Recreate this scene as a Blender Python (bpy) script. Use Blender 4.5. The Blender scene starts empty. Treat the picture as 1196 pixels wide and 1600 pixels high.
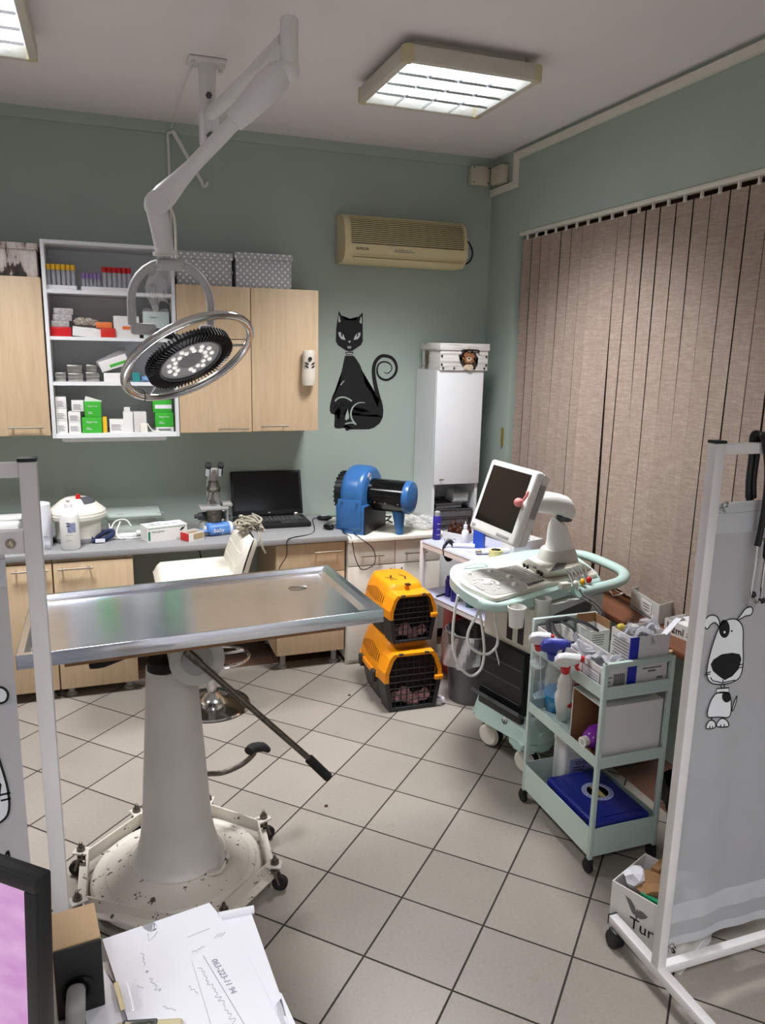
import bpy, bmesh, math, random
from mathutils import Vector, Matrix, Euler
SC = bpy.context.scene
COL = SC.collection
rnd = random.Random(7)
PI = math.pi
def V(*a): return Vector(a if len(a) > 1 else a[0])

# ------------------------------------------------------------------ camera
F, PITCH, ROLL, YAW, H = 1202.163, 0.2110, 0.02196, 0.34582, 1.90283
_cy, _sy = math.cos(YAW), math.sin(YAW)
FW = V(_sy*math.cos(PITCH), _cy*math.cos(PITCH), -math.sin(PITCH))
_r = V(_cy, -_sy, 0); _u = _r.cross(FW)
RT = _r*math.cos(ROLL)+_u*math.sin(ROLL); UP = -_r*math.sin(ROLL)+_u*math.cos(ROLL)
CAM = V(0, 0, H)
def ray(u, v): return FW*F+RT*(u-598)-UP*(v-800)
def PZ(u, v, z): d = ray(u, v); return CAM+d*((z-H)/d.z)
def PY(u, v, y): d = ray(u, v); return CAM+d*(y/d.y)
def PX(u, v, x): d = ray(u, v); return CAM+d*(x/d.x)
cd = bpy.data.cameras.new('camera'); co = bpy.data.objects.new('camera', cd); COL.objects.link(co)
cd.sensor_fit = 'VERTICAL'; cd.sensor_height = 32; cd.lens = F/1600*32; cd.clip_start = .02
M4 = Matrix((RT, UP, -FW)).transposed().to_4x4(); M4.translation = CAM
co.matrix_world = M4; SC.camera = co

# ------------------------------------------------------------------ materials
def lin(c):
    return tuple(((x/255)/12.92 if x/255 <= .04045 else ((x/255+.055)/1.055)**2.4) for x in c)+(1,)
MATS = {}
class NT:
    def __init__(s, name):
        s.m = bpy.data.materials.new(name); s.m.use_nodes = True; s.t = s.m.node_tree
        s.b = s.t.nodes['Principled BSDF']; s.out = s.t.nodes['Material Output']
    def n(s, typ, **kw):
        nd = s.t.nodes.new(typ)
        for k, v in kw.items():
            if k.startswith('i_'):
                k = k[2:]; k = int(k) if k.isdigit() else k.replace('_', ' ')
                s.put(nd.inputs[k], v)
            else: setattr(nd, k, v)
        return nd
    def put(s, inp, v):
        if isinstance(v, bpy.types.NodeSocket): s.t.links.new(v, inp)
        else: inp.default_value = v
    def math(s, op, a, b=None, c=None):
        nd = s.t.nodes.new('ShaderNodeMath'); nd.operation = op
        s.put(nd.inputs[0], a)
        if b is not None: s.put(nd.inputs[1], b)
        if c is not None: s.put(nd.inputs[2], c)
        return nd.outputs[0]
    def mix(s, f, a, b):
        nd = s.t.nodes.new('ShaderNodeMix'); nd.data_type = 'RGBA'
        s.put(nd.inputs[0], f); s.put(nd.inputs[6], a); s.put(nd.inputs[7], b)
        return nd.outputs[2]
    def coord(s, scale=(1, 1, 1), rot=(0, 0, 0), loc=(0, 0, 0), kind='Object'):
        tc = s.n('ShaderNodeTexCoord'); mp = s.n('ShaderNodeMapping')
        mp.inputs['Scale'].default_value = scale; mp.inputs['Rotation'].default_value = rot; mp.inputs['Location'].default_value = loc
        s.t.links.new(tc.outputs[kind], mp.inputs[0]); return mp.outputs[0]
    def noise(s, vec, scale=5, detail=3, rough=.5):
        nd = s.n('ShaderNodeTexNoise'); nd.inputs['Scale'].default_value = scale
        nd.inputs['Detail'].default_value = detail; nd.inputs['Roughness'].default_value = rough
        s.t.links.new(vec, nd.inputs['Vector']); return nd.outputs['Fac']
    def ramp(s, f, stops):
        nd = s.n('ShaderNodeValToRGB'); e = nd.color_ramp.elements
        e[0].position, e[0].color = stops[0]; e[1].position, e[1].color = stops[-1]
        for p, c in stops[1:-1]: x = e.new(p); x.color = c
        s.put(nd.inputs[0], f); return nd.outputs[0]
    def bump(s, h, strength=.2, dist=.002):
        nd = s.n('ShaderNodeBump'); nd.inputs['Strength'].default_value = strength; nd.inputs['Distance'].default_value = dist
        s.t.links.new(h, nd.inputs['Height']); s.t.links.new(nd.outputs[0], s.b.inputs['Normal'])
def mat(name, col, rough=.5, metal=0, var=.06, vscale=12, stretch=(1, 1, 1), bump=0, emit=0, spec=.5, trans=0, alpha=1, ior=1.45, coat=0):
    if name in MATS: return MATS[name]
    t = NT(name); c = lin(col)
    if var:
        f = t.noise(t.coord(stretch), vscale, 4)
        a = tuple(x*(1-var) for x in c[:3])+(1,); b = tuple(min(1, x*(1+var)) for x in c[:3])+(1,)
        t.put(t.b.inputs['Base Color'], t.ramp(f, [(.25, a), (.75, b)]))
        if bump: t.bump(f, bump)
    else: t.b.inputs['Base Color'].default_value = c
    t.b.inputs['Roughness'].default_value = rough; t.b.inputs['Metallic'].default_value = metal
    t.b.inputs['Specular IOR Level'].default_value = spec; t.b.inputs['IOR'].default_value = ior
    if trans: t.b.inputs['Transmission Weight'].default_value = trans
    if alpha < 1: t.b.inputs['Alpha'].default_value = alpha
    if coat: t.b.inputs['Coat Weight'].default_value = coat
    if emit:
        t.b.inputs['Emission Color'].default_value = c; t.b.inputs['Emission Strength'].default_value = emit
    MATS[name] = t.m; return t.m

def make_floor():
    t = NT('floor_tiles'); o = t.coord()
    sx = t.n('ShaderNodeSeparateXYZ'); t.t.links.new(o, sx.inputs[0]); x, y = sx.outputs[0], sx.outputs[1]
    th = -0.7841; c, s = math.cos(th), math.sin(th); x0, y0 = 1.581*.3, 8.756*.3
    dx = t.math('SUBTRACT', x, x0); dy = t.math('SUBTRACT', y, y0)
    u = t.math('DIVIDE', t.math('ADD', t.math('MULTIPLY', dx, c), t.math('MULTIPLY', dy, s)), .3)
    v = t.math('DIVIDE', t.math('SUBTRACT', t.math('MULTIPLY', dy, c), t.math('MULTIPLY', dx, s)), .3)
    def edge(q):
        r = t.math('ROUND', q); return t.math('ABSOLUTE', t.math('SUBTRACT', q, r))
    d = t.math('MINIMUM', edge(u), edge(v))
    gr = t.math('LESS_THAN', d, .0115)
    cell = t.n('ShaderNodeCombineXYZ'); t.put(cell.inputs[0], t.math('FLOOR', u)); t.put(cell.inputs[1], t.math('FLOOR', v))
    wn = t.n('ShaderNodeTexWhiteNoise'); t.t.links.new(cell.outputs[0], wn.inputs[0])
    n1 = t.noise(o, 90, 5, .7); n2 = t.noise(o, 2.2, 4)
    f = t.math('ADD', t.math('MULTIPLY', n1, .5), t.math('ADD', t.math('MULTIPLY', n2, .35), t.math('MULTIPLY', wn.outputs[0], .18)))
    tile = t.ramp(f, [(.3, lin((132, 126, 117))), (.72, lin((160, 153, 143)))])
    n3 = t.noise(o, 5.5, 6, .65)
    dirt = t.math('MULTIPLY', t.math('GREATER_THAN', n3, .665), .25)
    tile = t.mix(dirt, tile, lin((128, 112, 92)))
    # brown border tiles along the walls
    bx = t.math('GREATER_THAN', x, 2.15); by = t.math('GREATER_THAN', y, 4.36)
    bd = t.math('MAXIMUM', bx, by)
    bu = t.math('DIVIDE', x, .3); bv = t.math('DIVIDE', y, .3)
    bg = t.math('LESS_THAN', t.math('MINIMUM', edge(bu), edge(bv)), .009)
    brown = t.ramp(n2, [(.3, lin((80, 56, 46))), (.7, lin((104, 76, 62)))])
    base = t.mix(bd, tile, brown)
    g = t.math('ADD', t.math('MULTIPLY', bd, bg), t.math('MULTIPLY', t.math('SUBTRACT', 1.0, bd), gr))
    gcol = t.mix(n2, lin((30, 25, 21)), lin((54, 46, 40)))
    base = t.mix(g, base, gcol)
    t.put(t.b.inputs['Base Color'], base)
    t.put(t.b.inputs['Roughness'], t.math('ADD', .36, t.math('MULTIPLY', g, .5)))
    h = t.math('ADD', t.math('MULTIPLY', g, -1.0), t.math('MULTIPLY', n1, .05))
    t.bump(h, .5, .0015)
    return t.m
def make_wood(name, a, b, axis='z', rough=.45):
    t = NT(name); sc = {'z': (22, 22, 1.6), 'x': (1.6, 22, 22), 'y': (22, 1.6, 22)}[axis]
    o = t.coord(sc); f = t.noise(o, 2.2, 6, .65); f2 = t.noise(o, 9, 3, .6)
    g = t.math('ADD', t.math('MULTIPLY', f, .7), t.math('MULTIPLY', f2, .3))
    t.put(t.b.inputs['Base Color'], t.ramp(g, [(.3, lin(a)), (.7, lin(b))]))
    t.b.inputs['Roughness'].default_value = rough; t.bump(g, .08); MATS[name] = t.m; return t.m
def make_steel(name, col, rough=.28, stretch=(4, 60, 60), var=.1, metal=1.0):
    t = NT(name); f = t.noise(t.coord(stretch), 6, 4); c = lin(col)
    t.put(t.b.inputs['Base Color'], t.ramp(f, [(.3, tuple(x*(1-var) for x in c[:3])+(1,)), (.7, tuple(min(1, x*(1+var)) for x in c[:3])+(1,))]))
    t.b.inputs['Metallic'].default_value = metal
    t.put(t.b.inputs['Roughness'], t.math('ADD', rough-.05, t.math('MULTIPLY', f, .1)))
    t.bump(f, .03, .0005); MATS[name] = t.m; return t.m
def make_blind():
    t = NT('blind_fabric'); o = t.coord()
    sx = t.n('ShaderNodeSeparateXYZ'); t.t.links.new(o, sx.inputs[0])
    h = t.noise(t.coord((26, 26, 210)), 1, 3, .6); w = t.noise(t.coord((230, 230, 14)), 1, 3, .6); big = t.noise(t.coord((9, 9, 90)), 1, 4)
    f = t.math('ADD', t.math('MULTIPLY', h, .45), t.math('ADD', t.math('MULTIPLY', w, .3), t.math('MULTIPLY', big, .25)))
    t.put(t.b.inputs['Base Color'], t.ramp(f, [(.32, lin((196, 172, 154))), (.50, lin((217, 195, 178))), (.68, lin((242, 226, 212)))]))
    t.b.inputs['Roughness'].default_value = .85; t.b.inputs['Specular IOR Level'].default_value = .2
    t.bump(f, .15); return t.m
def make_dots():
    t = NT('polka_dot_card'); sx = t.n('ShaderNodeSeparateXYZ'); t.t.links.new(t.coord(), sx.inputs[0])
    a = t.math('ADD', sx.outputs[0], sx.outputs[1]); b = sx.outputs[2]; k = .036
    def dots(oa, ob):
        def c(q, o):
            q = t.math('ADD', t.math('DIVIDE', q, k), o); return t.math('MULTIPLY', t.math('SUBTRACT', q, t.math('ROUND', q)), k)
        p, q = c(a, oa), c(b, ob)
        return t.math('LESS_THAN', t.math('ADD', t.math('MULTIPLY', p, p), t.math('MULTIPLY', q, q)), .0064**2)
    f = t.math('MAXIMUM', dots(0, 0), dots(.5, .5))
    n = t.noise(t.coord(), 30)
    t.put(t.b.inputs['Base Color'], t.mix(f, t.mix(n, lin((158, 160, 162)), lin((170, 172, 174))), lin((224, 224, 222))))
    t.b.inputs['Roughness'].default_value = .6; return t.m
def make_photo():
    t = NT('monochrome_photo_print'); o = t.coord((5, 5, 3)); f = t.noise(o, 1.4, 5, .6)
    w = t.noise(t.coord((40, 40, 6), (0, .6, 0)), 1.5, 3)
    g = t.math('ADD', f, t.math('MULTIPLY', t.math('SUBTRACT', w, .5), .3))
    t.put(t.b.inputs['Base Color'], t.ramp(g, [(.40, lin((22, 19, 19))), (.52, lin((70, 58, 54))), (.56, lin((190, 176, 170))), (.7, lin((222, 214, 208)))]))
    t.b.inputs['Roughness'].default_value = .4; return t.m
def make_plank():
    t = NT('white_plank_print'); o = t.coord((4, 4, 55)); f = t.noise(o, 1, 4, .6)
    t.put(t.b.inputs['Base Color'], t.ramp(f, [(.3, lin((150, 146, 140))), (.42, lin((222, 219, 214))), (.8, lin((236, 234, 230)))]))
    t.b.inputs['Roughness'].default_value = .5; return t.m
def make_clear(name, tint=(235, 240, 240), op=.22, rough=.12):
    t = NT(name); tr = t.n('ShaderNodeBsdfTransparent'); mx = t.n('ShaderNodeMixShader')
    t.b.inputs['Base Color'].default_value = lin(tint); t.b.inputs['Roughness'].default_value = rough
    f = t.noise(t.coord(), 14, 4); t.put(mx.inputs[0], t.math('ADD', op-.06, t.math('MULTIPLY', f, .12)))
    t.t.links.new(tr.outputs[0], mx.inputs[1]); t.t.links.new(t.b.outputs[0], mx.inputs[2]); t.t.links.new(mx.outputs[0], t.out.inputs[0])
    MATS[name] = t.m; return t.m
def make_worn(name, col, chip=(60, 50, 42), amt=.70, rough=.35, scale=26):
    t = NT(name); o = t.coord(); f = t.noise(o, scale, 5, .6); g = t.noise(o, 5, 4)
    c = lin(col); base = t.ramp(g, [(.3, tuple(x*.88 for x in c[:3])+(1,)), (.7, c)])
    t.put(t.b.inputs['Base Color'], t.mix(t.math('GREATER_THAN', f, amt), base, lin(chip)))
    t.b.inputs['Roughness'].default_value = rough; MATS[name] = t.m; return t.m

# ------------------------------------------------------------------ geometry builder
class G:
    def __init__(s): s.bm = bmesh.new(); s.i = 0
    def _add(s, tmp, M=None):
        if M is not None: bmesh.ops.transform(tmp, matrix=M, verts=tmp.verts)
        bmesh.ops.recalc_face_normals(tmp, faces=tmp.faces)
        for f in tmp.faces: f.material_index = s.i
        me = bpy.data.meshes.new('t'); tmp.to_mesh(me); tmp.free(); s.bm.from_mesh(me); bpy.data.meshes.remove(me)
        return s
    def box(s, x0, x1, y0, y1, z0, z1, bev=0, M=None, seg=2):
        t = bmesh.new(); bmesh.ops.create_cube(t, size=1)
        for v in t.verts: v.co = V(x0+(v.co.x+.5)*(x1-x0), y0+(v.co.y+.5)*(y1-y0), z0+(v.co.z+.5)*(z1-z0))
        if bev: bmesh.ops.bevel(t, geom=t.edges[:], offset=bev, segments=seg, affect='EDGES', profile=.5)
        return s._add(t, M)
    def prism(s, poly, z0, z1, M=None, bev=0, seg=2, top=None):
        t = bmesh.new(); n = len(poly)
        a = [t.verts.new((p[0], p[1], z0)) for p in poly]; b = [t.verts.new((p[0], p[1], z1)) for p in (top or poly)]
        for k in range(n): t.faces.new((a[k], a[(k+1) % n], b[(k+1) % n], b[k]))
        fa = t.faces.new(a[::-1]); fb = t.faces.new(b)
        if bev:
            es = [e for e in fb.edges]+[e for e in fa.edges]
            bmesh.ops.bevel(t, geom=es, offset=bev, segments=seg, affect='EDGES', profile=.5)
        bmesh.ops.triangulate(t, faces=[f for f in t.faces if len(f.verts) > 4], ngon_method='EAR_CLIP')
        return s._add(t, M)
    def lathe(s, prof, M=None, n=24, ang=2*PI):
        t = bmesh.new(); full = abs(ang-2*PI) < 1e-6; m = n if full else n+1; rings = []
        for r, z in prof:
            if r < 1e-6: rings.append([t.verts.new((0, 0, z))])
            else: rings.append([t.verts.new((r*math.cos(ang*k/n), r*math.sin(ang*k/n), z)) for k in range(m)])
        for a, b in zip(rings, rings[1:]):
            for k in range(n):
                k2 = (k+1) % m
                if len(a) == 1 and len(b) == 1: continue
                if len(a) == 1: t.faces.new((a[0], b[k], b[k2]))
                elif len(b) == 1: t.faces.new((a[k], a[k2], b[0]))
                else: t.faces.new((a[k], a[k2], b[k2], b[k]))
        if full:
            if len(rings[0]) > 1: t.faces.new(rings[0][::-1])
            if len(rings[-1]) > 1: t.faces.new(rings[-1])
        return s._add(t, M)
    def cyl(s, p0, p1, r0, r1=None, n=16, bev=0):
        p0, p1 = V(p0), V(p1); L = (p1-p0).length; r1 = r0 if r1 is None else r1
        M = (p1-p0).to_track_quat('Z', 'Y').to_matrix().to_4x4(); M.translation = p0
        pr = [(r0, 0), (r1, L)] if not bev else [(r0-bev, 0), (r0, bev), (r1, L-bev), (r1-bev, L)]
        return s.lathe(pr, M, n)
    def tube(s, pts, r, n=8, closed=False, sm=0, flat=1):
        pts = [V(p) for p in pts]; R = list(r) if isinstance(r, (list, tuple)) else [r]*len(pts)
        if sm:
            q, rr, N = [], [], len(pts)
            for k in range(N if closed else N-1):
                g = lambda i: pts[i % N] if closed else pts[max(0, min(N-1, i))]
                p0, p1, p2, p3 = g(k-1), g(k), g(k+1), g(k+2)
                for j in range(sm):
                    t = j/sm
                    q.append(.5*((2*p1)+(p2-p0)*t+(2*p0-5*p1+4*p2-p3)*t*t+(3*p1-p0-3*p2+p3)*t**3)); rr.append(R[k]*(1-t)+R[(k+1) % N]*t)
            if not closed: q.append(pts[-1]); rr.append(R[-1])
            pts, R = q, rr
        t = bmesh.new(); N = len(pts); rings = []; up = None
        for k in range(N):
            if closed: d = pts[(k+1) % N]-pts[k-1]
            else: d = pts[min(N-1, k+1)]-pts[max(0, k-1)]
            if d.length < 1e-9: d = V(0, 0, 1)
            d.normalize()
            if up is None:
                up = V(0, 0, 1) if abs(d.z) < .9 else V(1, 0, 0)
            a = up-d*up.dot(d)
            if a.length < 1e-6: a = d.orthogonal()
            a.normalize(); up = a; b = d.cross(a)
            rings.append([t.verts.new(pts[k]+(a*math.cos(2*PI*j/n)*flat+b*math.sin(2*PI*j/n))*R[k]) for j in range(n)])
        for k in range(N if closed else N-1):
            A, B = rings[k], rings[(k+1) % N]
            for j in range(n): t.faces.new((A[j], A[(j+1) % n], B[(j+1) % n], B[j]))
        if not closed: t.faces.new(rings[0][::-1]); t.faces.new(rings[-1])
        return s._add(t)
    def sph(s, c, r, sc=(1, 1, 1), n=16, M=None):
        t = bmesh.new(); bmesh.ops.create_uvsphere(t, u_segments=n, v_segments=max(6, n//2), radius=r)
        for v in t.verts: v.co = V(v.co.x*sc[0], v.co.y*sc[1], v.co.z*sc[2])+V(c)
        return s._add(t, M)
    def crumple(s, c, size, seed=1, sub=3, amp=.35, zmin=None):
        rr = random.Random(seed); t = bmesh.new(); bmesh.ops.create_icosphere(t, subdivisions=sub, radius=1)
        for v in t.verts:
            k = 1+rr.uniform(-amp, amp); v.co = V(v.co.x*size[0]*k, v.co.y*size[1]*k, v.co.z*size[2]*k)+V(c)
            if zmin is not None: v.co.z = max(zmin, v.co.z)
        return s._add(t)
    def grid(s, fn, nu, nv, thick=0):
        t = bmesh.new(); vs = [[t.verts.new(fn(i/nu, j/nv)) for j in range(nv+1)] for i in range(nu+1)]
        for i in range(nu):
            for j in range(nv): t.faces.new((vs[i][j], vs[i+1][j], vs[i+1][j+1], vs[i][j+1]))
        if thick: bmesh.ops.solidify(t, geom=t.faces[:], thickness=thick)
        return s._add(t)
    def loft(s, secs):
        t = bmesh.new(); R = [[t.verts.new(p) for p in q] for q in secs]; n = len(secs[0])
        for a, b in zip(R, R[1:]):
            for k in range(n): t.faces.new((a[k], a[(k+1) % n], b[(k+1) % n], b[k]))
        t.faces.new(R[0][::-1]); t.faces.new(R[-1]); return s._add(t)
    def ribbon(s, pts, w, nrm, th=.0008, closed=False):
        pts = [V(p) for p in pts]; nrm = V(nrm).normalized(); N = len(pts); W = list(w) if isinstance(w, (list, tuple)) else [w]*N
        t = bmesh.new(); L = []
        for k in range(N):
            d = (pts[(k+1) % N]-pts[k-1]) if closed else (pts[min(N-1, k+1)]-pts[max(0, k-1)])
            sd = d.cross(nrm)
            if sd.length < 1e-9: sd = nrm.orthogonal()
            sd.normalize(); h = W[k]/2
            L.append([t.verts.new(pts[k]+sd*a*h+nrm*b*th) for a, b in ((-1, 0), (1, 0), (1, 1), (-1, 1))])
        for k in range(N if closed else N-1):
            A, B = L[k], L[(k+1) % N]
            for j in range(4): t.faces.new((A[j], A[(j+1) % 4], B[(j+1) % 4], B[j]))
        if not closed: t.faces.new(L[0][::-1]); t.faces.new(L[-1])
        return s._add(t)
    def poly(s, pts, nrm, th=.0008):
        pts = [V(p) for p in pts]; nrm = V(nrm).normalized(); t = bmesh.new(); n = len(pts)
        a = [t.verts.new(p) for p in pts]; b = [t.verts.new(p+nrm*th) for p in pts]
        for k in range(n): t.faces.new((a[k], a[(k+1) % n], b[(k+1) % n], b[k]))
        t.faces.new(a[::-1]); t.faces.new(b)
        bmesh.ops.triangulate(t, faces=[f for f in t.faces if len(f.verts) > 4], ngon_method='EAR_CLIP')
        return s._add(t)
def crv(pts, k=6, closed=False):
    pts = [V(*p) if len(p) == 3 else V(p[0], p[1], 0) for p in pts]; q = []; N = len(pts)
    for i in range(N if closed else N-1):
        g = lambda j: pts[j % N] if closed else pts[max(0, min(N-1, j))]
        p0, p1, p2, p3 = g(i-1), g(i), g(i+1), g(i+2)
        for j in range(k):
            t = j/k; q.append(.5*((2*p1)+(p2-p0)*t+(2*p0-5*p1+4*p2-p3)*t*t+(3*p1-p0-3*p2+p3)*t**3))
    if not closed: q.append(pts[-1])
    return q

# ------------------------------------------------------------------ objects
def tag(o, label=None, cat=None, group=None, kind=None):
    for k, v in (('label', label), ('category', cat), ('group', group), ('kind', kind)):
        if v: o[k] = v
    return o
def T(name, label, cat, loc, rz=0, group=None):
    o = bpy.data.objects.new(name, None); COL.objects.link(o); o.empty_display_size = .05
    o.location = loc; o.rotation_euler = (0, 0, rz)
    return tag(o, label, cat, group)
def rootmat(o):
    while o.parent: o = o.parent
    return Matrix.Translation(o.location) @ o.rotation_euler.to_matrix().to_4x4()
def mesh(name, g, m, ang=35, flat=False):
    bmesh.ops.recalc_face_normals(g.bm, faces=g.bm.faces) if False else None
    me = bpy.data.meshes.new(name); g.bm.to_mesh(me); g.bm.free()
    for x in (m if isinstance(m, (list, tuple)) else [m]): me.materials.append(x)
    if not flat:
        me.shade_smooth(); me.set_sharp_from_angle(angle=math.radians(ang))
    return me
def Pt(parent, name, g, m, label=None, local=False, ang=35, flat=False, kind=None):
    """a part: geometry given in world coordinates (or local to the thing)"""
    me = mesh(name, g, m, ang, flat)
    if not local: me.transform(rootmat(parent).inverted())
    o = bpy.data.objects.new(name, me); COL.objects.link(o); o.parent = parent
    if label: o['label'] = label
    if kind: o['kind'] = kind
    return o
def So(name, label, cat, g, m, group=None, kind=None, ang=35, flat=False):
    """a thing of one mesh: origin moved to the middle of its base"""
    me = mesh(name, g, m, ang, flat)
    xs = [v.co for v in me.vertices]
    lo = V(min(c.x for c in xs), min(c.y for c in xs), min(c.z for c in xs)); hi = V(max(c.x for c in xs), max(c.y for c in xs), 0)
    loc = V((lo.x+hi.x)/2, (lo.y+hi.y)/2, lo.z); me.transform(Matrix.Translation(-loc))
    o = bpy.data.objects.new(name, me); COL.objects.link(o); o.location = loc
    return tag(o, label, cat, group, kind)
def struct(name, g, m, parent=None):
    me = mesh(name, g, m); o = bpy.data.objects.new(name, me); COL.objects.link(o)
    if parent: o.parent = parent
    else: o['kind'] = 'structure'
    return o
def dup(root, loc, rz=None, label=None, group=None):
    r = root.copy(); COL.objects.link(r); r.location = loc
    if rz is not None: r.rotation_euler = (0, 0, rz)
    if label: r['label'] = label
    if group: r['group'] = group
    for ch in list(root.children):
        c = ch.copy(); COL.objects.link(c); c.parent = r
        for gg in ch.children:
            d = gg.copy(); COL.objects.link(d); d.parent = c
    return r
def text(parent, body, org, right, up, size, m, name='lettering', ext=.0004, align='LEFT', shear=0):
    """raised lettering whose baseline starts at org"""
    cu = bpy.data.curves.new(name, 'FONT'); cu.body = body; cu.size = size; cu.extrude = ext; cu.align_x = align; cu.shear = shear
    cu.resolution_u = 3
    ob = bpy.data.objects.new(name, cu); COL.objects.link(ob)
    bpy.context.view_layer.update()
    me = bpy.data.meshes.new_from_object(ob.evaluated_get(bpy.context.evaluated_depsgraph_get()))
    bpy.data.objects.remove(ob); bpy.data.curves.remove(cu)
    r = V(right).normalized(); u = V(up); u = (u-r*u.dot(r)).normalized(); n = r.cross(u)
    M = Matrix((r, u, n)).transposed().to_4x4(); M.translation = V(org)+n*ext
    me.transform(M)
    me.transform(rootmat(parent).inverted())
    me.materials.clear(); me.materials.append(m)
    o = bpy.data.objects.new(name, me); COL.objects.link(o); o.parent = parent
    return o
def fit(A, B, Cc, z0, height):
    """matrix of a slanted-footprint box standing on z0: unit x = B->A, unit y = B->C, unit z = up (all scaled)"""
    A, B, Cc = [V(p) for p in (A, B, Cc)]
    e1 = A-B; e2 = Cc-B; e1.z = e2.z = 0
    M = Matrix((e1, e2, V(0, 0, height))).transposed().to_4x4(); M.translation = V(B.x, B.y, z0)
    return M, e1.length, e2.length
def rect(A, B, depth):
    """third corner of a rectangle whose front edge runs A->B, going away from the camera"""
    A, B = V(A), V(B); d = (A-B); d.z = 0; n = V(-d.y, d.x, 0).normalized()
    if n.dot(FW) < 0: n = -n
    return B+n*depth
def openbox(g, M, L1, L2, hh, t=.003, inner=None):
    """five-sided box in the frame of fit()"""
    a, b = t/L1, t/L2; k = t/hh
    g.box(0, 1, 0, 1, 0, k, M=M)
    g.box(0, 1, 0, b, k, 1, M=M); g.box(0, 1, 1-b, 1, k, 1, M=M)
    g.box(0, a, b, 1-b, k, 1, M=M); g.box(1-a, 1, b, 1-b, k, 1, M=M)
    return g

WALL = mat('green_wall_paint', (164, 177, 167), .75, var=.03, vscale=3, bump=.02)
CEIL = mat('ceiling_paint', (228, 222, 222), .85, var=.02, vscale=4)
FLOOR = make_floor(); WOOD = make_wood('light_ash_laminate', (188, 163, 129), (212, 187, 154))
WOODX = make_wood('brown_sill_wood', (92, 54, 34), (120, 74, 48), 'y')
WHITE = mat('white_laminate', (226, 228, 230), .4, var=.02)
CREAM = mat('cream_laminate', (222, 218, 206), .45, var=.02)
PAINTW = make_worn('worn_white_enamel', (228, 226, 226), (88, 76, 66), .73, .35, 60)
BASEW = make_worn('chipped_dirty_enamel', (205, 199, 188), (70, 60, 52), .63, .45, 30)
STEEL = make_steel('brushed_stainless', (212, 217, 228), .19)
CHROME = make_steel('chrome', (205, 205, 205), .12, (8, 8, 8), .05)
NICKEL = make_steel('satin_nickel', (186, 178, 164), .3, (30, 30, 4))
DARKST = make_steel('tarnished_steel', (110, 105, 98), .42, (10, 10, 10), .3)
BLACK = mat('black_plastic', (20, 20, 22), .45, var=.1)
BLACKG = mat('black_gloss_plastic', (9, 9, 11), .12, var=.05)
RUBBER = mat('black_rubber', (26, 25, 25), .8, var=.15)
GREYP = mat('grey_plastic', (150, 150, 148), .5, var=.04)
DGREY = mat('dark_grey_plastic', (78, 80, 84), .5, var=.06)
LAMINATE = mat('grey_worktop_laminate', (142, 142, 142), .38, var=.06, vscale=60)
PAPER = mat('white_paper', (224, 224, 230), .8, var=.015, vscale=8)
CARDW = mat('white_carton_board', (222, 220, 216), .7, var=.03, vscale=10)
CARDB = mat('brown_cardboard', (150, 114, 76), .85, var=.08, vscale=30, stretch=(1, 1, 12))
IVORY = mat('aged_ivory_plastic', (214, 201, 158), .45, var=.03)
SLATE = mat('painted_gap_shade', (60, 54, 42), .7, var=.1)
BLUE = mat('blue_enamel', (50, 100, 156), .3, var=.05)
NAVY = mat('navy_blue_plastic', (22, 34, 120), .4, var=.06)
RED = mat('red_plastic', (196, 24, 30), .35, var=.05)
YELLOW = mat('yellow_plastic', (226, 178, 40), .4, var=.05)
PURPLE = mat('purple_plastic', (104, 58, 130), .4, var=.06)
ORANGE = mat('orange_plastic', (242, 150, 16), .4, var=.05)
GREENC = mat('green_carton', (58, 170, 48), .5, var=.04)
TEAL = mat('teal_plastic', (40, 130, 130), .45, var=.05)
MINT = mat('mint_green_enamel', (190, 207, 200), .4, var=.03)
MINTC = mat('mint_console_plastic', (180, 206, 198), .4, var=.03)
WPLA = mat('white_plastic', (230, 230, 226), .35, var=.02)
OFFW = mat('off_white_plastic', (222, 218, 206), .4, var=.03)
LEATHER = mat('cream_leather', (212, 208, 194), .5, var=.04, vscale=30, bump=.1)
CLEAR = make_clear('clear_plastic'); FILM = make_clear('clear_film', (240, 240, 240), .3, .18); GLASSY = make_clear('clear_glass_panel', (200, 212, 206), .72, .12)
BINB = make_clear('smoky_bin_plastic', (104, 104, 106), .80, .3); BAGW = make_clear('milky_bin_bag', (210, 210, 212), .52, .3)
INK = mat('black_print_ink', (16, 17, 20), .55, var=.05)
GINK = mat('grey_print_ink', (120, 120, 124), .6, var=.05)
BROWNG = mat('brown_bottle_plastic', (66, 30, 18), .2, var=.1)
KRAFT = mat('raw_mdf_board', (196, 166, 128), .7, var=.05, vscale=60)
# ================================================================== the room
XW, YW, ZC = 2.44, 4.80, 3.10
struct('floor', G().box(-2.1, 2.66, -1.7, 4.9, -.06, 0), FLOOR)
struct('ceiling', G().box(-2.1, 2.66, -1.7, 4.9, ZC, ZC+.06), CEIL)
struct('wall_back', G().box(-2.1, 2.66, YW, YW+.1, 0, ZC), WALL)
g = G(); g.box(XW, XW+.22, -1.7, YW, 2.615, ZC); g.box(XW, XW+.22, -1.7, YW, 0, .63)
g.box(XW, XW+.22, 4.435, YW, .63, 2.615); g.box(XW, XW+.22, -1.7, .55, .63, 2.615)
struct('wall_right', g, WALL)
RW = mat('bounce_wall_white', (218, 215, 216), .8, var=.02, vscale=3)  # unseen walls, coloured white so their bounce light stays neutral
struct('wall_left', G().box(-2.2, -2.1, -1.7, 4.9, 0, ZC), RW)
struct('wall_rear', G().box(-2.1, 2.66, -1.8, -1.7, 0, ZC), RW)  # out of view, added behind the camera for bounced light
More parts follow.
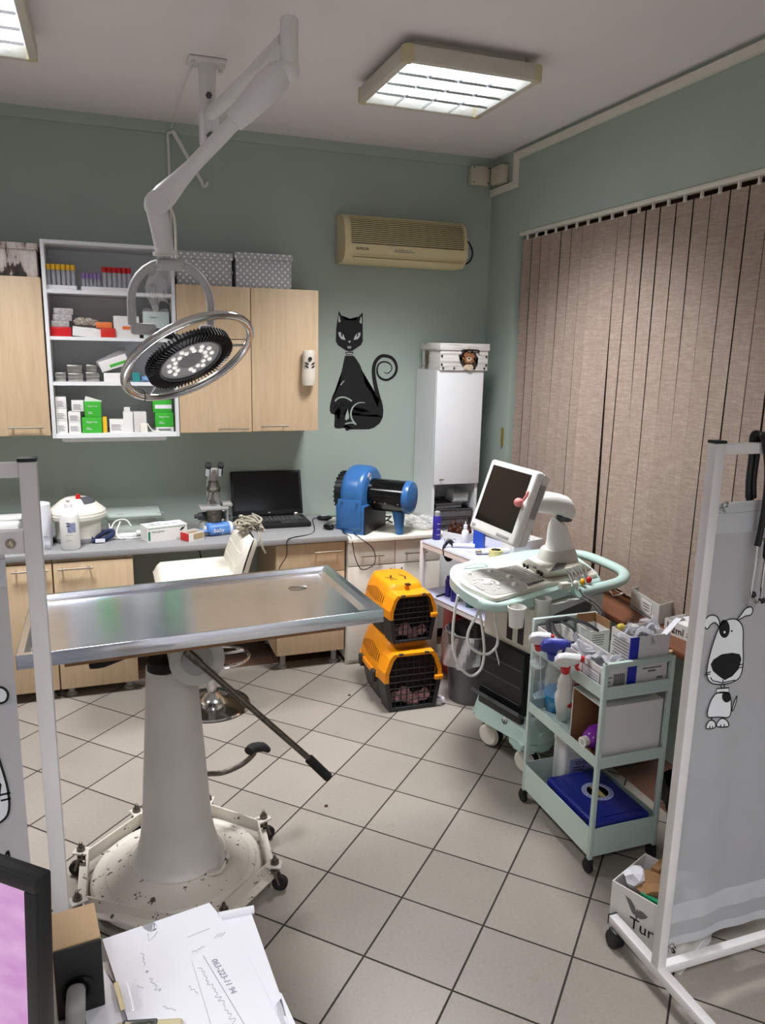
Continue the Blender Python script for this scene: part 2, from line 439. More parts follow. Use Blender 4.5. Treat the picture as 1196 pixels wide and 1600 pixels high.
struct('trim_1', G().prism([(YW, 3.045), (YW-.012, 3.045), (YW-.03, 3.085), (YW-.03, ZC), (YW, ZC)], -2.1, XW, Matrix(((0, 0, 1, 0), (1, 0, 0, 0), (0, 1, 0, 0), (0, 0, 0, 1)))), WALL)
# window behind the blind, with its sill
DARKF = mat('dark_brown_window_frame', (58, 34, 26), .5, var=.08)
g = G()
for y0, y1 in ((.55, .63), (1.55, 1.63), (2.55, 2.63), (3.45, 3.53), (4.355, 4.435)): g.box(2.58, 2.64, y0, y1, .663, 2.615)
g.box(2.58, 2.64, .55, 4.435, .663, .74); g.box(2.58, 2.64, .55, 4.435, 2.54, 2.615)
w = struct('window_1', g, DARKF)
struct('pane', G().box(2.60, 2.61, .6, 4.4, .7, 2.58), mat('night_glass', (8, 9, 12), .06, var=0), w)
struct('window_sill', G().prism([(2.25, .55), (2.57, .55), (2.57, 4.43), (2.44, 4.43), (2.44, 4.40), (2.25, 4.40)], .63, .66, bev=.004), WOODX, w)

# vertical blind
bl = T('vertical_blind', 'taupe fabric vertical blind covering the window on the right wall', 'blind', (2.49, 2.5, .68))
Pt(bl, 'headrail', G().box(2.45, 2.49, .58, 4.43, 2.592, 2.615, .003), OFFW)
FAB = make_blind(); r2 = random.Random(3)
for k in range(36):
    yc = 4.36-k*.106; a0 = r2.uniform(-.04, .03); tw = r2.uniform(-.05, .05)
    if k == 7: tw = -.55
    if k == 9: tw = .40
    if k == 10: tw = -.45
    if k in (4, 13): tw = -.2
    sw = .0007*(k % 3); zb = .685+r2.uniform(-.006, .006)
    def fn(u, v, yc=yc, a0=a0, tw=tw, sw=sw, zb=zb):
        z = zb+(2.568-zb)*v; a = a0+tw*(1-v)**1.6; s = (u-.5)*(.0995+.0035*math.sin(yc*23))
        return (2.474+s*math.sin(a)+.003*math.cos((u-.5)*PI)+sw, yc+s*math.cos(a)+.004*math.sin(v*4+yc*5), z)
    Pt(bl, 'slat', G().grid(fn, 6, 14, .001), FAB)
    g = G(); g.box(2.466, 2.480, yc-.004, yc+.004, 2.566, 2.594); g.box(2.469, 2.477, yc-.010, yc+.010, 2.562, 2.570)
    if k < 30: Pt(bl, 'hanger_clip', g, OFFW)
g = G(); g.tube([(2.455, 4.36-k*.106+.02*(-1)**k, .70-.012*(k % 2)) for k in range(30)], .0015, 5, sm=2)
Pt(bl, 'bead_chain', g, OFFW)
g = G(); g.box(2.429, 2.439, 4.465, 4.485, 1.29, 1.40, .003); g.cyl((2.432, 4.475, 1.285), (2.432, 4.475, 1.405), .006)
So('window_hinge', 'small brass hinge on the green wall at the edge of the blind', 'hinge', g, mat('aged_brass', (170, 150, 70), .35, .8))

# cable trunking and junction boxes
g = G(); g.box(2.418, 2.439, -1.6, 4.492, 3.035, 3.075); g.box(2.418, 2.439, 4.452, 4.492, 2.875, 3.035); g.box(2.418, 2.439, 4.492, 4.79, 2.875, 2.913)
So('cable_trunking', 'white plastic cable trunking along the top of right wall, stepping down at the corner', 'trunking', g, OFFW)
JB = mat('junction_box_plastic', (196, 190, 172), .5)
t = T('junction_box', 'small square cream junction box on back wall under the ceiling', 'junction box', (2.325, 4.795, 2.93))
Pt(t, 'body', G().box(2.262, 2.39, 4.745, 4.795, 2.93, 3.045, .006), JB); Pt(t, 'lid', G().box(2.266, 2.386, 4.737, 4.745, 2.934, 3.041, .003), JB)
g = G()
for x in (2.275, 2.377):
    for z in (2.943, 3.032): g.cyl((x, 4.737, z), (x, 4.734, z), .005, n=8)
Pt(t, 'screw', g, DGREY)
t = T('junction_box', 'small square cream junction box on the right wall inside the trunking step', 'junction box', (2.437, 4.64, 2.925))
Pt(t, 'body', G().box(2.385, 2.437, 4.58, 4.71, 2.925, 3.03, .006), JB); Pt(t, 'lid', G().box(2.377, 2.385, 4.584, 4.706, 2.929, 3.026, .003), JB)

# ceiling lights
GLOW = mat('fluorescent_glow', (238, 246, 255), .5, var=0, emit=2.2); LOUV = make_steel('louvre_aluminium', (225, 228, 232), .2, (5, 5, 5), .03)
LFR = mat('lamp_frame_paint', (198, 193, 180), .5); LCOR = mat('lamp_corner_plastic', (196, 186, 146), .5)
def ceiling_light(x0, x1, y0, y1, label, k_=1):
    cx, cy = (x0+x1)/2, (y0+y1)/2; t = T('ceiling_light', label, 'ceiling light', (cx, cy, 3.0), group=None)
    a, b, z = .024, .034, 3.0
    g = G()
    for s in (0, 1):
        for p in ([(x0+.03, y0+.0) if not s else (x0+.03, y1), (x1-.03, y0) if not s else (x1-.03, y1)],):
            ya, yb = (y0, y0+b) if not s else (y1-b, y1); g.box(x0+.035, x1-.035, ya, yb, z, 3.064, .008)
            xa, xb = (x0, x0+b) if not s else (x1-b, x1); g.box(xa, xb, y0+.035, y1-.035, z, 3.064, .008)
    g.box(x0+.02, x1-.02, y0+.02, y1-.02, 3.058, 3.064); g.box(x0+.06, x1-.06, y0+.06, y1-.06, 3.064, 3.0995)
    Pt(t, 'frame', g, LFR)
    for px_ in (x0, x1):
        for py_ in (y0, y1):
            sx = 1 if px_ == x0 else -1; sy = 1 if py_ == y0 else -1; k = .042
            q = [(px_, py_+sy*.016), (px_+sx*.016, py_), (px_+sx*k, py_), (px_+sx*k, py_+sy*b), (px_+sx*b, py_+sy*b), (px_+sx*b, py_+sy*k), (px_, py_+sy*k)]
            Pt(t, 'corner_cap', G().prism(q, z-.001, 3.0645, bev=.004), LCOR)
    Pt(t, 'reflector', G().box(x0+.03, x1-.03, y0+.03, y1-.03, 3.050, 3.056), GLOW)
    for k in range(4):
        xx = x0+b+(x1-x0-2*b)*(k+.5)/4; Pt(t, 'fluorescent_tube', G().cyl((xx, y0+.04, 3.034), (xx, y1-.04, 3.034), .011, n=12), GLOW)
    n = 4
    for k in range(1, n):
        xx = x0+b+(x1-x0-2*b)*k/n; yy = y0+b+(y1-y0-2*b)*k/n
        Pt(t, 'louvre_blade', G().prism([(xx-.0015, z+.002), (xx+.0015, z+.002), (xx+.003, z+.012), (xx-.003, z+.012)], y0+b, y1-b, Matrix(((1, 0, 0, 0), (0, 0, 1, 0), (0, 1, 0, 0), (0, 0, 0, 1)))), LOUV)
        g = G()
        for j in range(n):
            xa = x0+b+(x1-x0-2*b)*j/n+.004; xb = xa+(x1-x0-2*b)/n-.008
            g.prism([(yy-.0015, z+.002), (yy+.0015, z+.002), (yy+.004, z+.011), (yy-.004, z+.011)], xa, xb, Matrix(((0, 0, 1, 0), (1, 0, 0, 0), (0, 1, 0, 0), (0, 0, 0, 1))))
        Pt(t, 'louvre_blade', g, LOUV)
    ld = bpy.data.lights.new('lamp', 'AREA'); ld.shape = 'SQUARE'; ld.size = .54; ld.energy = LAMPW*k_; ld.color = (.98, .975, 1); ld.spread = math.radians(SPREAD)
    lo = bpy.data.objects.new('lamp', ld); COL.objects.link(lo); lo.location = (0, 0, -.004); lo.parent = t
    return t
LAMPW, SPREAD = 44, 116
ceiling_light(1.163, 1.785, 3.09, 3.70, 'lit square louvre ceiling light above the window side of the room')
ceiling_light(-.815, -.19, 3.05, 3.72, 'lit square louvre ceiling light at the left edge of the ceiling')
for x in (-.5, 1.47):   # the rest of the row, behind the camera
    ceiling_light(x-.31, x+.31, -.9, -.28, 'lit square louvre ceiling light behind the viewer'+(' on the window side' if x > 0 else ' on the door side'), 1.05)

# ------------------------------------------------------------------ air conditioner
ac = T('air_conditioner', 'yellowed wall air conditioner with slatted front above the cat decal', 'air conditioner', (1.78, 4.79, 2.40))
prof = [(4.795, 2.40), (4.66, 2.40), (4.62, 2.425), (4.60, 2.46), (4.597, 2.50), (4.605, 2.57), (4.628, 2.635), (4.66, 2.665), (4.70, 2.68), (4.795, 2.68)]
MX = Matrix(((0, 0, 1, 0), (1, 0, 0, 0), (0, 1, 0, 0), (0, 0, 0, 1)))
Pt(ac, 'housing', G().prism(prof, 1.385, 2.185, MX), IVORY)
IVD = mat('ivory_grille_plastic', (206, 193, 148), .5)
g = G()
for k in range(14):
    z = 2.512+k*.0115; y = next(a[0]+(b[0]-a[0])*(z-a[1])/(b[1]-a[1]) for a, b in ((prof[4], prof[5]), (prof[5], prof[6]), (prof[6], prof[7]), (prof[7], prof[8])) if a[1] <= z <= b[1])-.001
    g.i = 0; g.box(1.42, 2.165, y-.007, y+.004, z, z+.0062, .0015)
Pt(ac, 'front_grille', g, IVD)
g = G(); g.prism([(4.5965, 2.506), (4.6045, 2.57), (4.6275, 2.635), (4.648, 2.655), (4.68, 2.655), (4.66, 2.506)], 1.425, 2.16, MX)
Pt(ac, 'grille_gap_shade', g, SLATE)  # solid dark backing, its colour stands for the shade between the slats
Pt(ac, 'air_flap', G().box(1.44, 2.16, 4.606, 4.62, 2.415, 2.428, .003).box(1.43, 2.17, 4.597, 4.603, 2.434, 2.437), IVORY)
text(ac, 'ELMLUX', (1.452, 4.595, 2.470), (1, 0, 0), (0, 0, 1), .022, INK)
g = G()
for k in range(5): g.box(1.70+k*.024, 1.712+k*.024, 4.594, 4.599, 2.480, 2.483)
g.box(1.695, 1.83, 4.594, 4.599, 2.469, 2.472)
Pt(ac, 'indicator_panel', g, GINK)
Pt(ac, 'wall_plate', G().box(2.186, 2.275, 4.77, 4.79, 2.48, 2.60), OFFW)
Pt(ac, 'power_cable', G().tube([(2.18, 4.72, 2.59), (2.24, 4.71, 2.575), (2.275, 4.71, 2.51), (2.25, 4.71, 2.45), (2.18, 4.72, 2.42)], .006, 8, sm=5), BLACK)

# ------------------------------------------------------------------ cat decal
cat = T('cat_decal', 'black sitting cat wall decal with a curled tail on the green wall', 'wall decal', (1.57, 4.799, 1.37))
def cz(p, off=0): q = PY(500+p[0]/7.62, 480+p[1]/7.62, 4.799-off); return q
NB = (0, -1, 0)
body = [(300, 578), (400, 578), (430, 610), (480, 690), (505, 760), (522, 840), (545, 940), (610, 1010), (650, 1080), (676, 1150), (690, 1195), (698, 1150), (712, 1090), (736, 1110), (750, 1170), (757, 1230), (750, 1310), (715, 1380), (650, 1430), (590, 1452), (460, 1454), (390, 1447), (350, 1455), (322, 1472), (303, 1455), (298, 1430), (318, 1400), (300, 1398), (280, 1432), (240, 1443), (185, 1440), (172, 1415), (188, 1388), (228, 1378), (243, 1340), (246, 1200), (247, 1086), (190, 1115), (167, 1160), (167, 1215), (192, 1235), (195, 1255), (170, 1275), (135, 1265), (118, 1230), (122, 1160), (150, 1060), (195, 965), (245, 900), (248, 820), (265, 750), (285, 690), (285, 640)]
Pt(cat, 'body', G().poly([cz(p) for p in body], NB, .001), INK); Pt(cat, 'collar', G().poly([cz(p) for p in ((305, 533), (400, 529), (392, 566), (312, 568))], NB, .001), INK)
head = [(213, 180), (216, 120), (225, 45), (248, 95), (290, 155), (340, 143), (380, 144), (430, 158), (465, 110), (510, 62), (511, 130), (508, 195), (510, 240), (498, 320), (512, 365), (512, 405), (490, 450), (430, 485), (390, 518), (350, 526), (310, 515), (270, 482), (215, 450), (190, 400), (192, 365), (210, 330), (195, 250), (203, 200)]
Pt(cat, 'head', G().poly([cz(p) for p in head], NB, .001), INK)
tl = crv([(715, 1140), (690, 1050), (662, 930), (645, 830), (640, 740), (660, 655), (710, 595), (770, 578), (850, 600), (900, 660), (915, 730), (893, 800), (840, 850), (780, 866), (720, 842), (688, 795), (682, 740), (695, 690), (730, 657), (780, 650), (830, 670), (856, 710), (850, 750), (822, 780), (790, 786), (765, 772)], 4)
N = len(tl); sc = .00386/7.62*7.62/ (7.62/1.0)*1.0
wpx = (cz((100, 0))-cz((0, 0))).length/100
Pt(cat, 'tail', G().ribbon([cz((p.x, p.y)) for p in tl], [wpx*(58-(52)*(k/N)**.8) for k in range(N)], NB, .001), INK)
WP = mat('decal_gap_wall_paint', (164, 177, 167), .75, var=.03)
EYE = mat('decal_pale_grey', (196, 204, 198), .7, var=.03)
g = G()
for k in range(4): g.poly([cz(p, .001) for p in ((318+k*19, 543), (331+k*19, 542), (331+k*19, 560), (319+k*19, 560))], NB, .0006)
for p in ([(218, 297), (250, 297), (262, 305), (285, 335), (305, 392), (255, 380), (230, 345)], [(487, 303), (452, 306), (440, 312), (418, 345), (402, 392), (455, 378), (478, 345)], [(335, 402), (372, 402), (356, 424), (350, 424)], [(328, 466), (375, 466), (370, 490), (335, 490)], [(222, 100), (232, 95), (248, 172), (222, 182)], [(498, 115), (488, 112), (472, 180), (500, 200)]): g.poly([cz(q, .001) for q in p], NB, .0006)
Pt(cat, 'pale_markings', g, EYE)
g = G()
for p in ([(252, 300), (272, 312), (268, 355), (256, 350)], [(440, 313), (457, 306), (452, 352), (440, 352)], [(333, 472), (371, 472), (366, 478), (338, 478)]): g.poly([cz(q, .0016) for q in p], NB, .0006)
Pt(cat, 'pupils', g, INK)
g = G()
g.ribbon([cz(p, .001) for p in ((293, 877), (270, 897), (248, 928))], [wpx*14, wpx*12, wpx*16], NB, .0006)
g.ribbon([cz((p.x, p.y), .001) for p in crv([(180, 1118), (215, 1085), (255, 1072), (300, 1074), (345, 1094), (382, 1118)], 4)], wpx*17, NB, .0006)
g.ribbon([cz((p.x, p.y), .001) for p in crv([(538, 1138), (480, 1135), (425, 1158), (385, 1205), (370, 1270), (382, 1330), (408, 1372), (432, 1398)], 4)], [wpx*(6+1.0*min(k, 14)) for k in range(29)], NB, .0006)
g.ribbon([cz((p.x, p.y), .001) for p in crv([(432, 1395), (390, 1376), (335, 1380), (302, 1392)], 4)], wpx*16, NB, .0006)
g.poly([cz(p, .001) for p in ((332, 1212), (345, 1270), (352, 1322), (312, 1348), (300, 1330), (306, 1290))], NB, .0006)
Pt(cat, 'cut_lines', g, WP)

# ------------------------------------------------------------------ wall bracket hanging near the lamp arm
g = G(); g.cyl((.403, 4.79, 2.46), (.40, 4.79, 3.04), .008, n=8); g.cyl((.40, 4.785, 3.045), (.425, 4.75, 3.05), .008, n=8)
t = T('folding_bracket', 'thin white folding metal bracket on back wall behind the lamp arm', 'bracket', (.402, 4.79, 2.46))
Pt(t, 'upright_rod', g, PAINTW)
Pt(t, 'diagonal_rod', G().cyl((.425, 4.75, 3.05), (.575, 4.75, 2.80), .011, n=10), PAINTW)
Pt(t, 'hook', G().tube([(.575, 4.75, 2.80), (.585, 4.75, 2.775), (.605, 4.75, 2.785), (.605, 4.75, 2.80)], .008, 8, sm=3), PAINTW)
So('lamp_cord', 'thin pale cord strung from the lamp ceiling plate to the top of back wall', 'cord', G().tube([(.43, 3.72, 3.083), (.42, 4.2, 3.085), (.415, 4.74, 3.06)], .003, 6, sm=4), OFFW)
# ================================================================== surgical light
sl = T('surgical_light', 'white articulated operating lamp hung from the ceiling with ringed LED head', 'operating lamp', (.485, 3.72, 2.78))
g = G(); g.box(.405, .565, 3.665, 3.775, 3.083, 3.098, .003)
for x in (.42, .55):
    for y in (3.68, 3.76): g.cyl((x, y, 3.083), (x, y, 3.07), .009, n=6)
Pt(sl, 'ceiling_plate', g, PAINTW)
g = G(); g.cyl((.485, 3.72, 3.085), (.485, 3.72, 2.80), .040, .030, 20); g.box(.447, .475, 3.69, 3.75, 2.76, 2.92, .008); g.cyl((.505, 3.72, 2.77), (.505, 3.72, 2.87), .030, n=18)
Pt(sl, 'drop_tube', g, PAINTW)
Pt(sl, 'pivot_bolt', G().cyl((.49, 3.69, 2.79), (.49, 3.672, 2.79), .016, n=6), DGREY); Pt(sl, 'pivot_bolt', G().cyl((.485, 3.68, 2.95), (.485, 3.668, 2.95), .014, n=6), DGREY)
J = V(.571, 2.50, 2.78)
Pt(sl, 'horizontal_arm', G().tube([(.495, 3.70, 2.885), (.52, 3.3, 2.85), (.566, 2.52, 2.80)], [.030, .027, .026], 16, sm=3), PAINTW)
g = G(); g.cyl((.571, 2.5, 2.705), (.571, 2.5, 2.855), .0275, n=24, bev=.004); g.cyl((.571, 2.5, 2.825), (.571, 2.5, 2.828), .0283, n=24); g.sph((.571, 2.5, 2.712), .033)
Pt(sl, 'joint_column', g, PAINTW)
a, b = V(.565, 2.50, 2.725), V(.180, 2.65, 2.325); d = b-a
pts = [a, a+d*.06, a+d*.16, a+d*.33, a+d*.40, a+d*.405, a+d*.72, a+d*.82, a+d*.93, b]
Pt(sl, 'spring_arm', G().tube(pts, [.02, .042, .046, .036, .030, .0235, .0225, .028, .037, .036], 18), PAINTW)
g = G(); g.sph(b, .038, (1, 1, 1)); g.cyl(b+V(0, -.045, 0), b+V(0, .045, 0), .036, n=20, bev=.004)
Pt(sl, 'elbow_joint', g, PAINTW)
g = G(); g.tube([b+V(0, 0, -.01), (.187, 2.65, 2.27), (.200, 2.65, 2.185)], [.034, .032, .029], 18); g.cyl((.2, 2.65, 2.185), (.201, 2.65, 2.175), .038, n=20)
Pt(sl, 'drop_pipe', g, PAINTW)
Pt(sl, 'cable', G().tube([(.20, 2.69, 2.36), (.235, 2.69, 2.3), (.238, 2.69, 2.2), (.236, 2.68, 2.17)], .004, 6, sm=4), OFFW)
hc = V(.265, 2.65, 1.854); az, el = -.951, -.907
hn = V(math.cos(az)*math.cos(el), math.sin(az)*math.cos(el), math.sin(el))
HM = hn.to_track_quat('Z', 'Y').to_matrix().to_4x4(); HM.translation = hc
YK = make_steel('yoke_aluminium', (182, 182, 182), .45, (10, 10, 10), .06, .15)
cx, zt, R = .215, 2.03, .124
arc = [(cx-R, 2.65, 1.955), (cx-R, 2.65, zt-.03)]+[(cx+R*math.cos(PI-PI*k/14), 2.65, zt+R*math.sin(PI*k/14)) for k in range(15)]+[(cx+R, 2.65, zt-.03), (cx+R-.004, 2.66, 1.95)]
g = G(); g.tube(arc, .0135, 12); g.box(.17, .255, 2.625, 2.675, 2.128, 2.16, .012)
yk = Pt(sl, 'yoke', g, YK)
Pt(yk, 'yoke_hinge', G().box(.085, .165, 2.63, 2.67, 1.925, 1.962, .01).cyl((.09, 2.65, 1.944), (.175, 2.67, 1.93), .012), YK)
Pt(yk, 'yoke_hinge', G().box(.30, .345, 2.63, 2.68, 1.925, 1.962, .01).cyl((.335, 2.66, 1.944), (.30, 2.68, 1.91), .012), YK)
t_ = [HM @ V(.2215*math.cos(2*PI*k/64), .2215*math.sin(2*PI*k/64), 0) for k in range(64)]
rg = Pt(sl, 'ring_handle', G().tube(t_, .0135, 12, closed=True), CHROME)
for k in range(3):
    an = 2*PI*k/3+.35; p = HM @ V(.13*math.cos(an), .13*math.sin(an), -.02); q = HM @ V(.214*math.cos(an), .214*math.sin(an), 0)
    Pt(rg, 'spoke', G().cyl(p, q, .0045, n=8), CHROME)
g = G(); g.lathe([(.03, -.055), (.075, -.048), (.11, -.03), (.140, -.012), (.147, .004), (.143, .012), (.108, .012), (.106, .004), (0, .004)], HM, 48)
for k in range(72):
    an = 2*PI*k/72; M = HM @ Matrix.Rotation(an, 4, 'Z'); g.box(.112, .149, -.0014, .0014, -.012, .019, M=M)
hd = Pt(sl, 'lamp_head', g, BLACK)
Pt(hd, 'head_rim', G().lathe([(.1045, .004), (.110, .004), (.110, .016), (.1045, .016), (.1045, .004)], HM, 48), DGREY)
Pt(hd, 'lens_plate', G().lathe([(0, .009), (.104, .009), (.104, .005)], HM, 48), mat('lens_grey_plastic', (172, 172, 172), .35, var=.03))
Pt(hd, 'centre_cap', G().lathe([(0, .0125), (.040, .0115), (.042, .009)], HM, 32), mat('grey_centre_cap', (128, 128, 130), .4, var=.03))
LED = mat('led_lens_glow', (255, 252, 246), .3, var=0, emit=.55)
for k in range(13):
    if k == 10: continue
    for rr_, o in ((.056, 0), (.076, .15)):
        an = 2*PI*k/13+o; p = HM @ V(rr_*math.cos(an), rr_*math.sin(an), .009)
        MM = HM.copy(); MM.translation = p; Pt(hd, 'led', G().lathe([(.0078, -.002), (.0078, .0035), (.006, .0055), (0, .006)], MM, 14), LED)
Pt(sl, 'back_bracket', G().cyl(HM @ V(0, 0, -.045), (.30, 2.68, 1.925), .014).cyl(HM @ V(-.05, .05, -.04), (.165, 2.66, 1.935), .012), BLACK)
Pt(sl, 'loose_wire', G().tube([HM @ V(-.19, -.09, .005), HM @ V(-.17, -.12, .02), (.115, 2.6, 1.75), (.118, 2.6, 1.715)], .0018, 5, sm=4), DGREY)

# ================================================================== wall cabinets
def bar_handle(par, x0, x1, y, z, m=NICKEL):
    g = G(); g.cyl((x0, y-.030, z), (x1, y-.030, z), .0055, n=10)
    for x in (x0+.02, x1-.02): g.cyl((x, y, z), (x, y-.030, z), .0045, n=8)
    return Pt(par, 'handle', g, m)
YF = 4.47
def wall_cabinet(x0, x1, label, doors):
    t = T('wall_cabinet', label, 'cabinet', ((x0+x1)/2, 4.79, 1.405))
    g = G(); yb = 4.795; k = .018
    g.box(x0, x0+k, YF+.02, yb, 1.405, 2.213); g.box(x1-k, x1, YF+.02, yb, 1.405, 2.213)
    g.box(x0+k, x1-k, YF+.02, yb, 1.405, 1.423); g.box(x0+k, x1-k, YF+.02, yb, 2.195, 2.213); g.box(x0+k, x1-k, yb-.006, yb, 1.423, 2.195)
    Pt(t, 'body', g, WOOD)
    for a, b, z0, z1, h in doors:
        dr = Pt(t, 'door', G().box(a, b, YF, YF+.018, z0, z1, .0015), WOOD)
        if h: bar_handle(dr, h[0], h[1], YF, h[2])
    return t
wall_cabinet(-1.10, -.287, 'light wood wall cabinet left of the open white shelf, under the photo-print box',
             [(-1.098, -.695, 1.402, 2.216, (-.9, -.73, 1.447)), (-.692, -.288, 1.402, 2.216, (-.49, -.318, 1.448))])
wc = wall_cabinet(.386, 1.19, 'light wood double-door wall cabinet right of the open white shelf, under the dotted boxes',
             [(.387, .792, 1.405, 1.925, (.594, .768, 1.427)), (.387, .792, 1.929, 2.214, None), (.796, 1.188, 1.407, 2.214, (.84, 1.003, 1.440))])
# open shelf unit
x0, x1, yb, k = -.279, .383, 4.795, .018
us = T('open_shelf_unit', 'open white wall shelf unit packed with small boxes and tubes', 'shelf', (.05, 4.79, 1.386))
g = G(); g.box(x0, x0+k, YF, yb, 1.386, 2.405, .001); g.box(x1-k, x1, YF, yb, 1.386, 2.405, .001); g.box(x0+k, x1-k, YF, yb, 2.387, 2.405); g.box(x0+k, x1-k, YF, yb, 1.386, 1.408)
Pt(us, 'frame', g, WHITE)
Pt(us, 'back_panel', G().box(x0+k, x1-k, yb-.006, yb, 1.408, 2.387), WHITE)
SH = (1.408, 1.685, 1.922, 2.160)
for z in SH[1:]: Pt(us, 'shelf_board', G().box(x0+k, x1-k, YF+.004, yb-.006, z-.018, z), WHITE)
lb = T('light_bar', 'slim white light bar fixed beneath the open shelf unit', 'light bar', (.04, 4.62, 1.362))
Pt(lb, 'body', G().box(-.235, .312, 4.49, 4.56, 1.366, 1.386, .003), WHITE); Pt(lb, 'diffuser', G().box(-.225, .302, 4.495, 4.555, 1.361, 1.366, .001), OFFW)
# air freshener
af = T('air_freshener', 'pale beige air freshener dispenser stuck on the right cabinet door', 'air freshener', (1.122, 4.47, 1.672))
FR = mat('air_freshener_plastic', (206, 198, 184), .5)
g = G()
prof = [(.020, 0), (.036, .004), (.041, .03), (.042, .06), (.040, .10), (.036, .14), (.036, .165), (.034, .20), (.030, .205), (0, .205)]
g.lathe(prof, Matrix.Translation((1.122, 4.435, 1.672)) @ Matrix.Diagonal((1, .82, 1, 1)), 28); g.box(1.10, 1.144, 4.455, 4.47, 1.69, 1.85)
Pt(af, 'body', g, FR)
g = G(); g.cyl((1.122, 4.412, 1.828), (1.122, 4.398, 1.828), .011, n=14)
for s in (-1, 1):
    for j, z in enumerate((1.79, 1.772)):
        pts = [(1.122+s*(.008+q*.022), 4.4015+.010*q**2, z+.006+q*.012) for q in (0, .5, 1)]; g.tube(pts, [.002, .005, .0015], 6)
Pt(af, 'vent_hole', g, BLACK)
# boxes standing on the cabinets
DOTS = make_dots()
def lidded_box(x0, x1, y0, y1, z0, z1, lid, m, ml, label, name='storage_box', dark=True):
    t = T(name, label, 'box', ((x0+x1)/2, (y0+y1)/2, z0)); Pt(t, 'body', G().box(x0+.007, x1-.007, y0+.008, y1-.008, z0, z1-lid*.4, .001), m)
    g = G(); g.box(x0, x1, y0, y1, z1-lid, z1, .002); Pt(t, 'lid', g, ml)
    return t
t = lidded_box(.392, .704, 4.49, 4.78, 2.216, 2.392, .036, DOTS, DOTS, 'grey polka-dot storage box beside the open shelf, on the wood wall cabinet')
Pt(t, 'card_clip', G().cyl((.694, 4.494, 2.29), (.694, 4.484, 2.29), .008, n=10), GREYP)
t = lidded_box(.712, 1.040, 4.485, 4.78, 2.216, 2.402, .036, DOTS, DOTS, 'grey polka-dot storage box at the outer end of the wood wall cabinet')
Pt(t, 'card_clip', G().cyl((1.03, 4.489, 2.29), (1.03, 4.479, 2.29), .008, n=10), GREYP)
PHO = make_photo()
lidded_box(-.74, -.293, 4.485, 4.78, 2.216, 2.383, .032, PHO, PHO, 'storage box with black-and-white photo print on the left wall cabinet')

# ================================================================== things on the open shelf
def blk(name, label, cat, u0, u1, v0, zb, y, depth, m, group=None, v1=None, bev=.001, tilt=0):
    """box whose front edge spans pixel columns u0..u1 at depth y, standing on zb"""
    vm = v1 or v0; a, b = PY(u0, vm, y), PY(u1, vm, y); zt = PY((u0+u1)/2, v0, y).z
    g = G(); M = None
    if tilt: M = Matrix.Translation((a.x, y, zb)) @ Matrix.Rotation(tilt, 4, 'Y') @ Matrix.Translation((-a.x, -y, -zb))
    g.box(a.x, b.x, y, min(y+depth, 4.785), zb, zt, bev, M=M)
    o = So(name, label, cat, g, m, group)
    o['_f'] = 0; del o['_f']
    return o, a.x, b.x, zt
TUBEG = make_clear('tube_glass', (214, 214, 222), .38, .12)
RACKW = mat('white_foam_rack', (228, 226, 228), .7, var=.05)
def tubes(u0, u1, vcap, vr, capm, cname, n, lab):
    y = 4.53; a, b = PY(u0, vr, y).x, PY(u1, vr, y).x; zt = PY((u0+u1)/2, vcap, y).z; z0 = SH[3]; zr = z0+.024
    g = G(); g.box(a-.004, b+.004, y-.016, y+.05, z0, z0+.007, .001)
    for xx in (a-.004, b+.001): g.box(xx, xx+.003, y-.016, y+.05, z0+.007, zr)
    g.box(a-.001, b+.001, y-.016, y-.013, z0+.007, zr); g.box(a-.001, b+.001, y+.047, y+.05, z0+.007, zr)
    t = T('tube_rack', 'white tray rack holding the %s-capped tubes on the top shelf' % cname, 'rack', ((a+b)/2, y+.017, z0))
    Pt(t, 'tray', g, RACKW)
    st = (b-a)/n; first = None
    for r in range(2):
        for k in range(n):
            loc = (a+st*(k+.5), y+r*.032, z0+.0075)
            if first is None:
                first = T('sample_tube', '%s-capped sample tube standing in the rack on the top shelf' % cname, 'test tube', loc, 0, '%s-capped sample tubes' % cname)
                L = zt-z0-.0075; rr_ = st*.38
                Pt(first, 'glass', G().lathe([(.001, 0), (rr_, .004), (rr_, L-.018), (0, L-.018)], None, 10), TUBEG, local=True)
                Pt(first, 'cap', G().lathe([(rr_*1.22, L-.028), (rr_*1.28, L-.002), (rr_*.9, L), (0, L)], None, 10), capm, local=True)
            else: dup(first, loc)
tubes(73, 119, 413, 446, YELLOW, 'yellow', 6, '')
tubes(128, 158, 427, 448, mat('violet_cap', (138, 112, 168), .4), 'violet', 5, '')
tubes(160, 206, 418, 448, RED, 'red', 6, '')
g = G()
def fbag(u, v):
    x = .23+.14*u+.02*math.sin(v*7)+.015*math.sin(u*9); z = 2.36-.27*v-.03*math.cos(u*5); n_ = .012*math.sin(u*13+v*9)+.012*math.sin(v*17-u*7)
    w = .6+.4*math.sin(PI*min(1, v*1.2)**.7)
    return (.30+(x-.30)*w, 4.462-.022*math.sin(PI*u)-.014*math.sin(PI*v)+n_, z)
g.grid(fbag, 18, 26)
t = So('plastic_bag', 'crumpled clear plastic bag hanging over the top shelf edge', 'bag', g, FILM, ang=12)
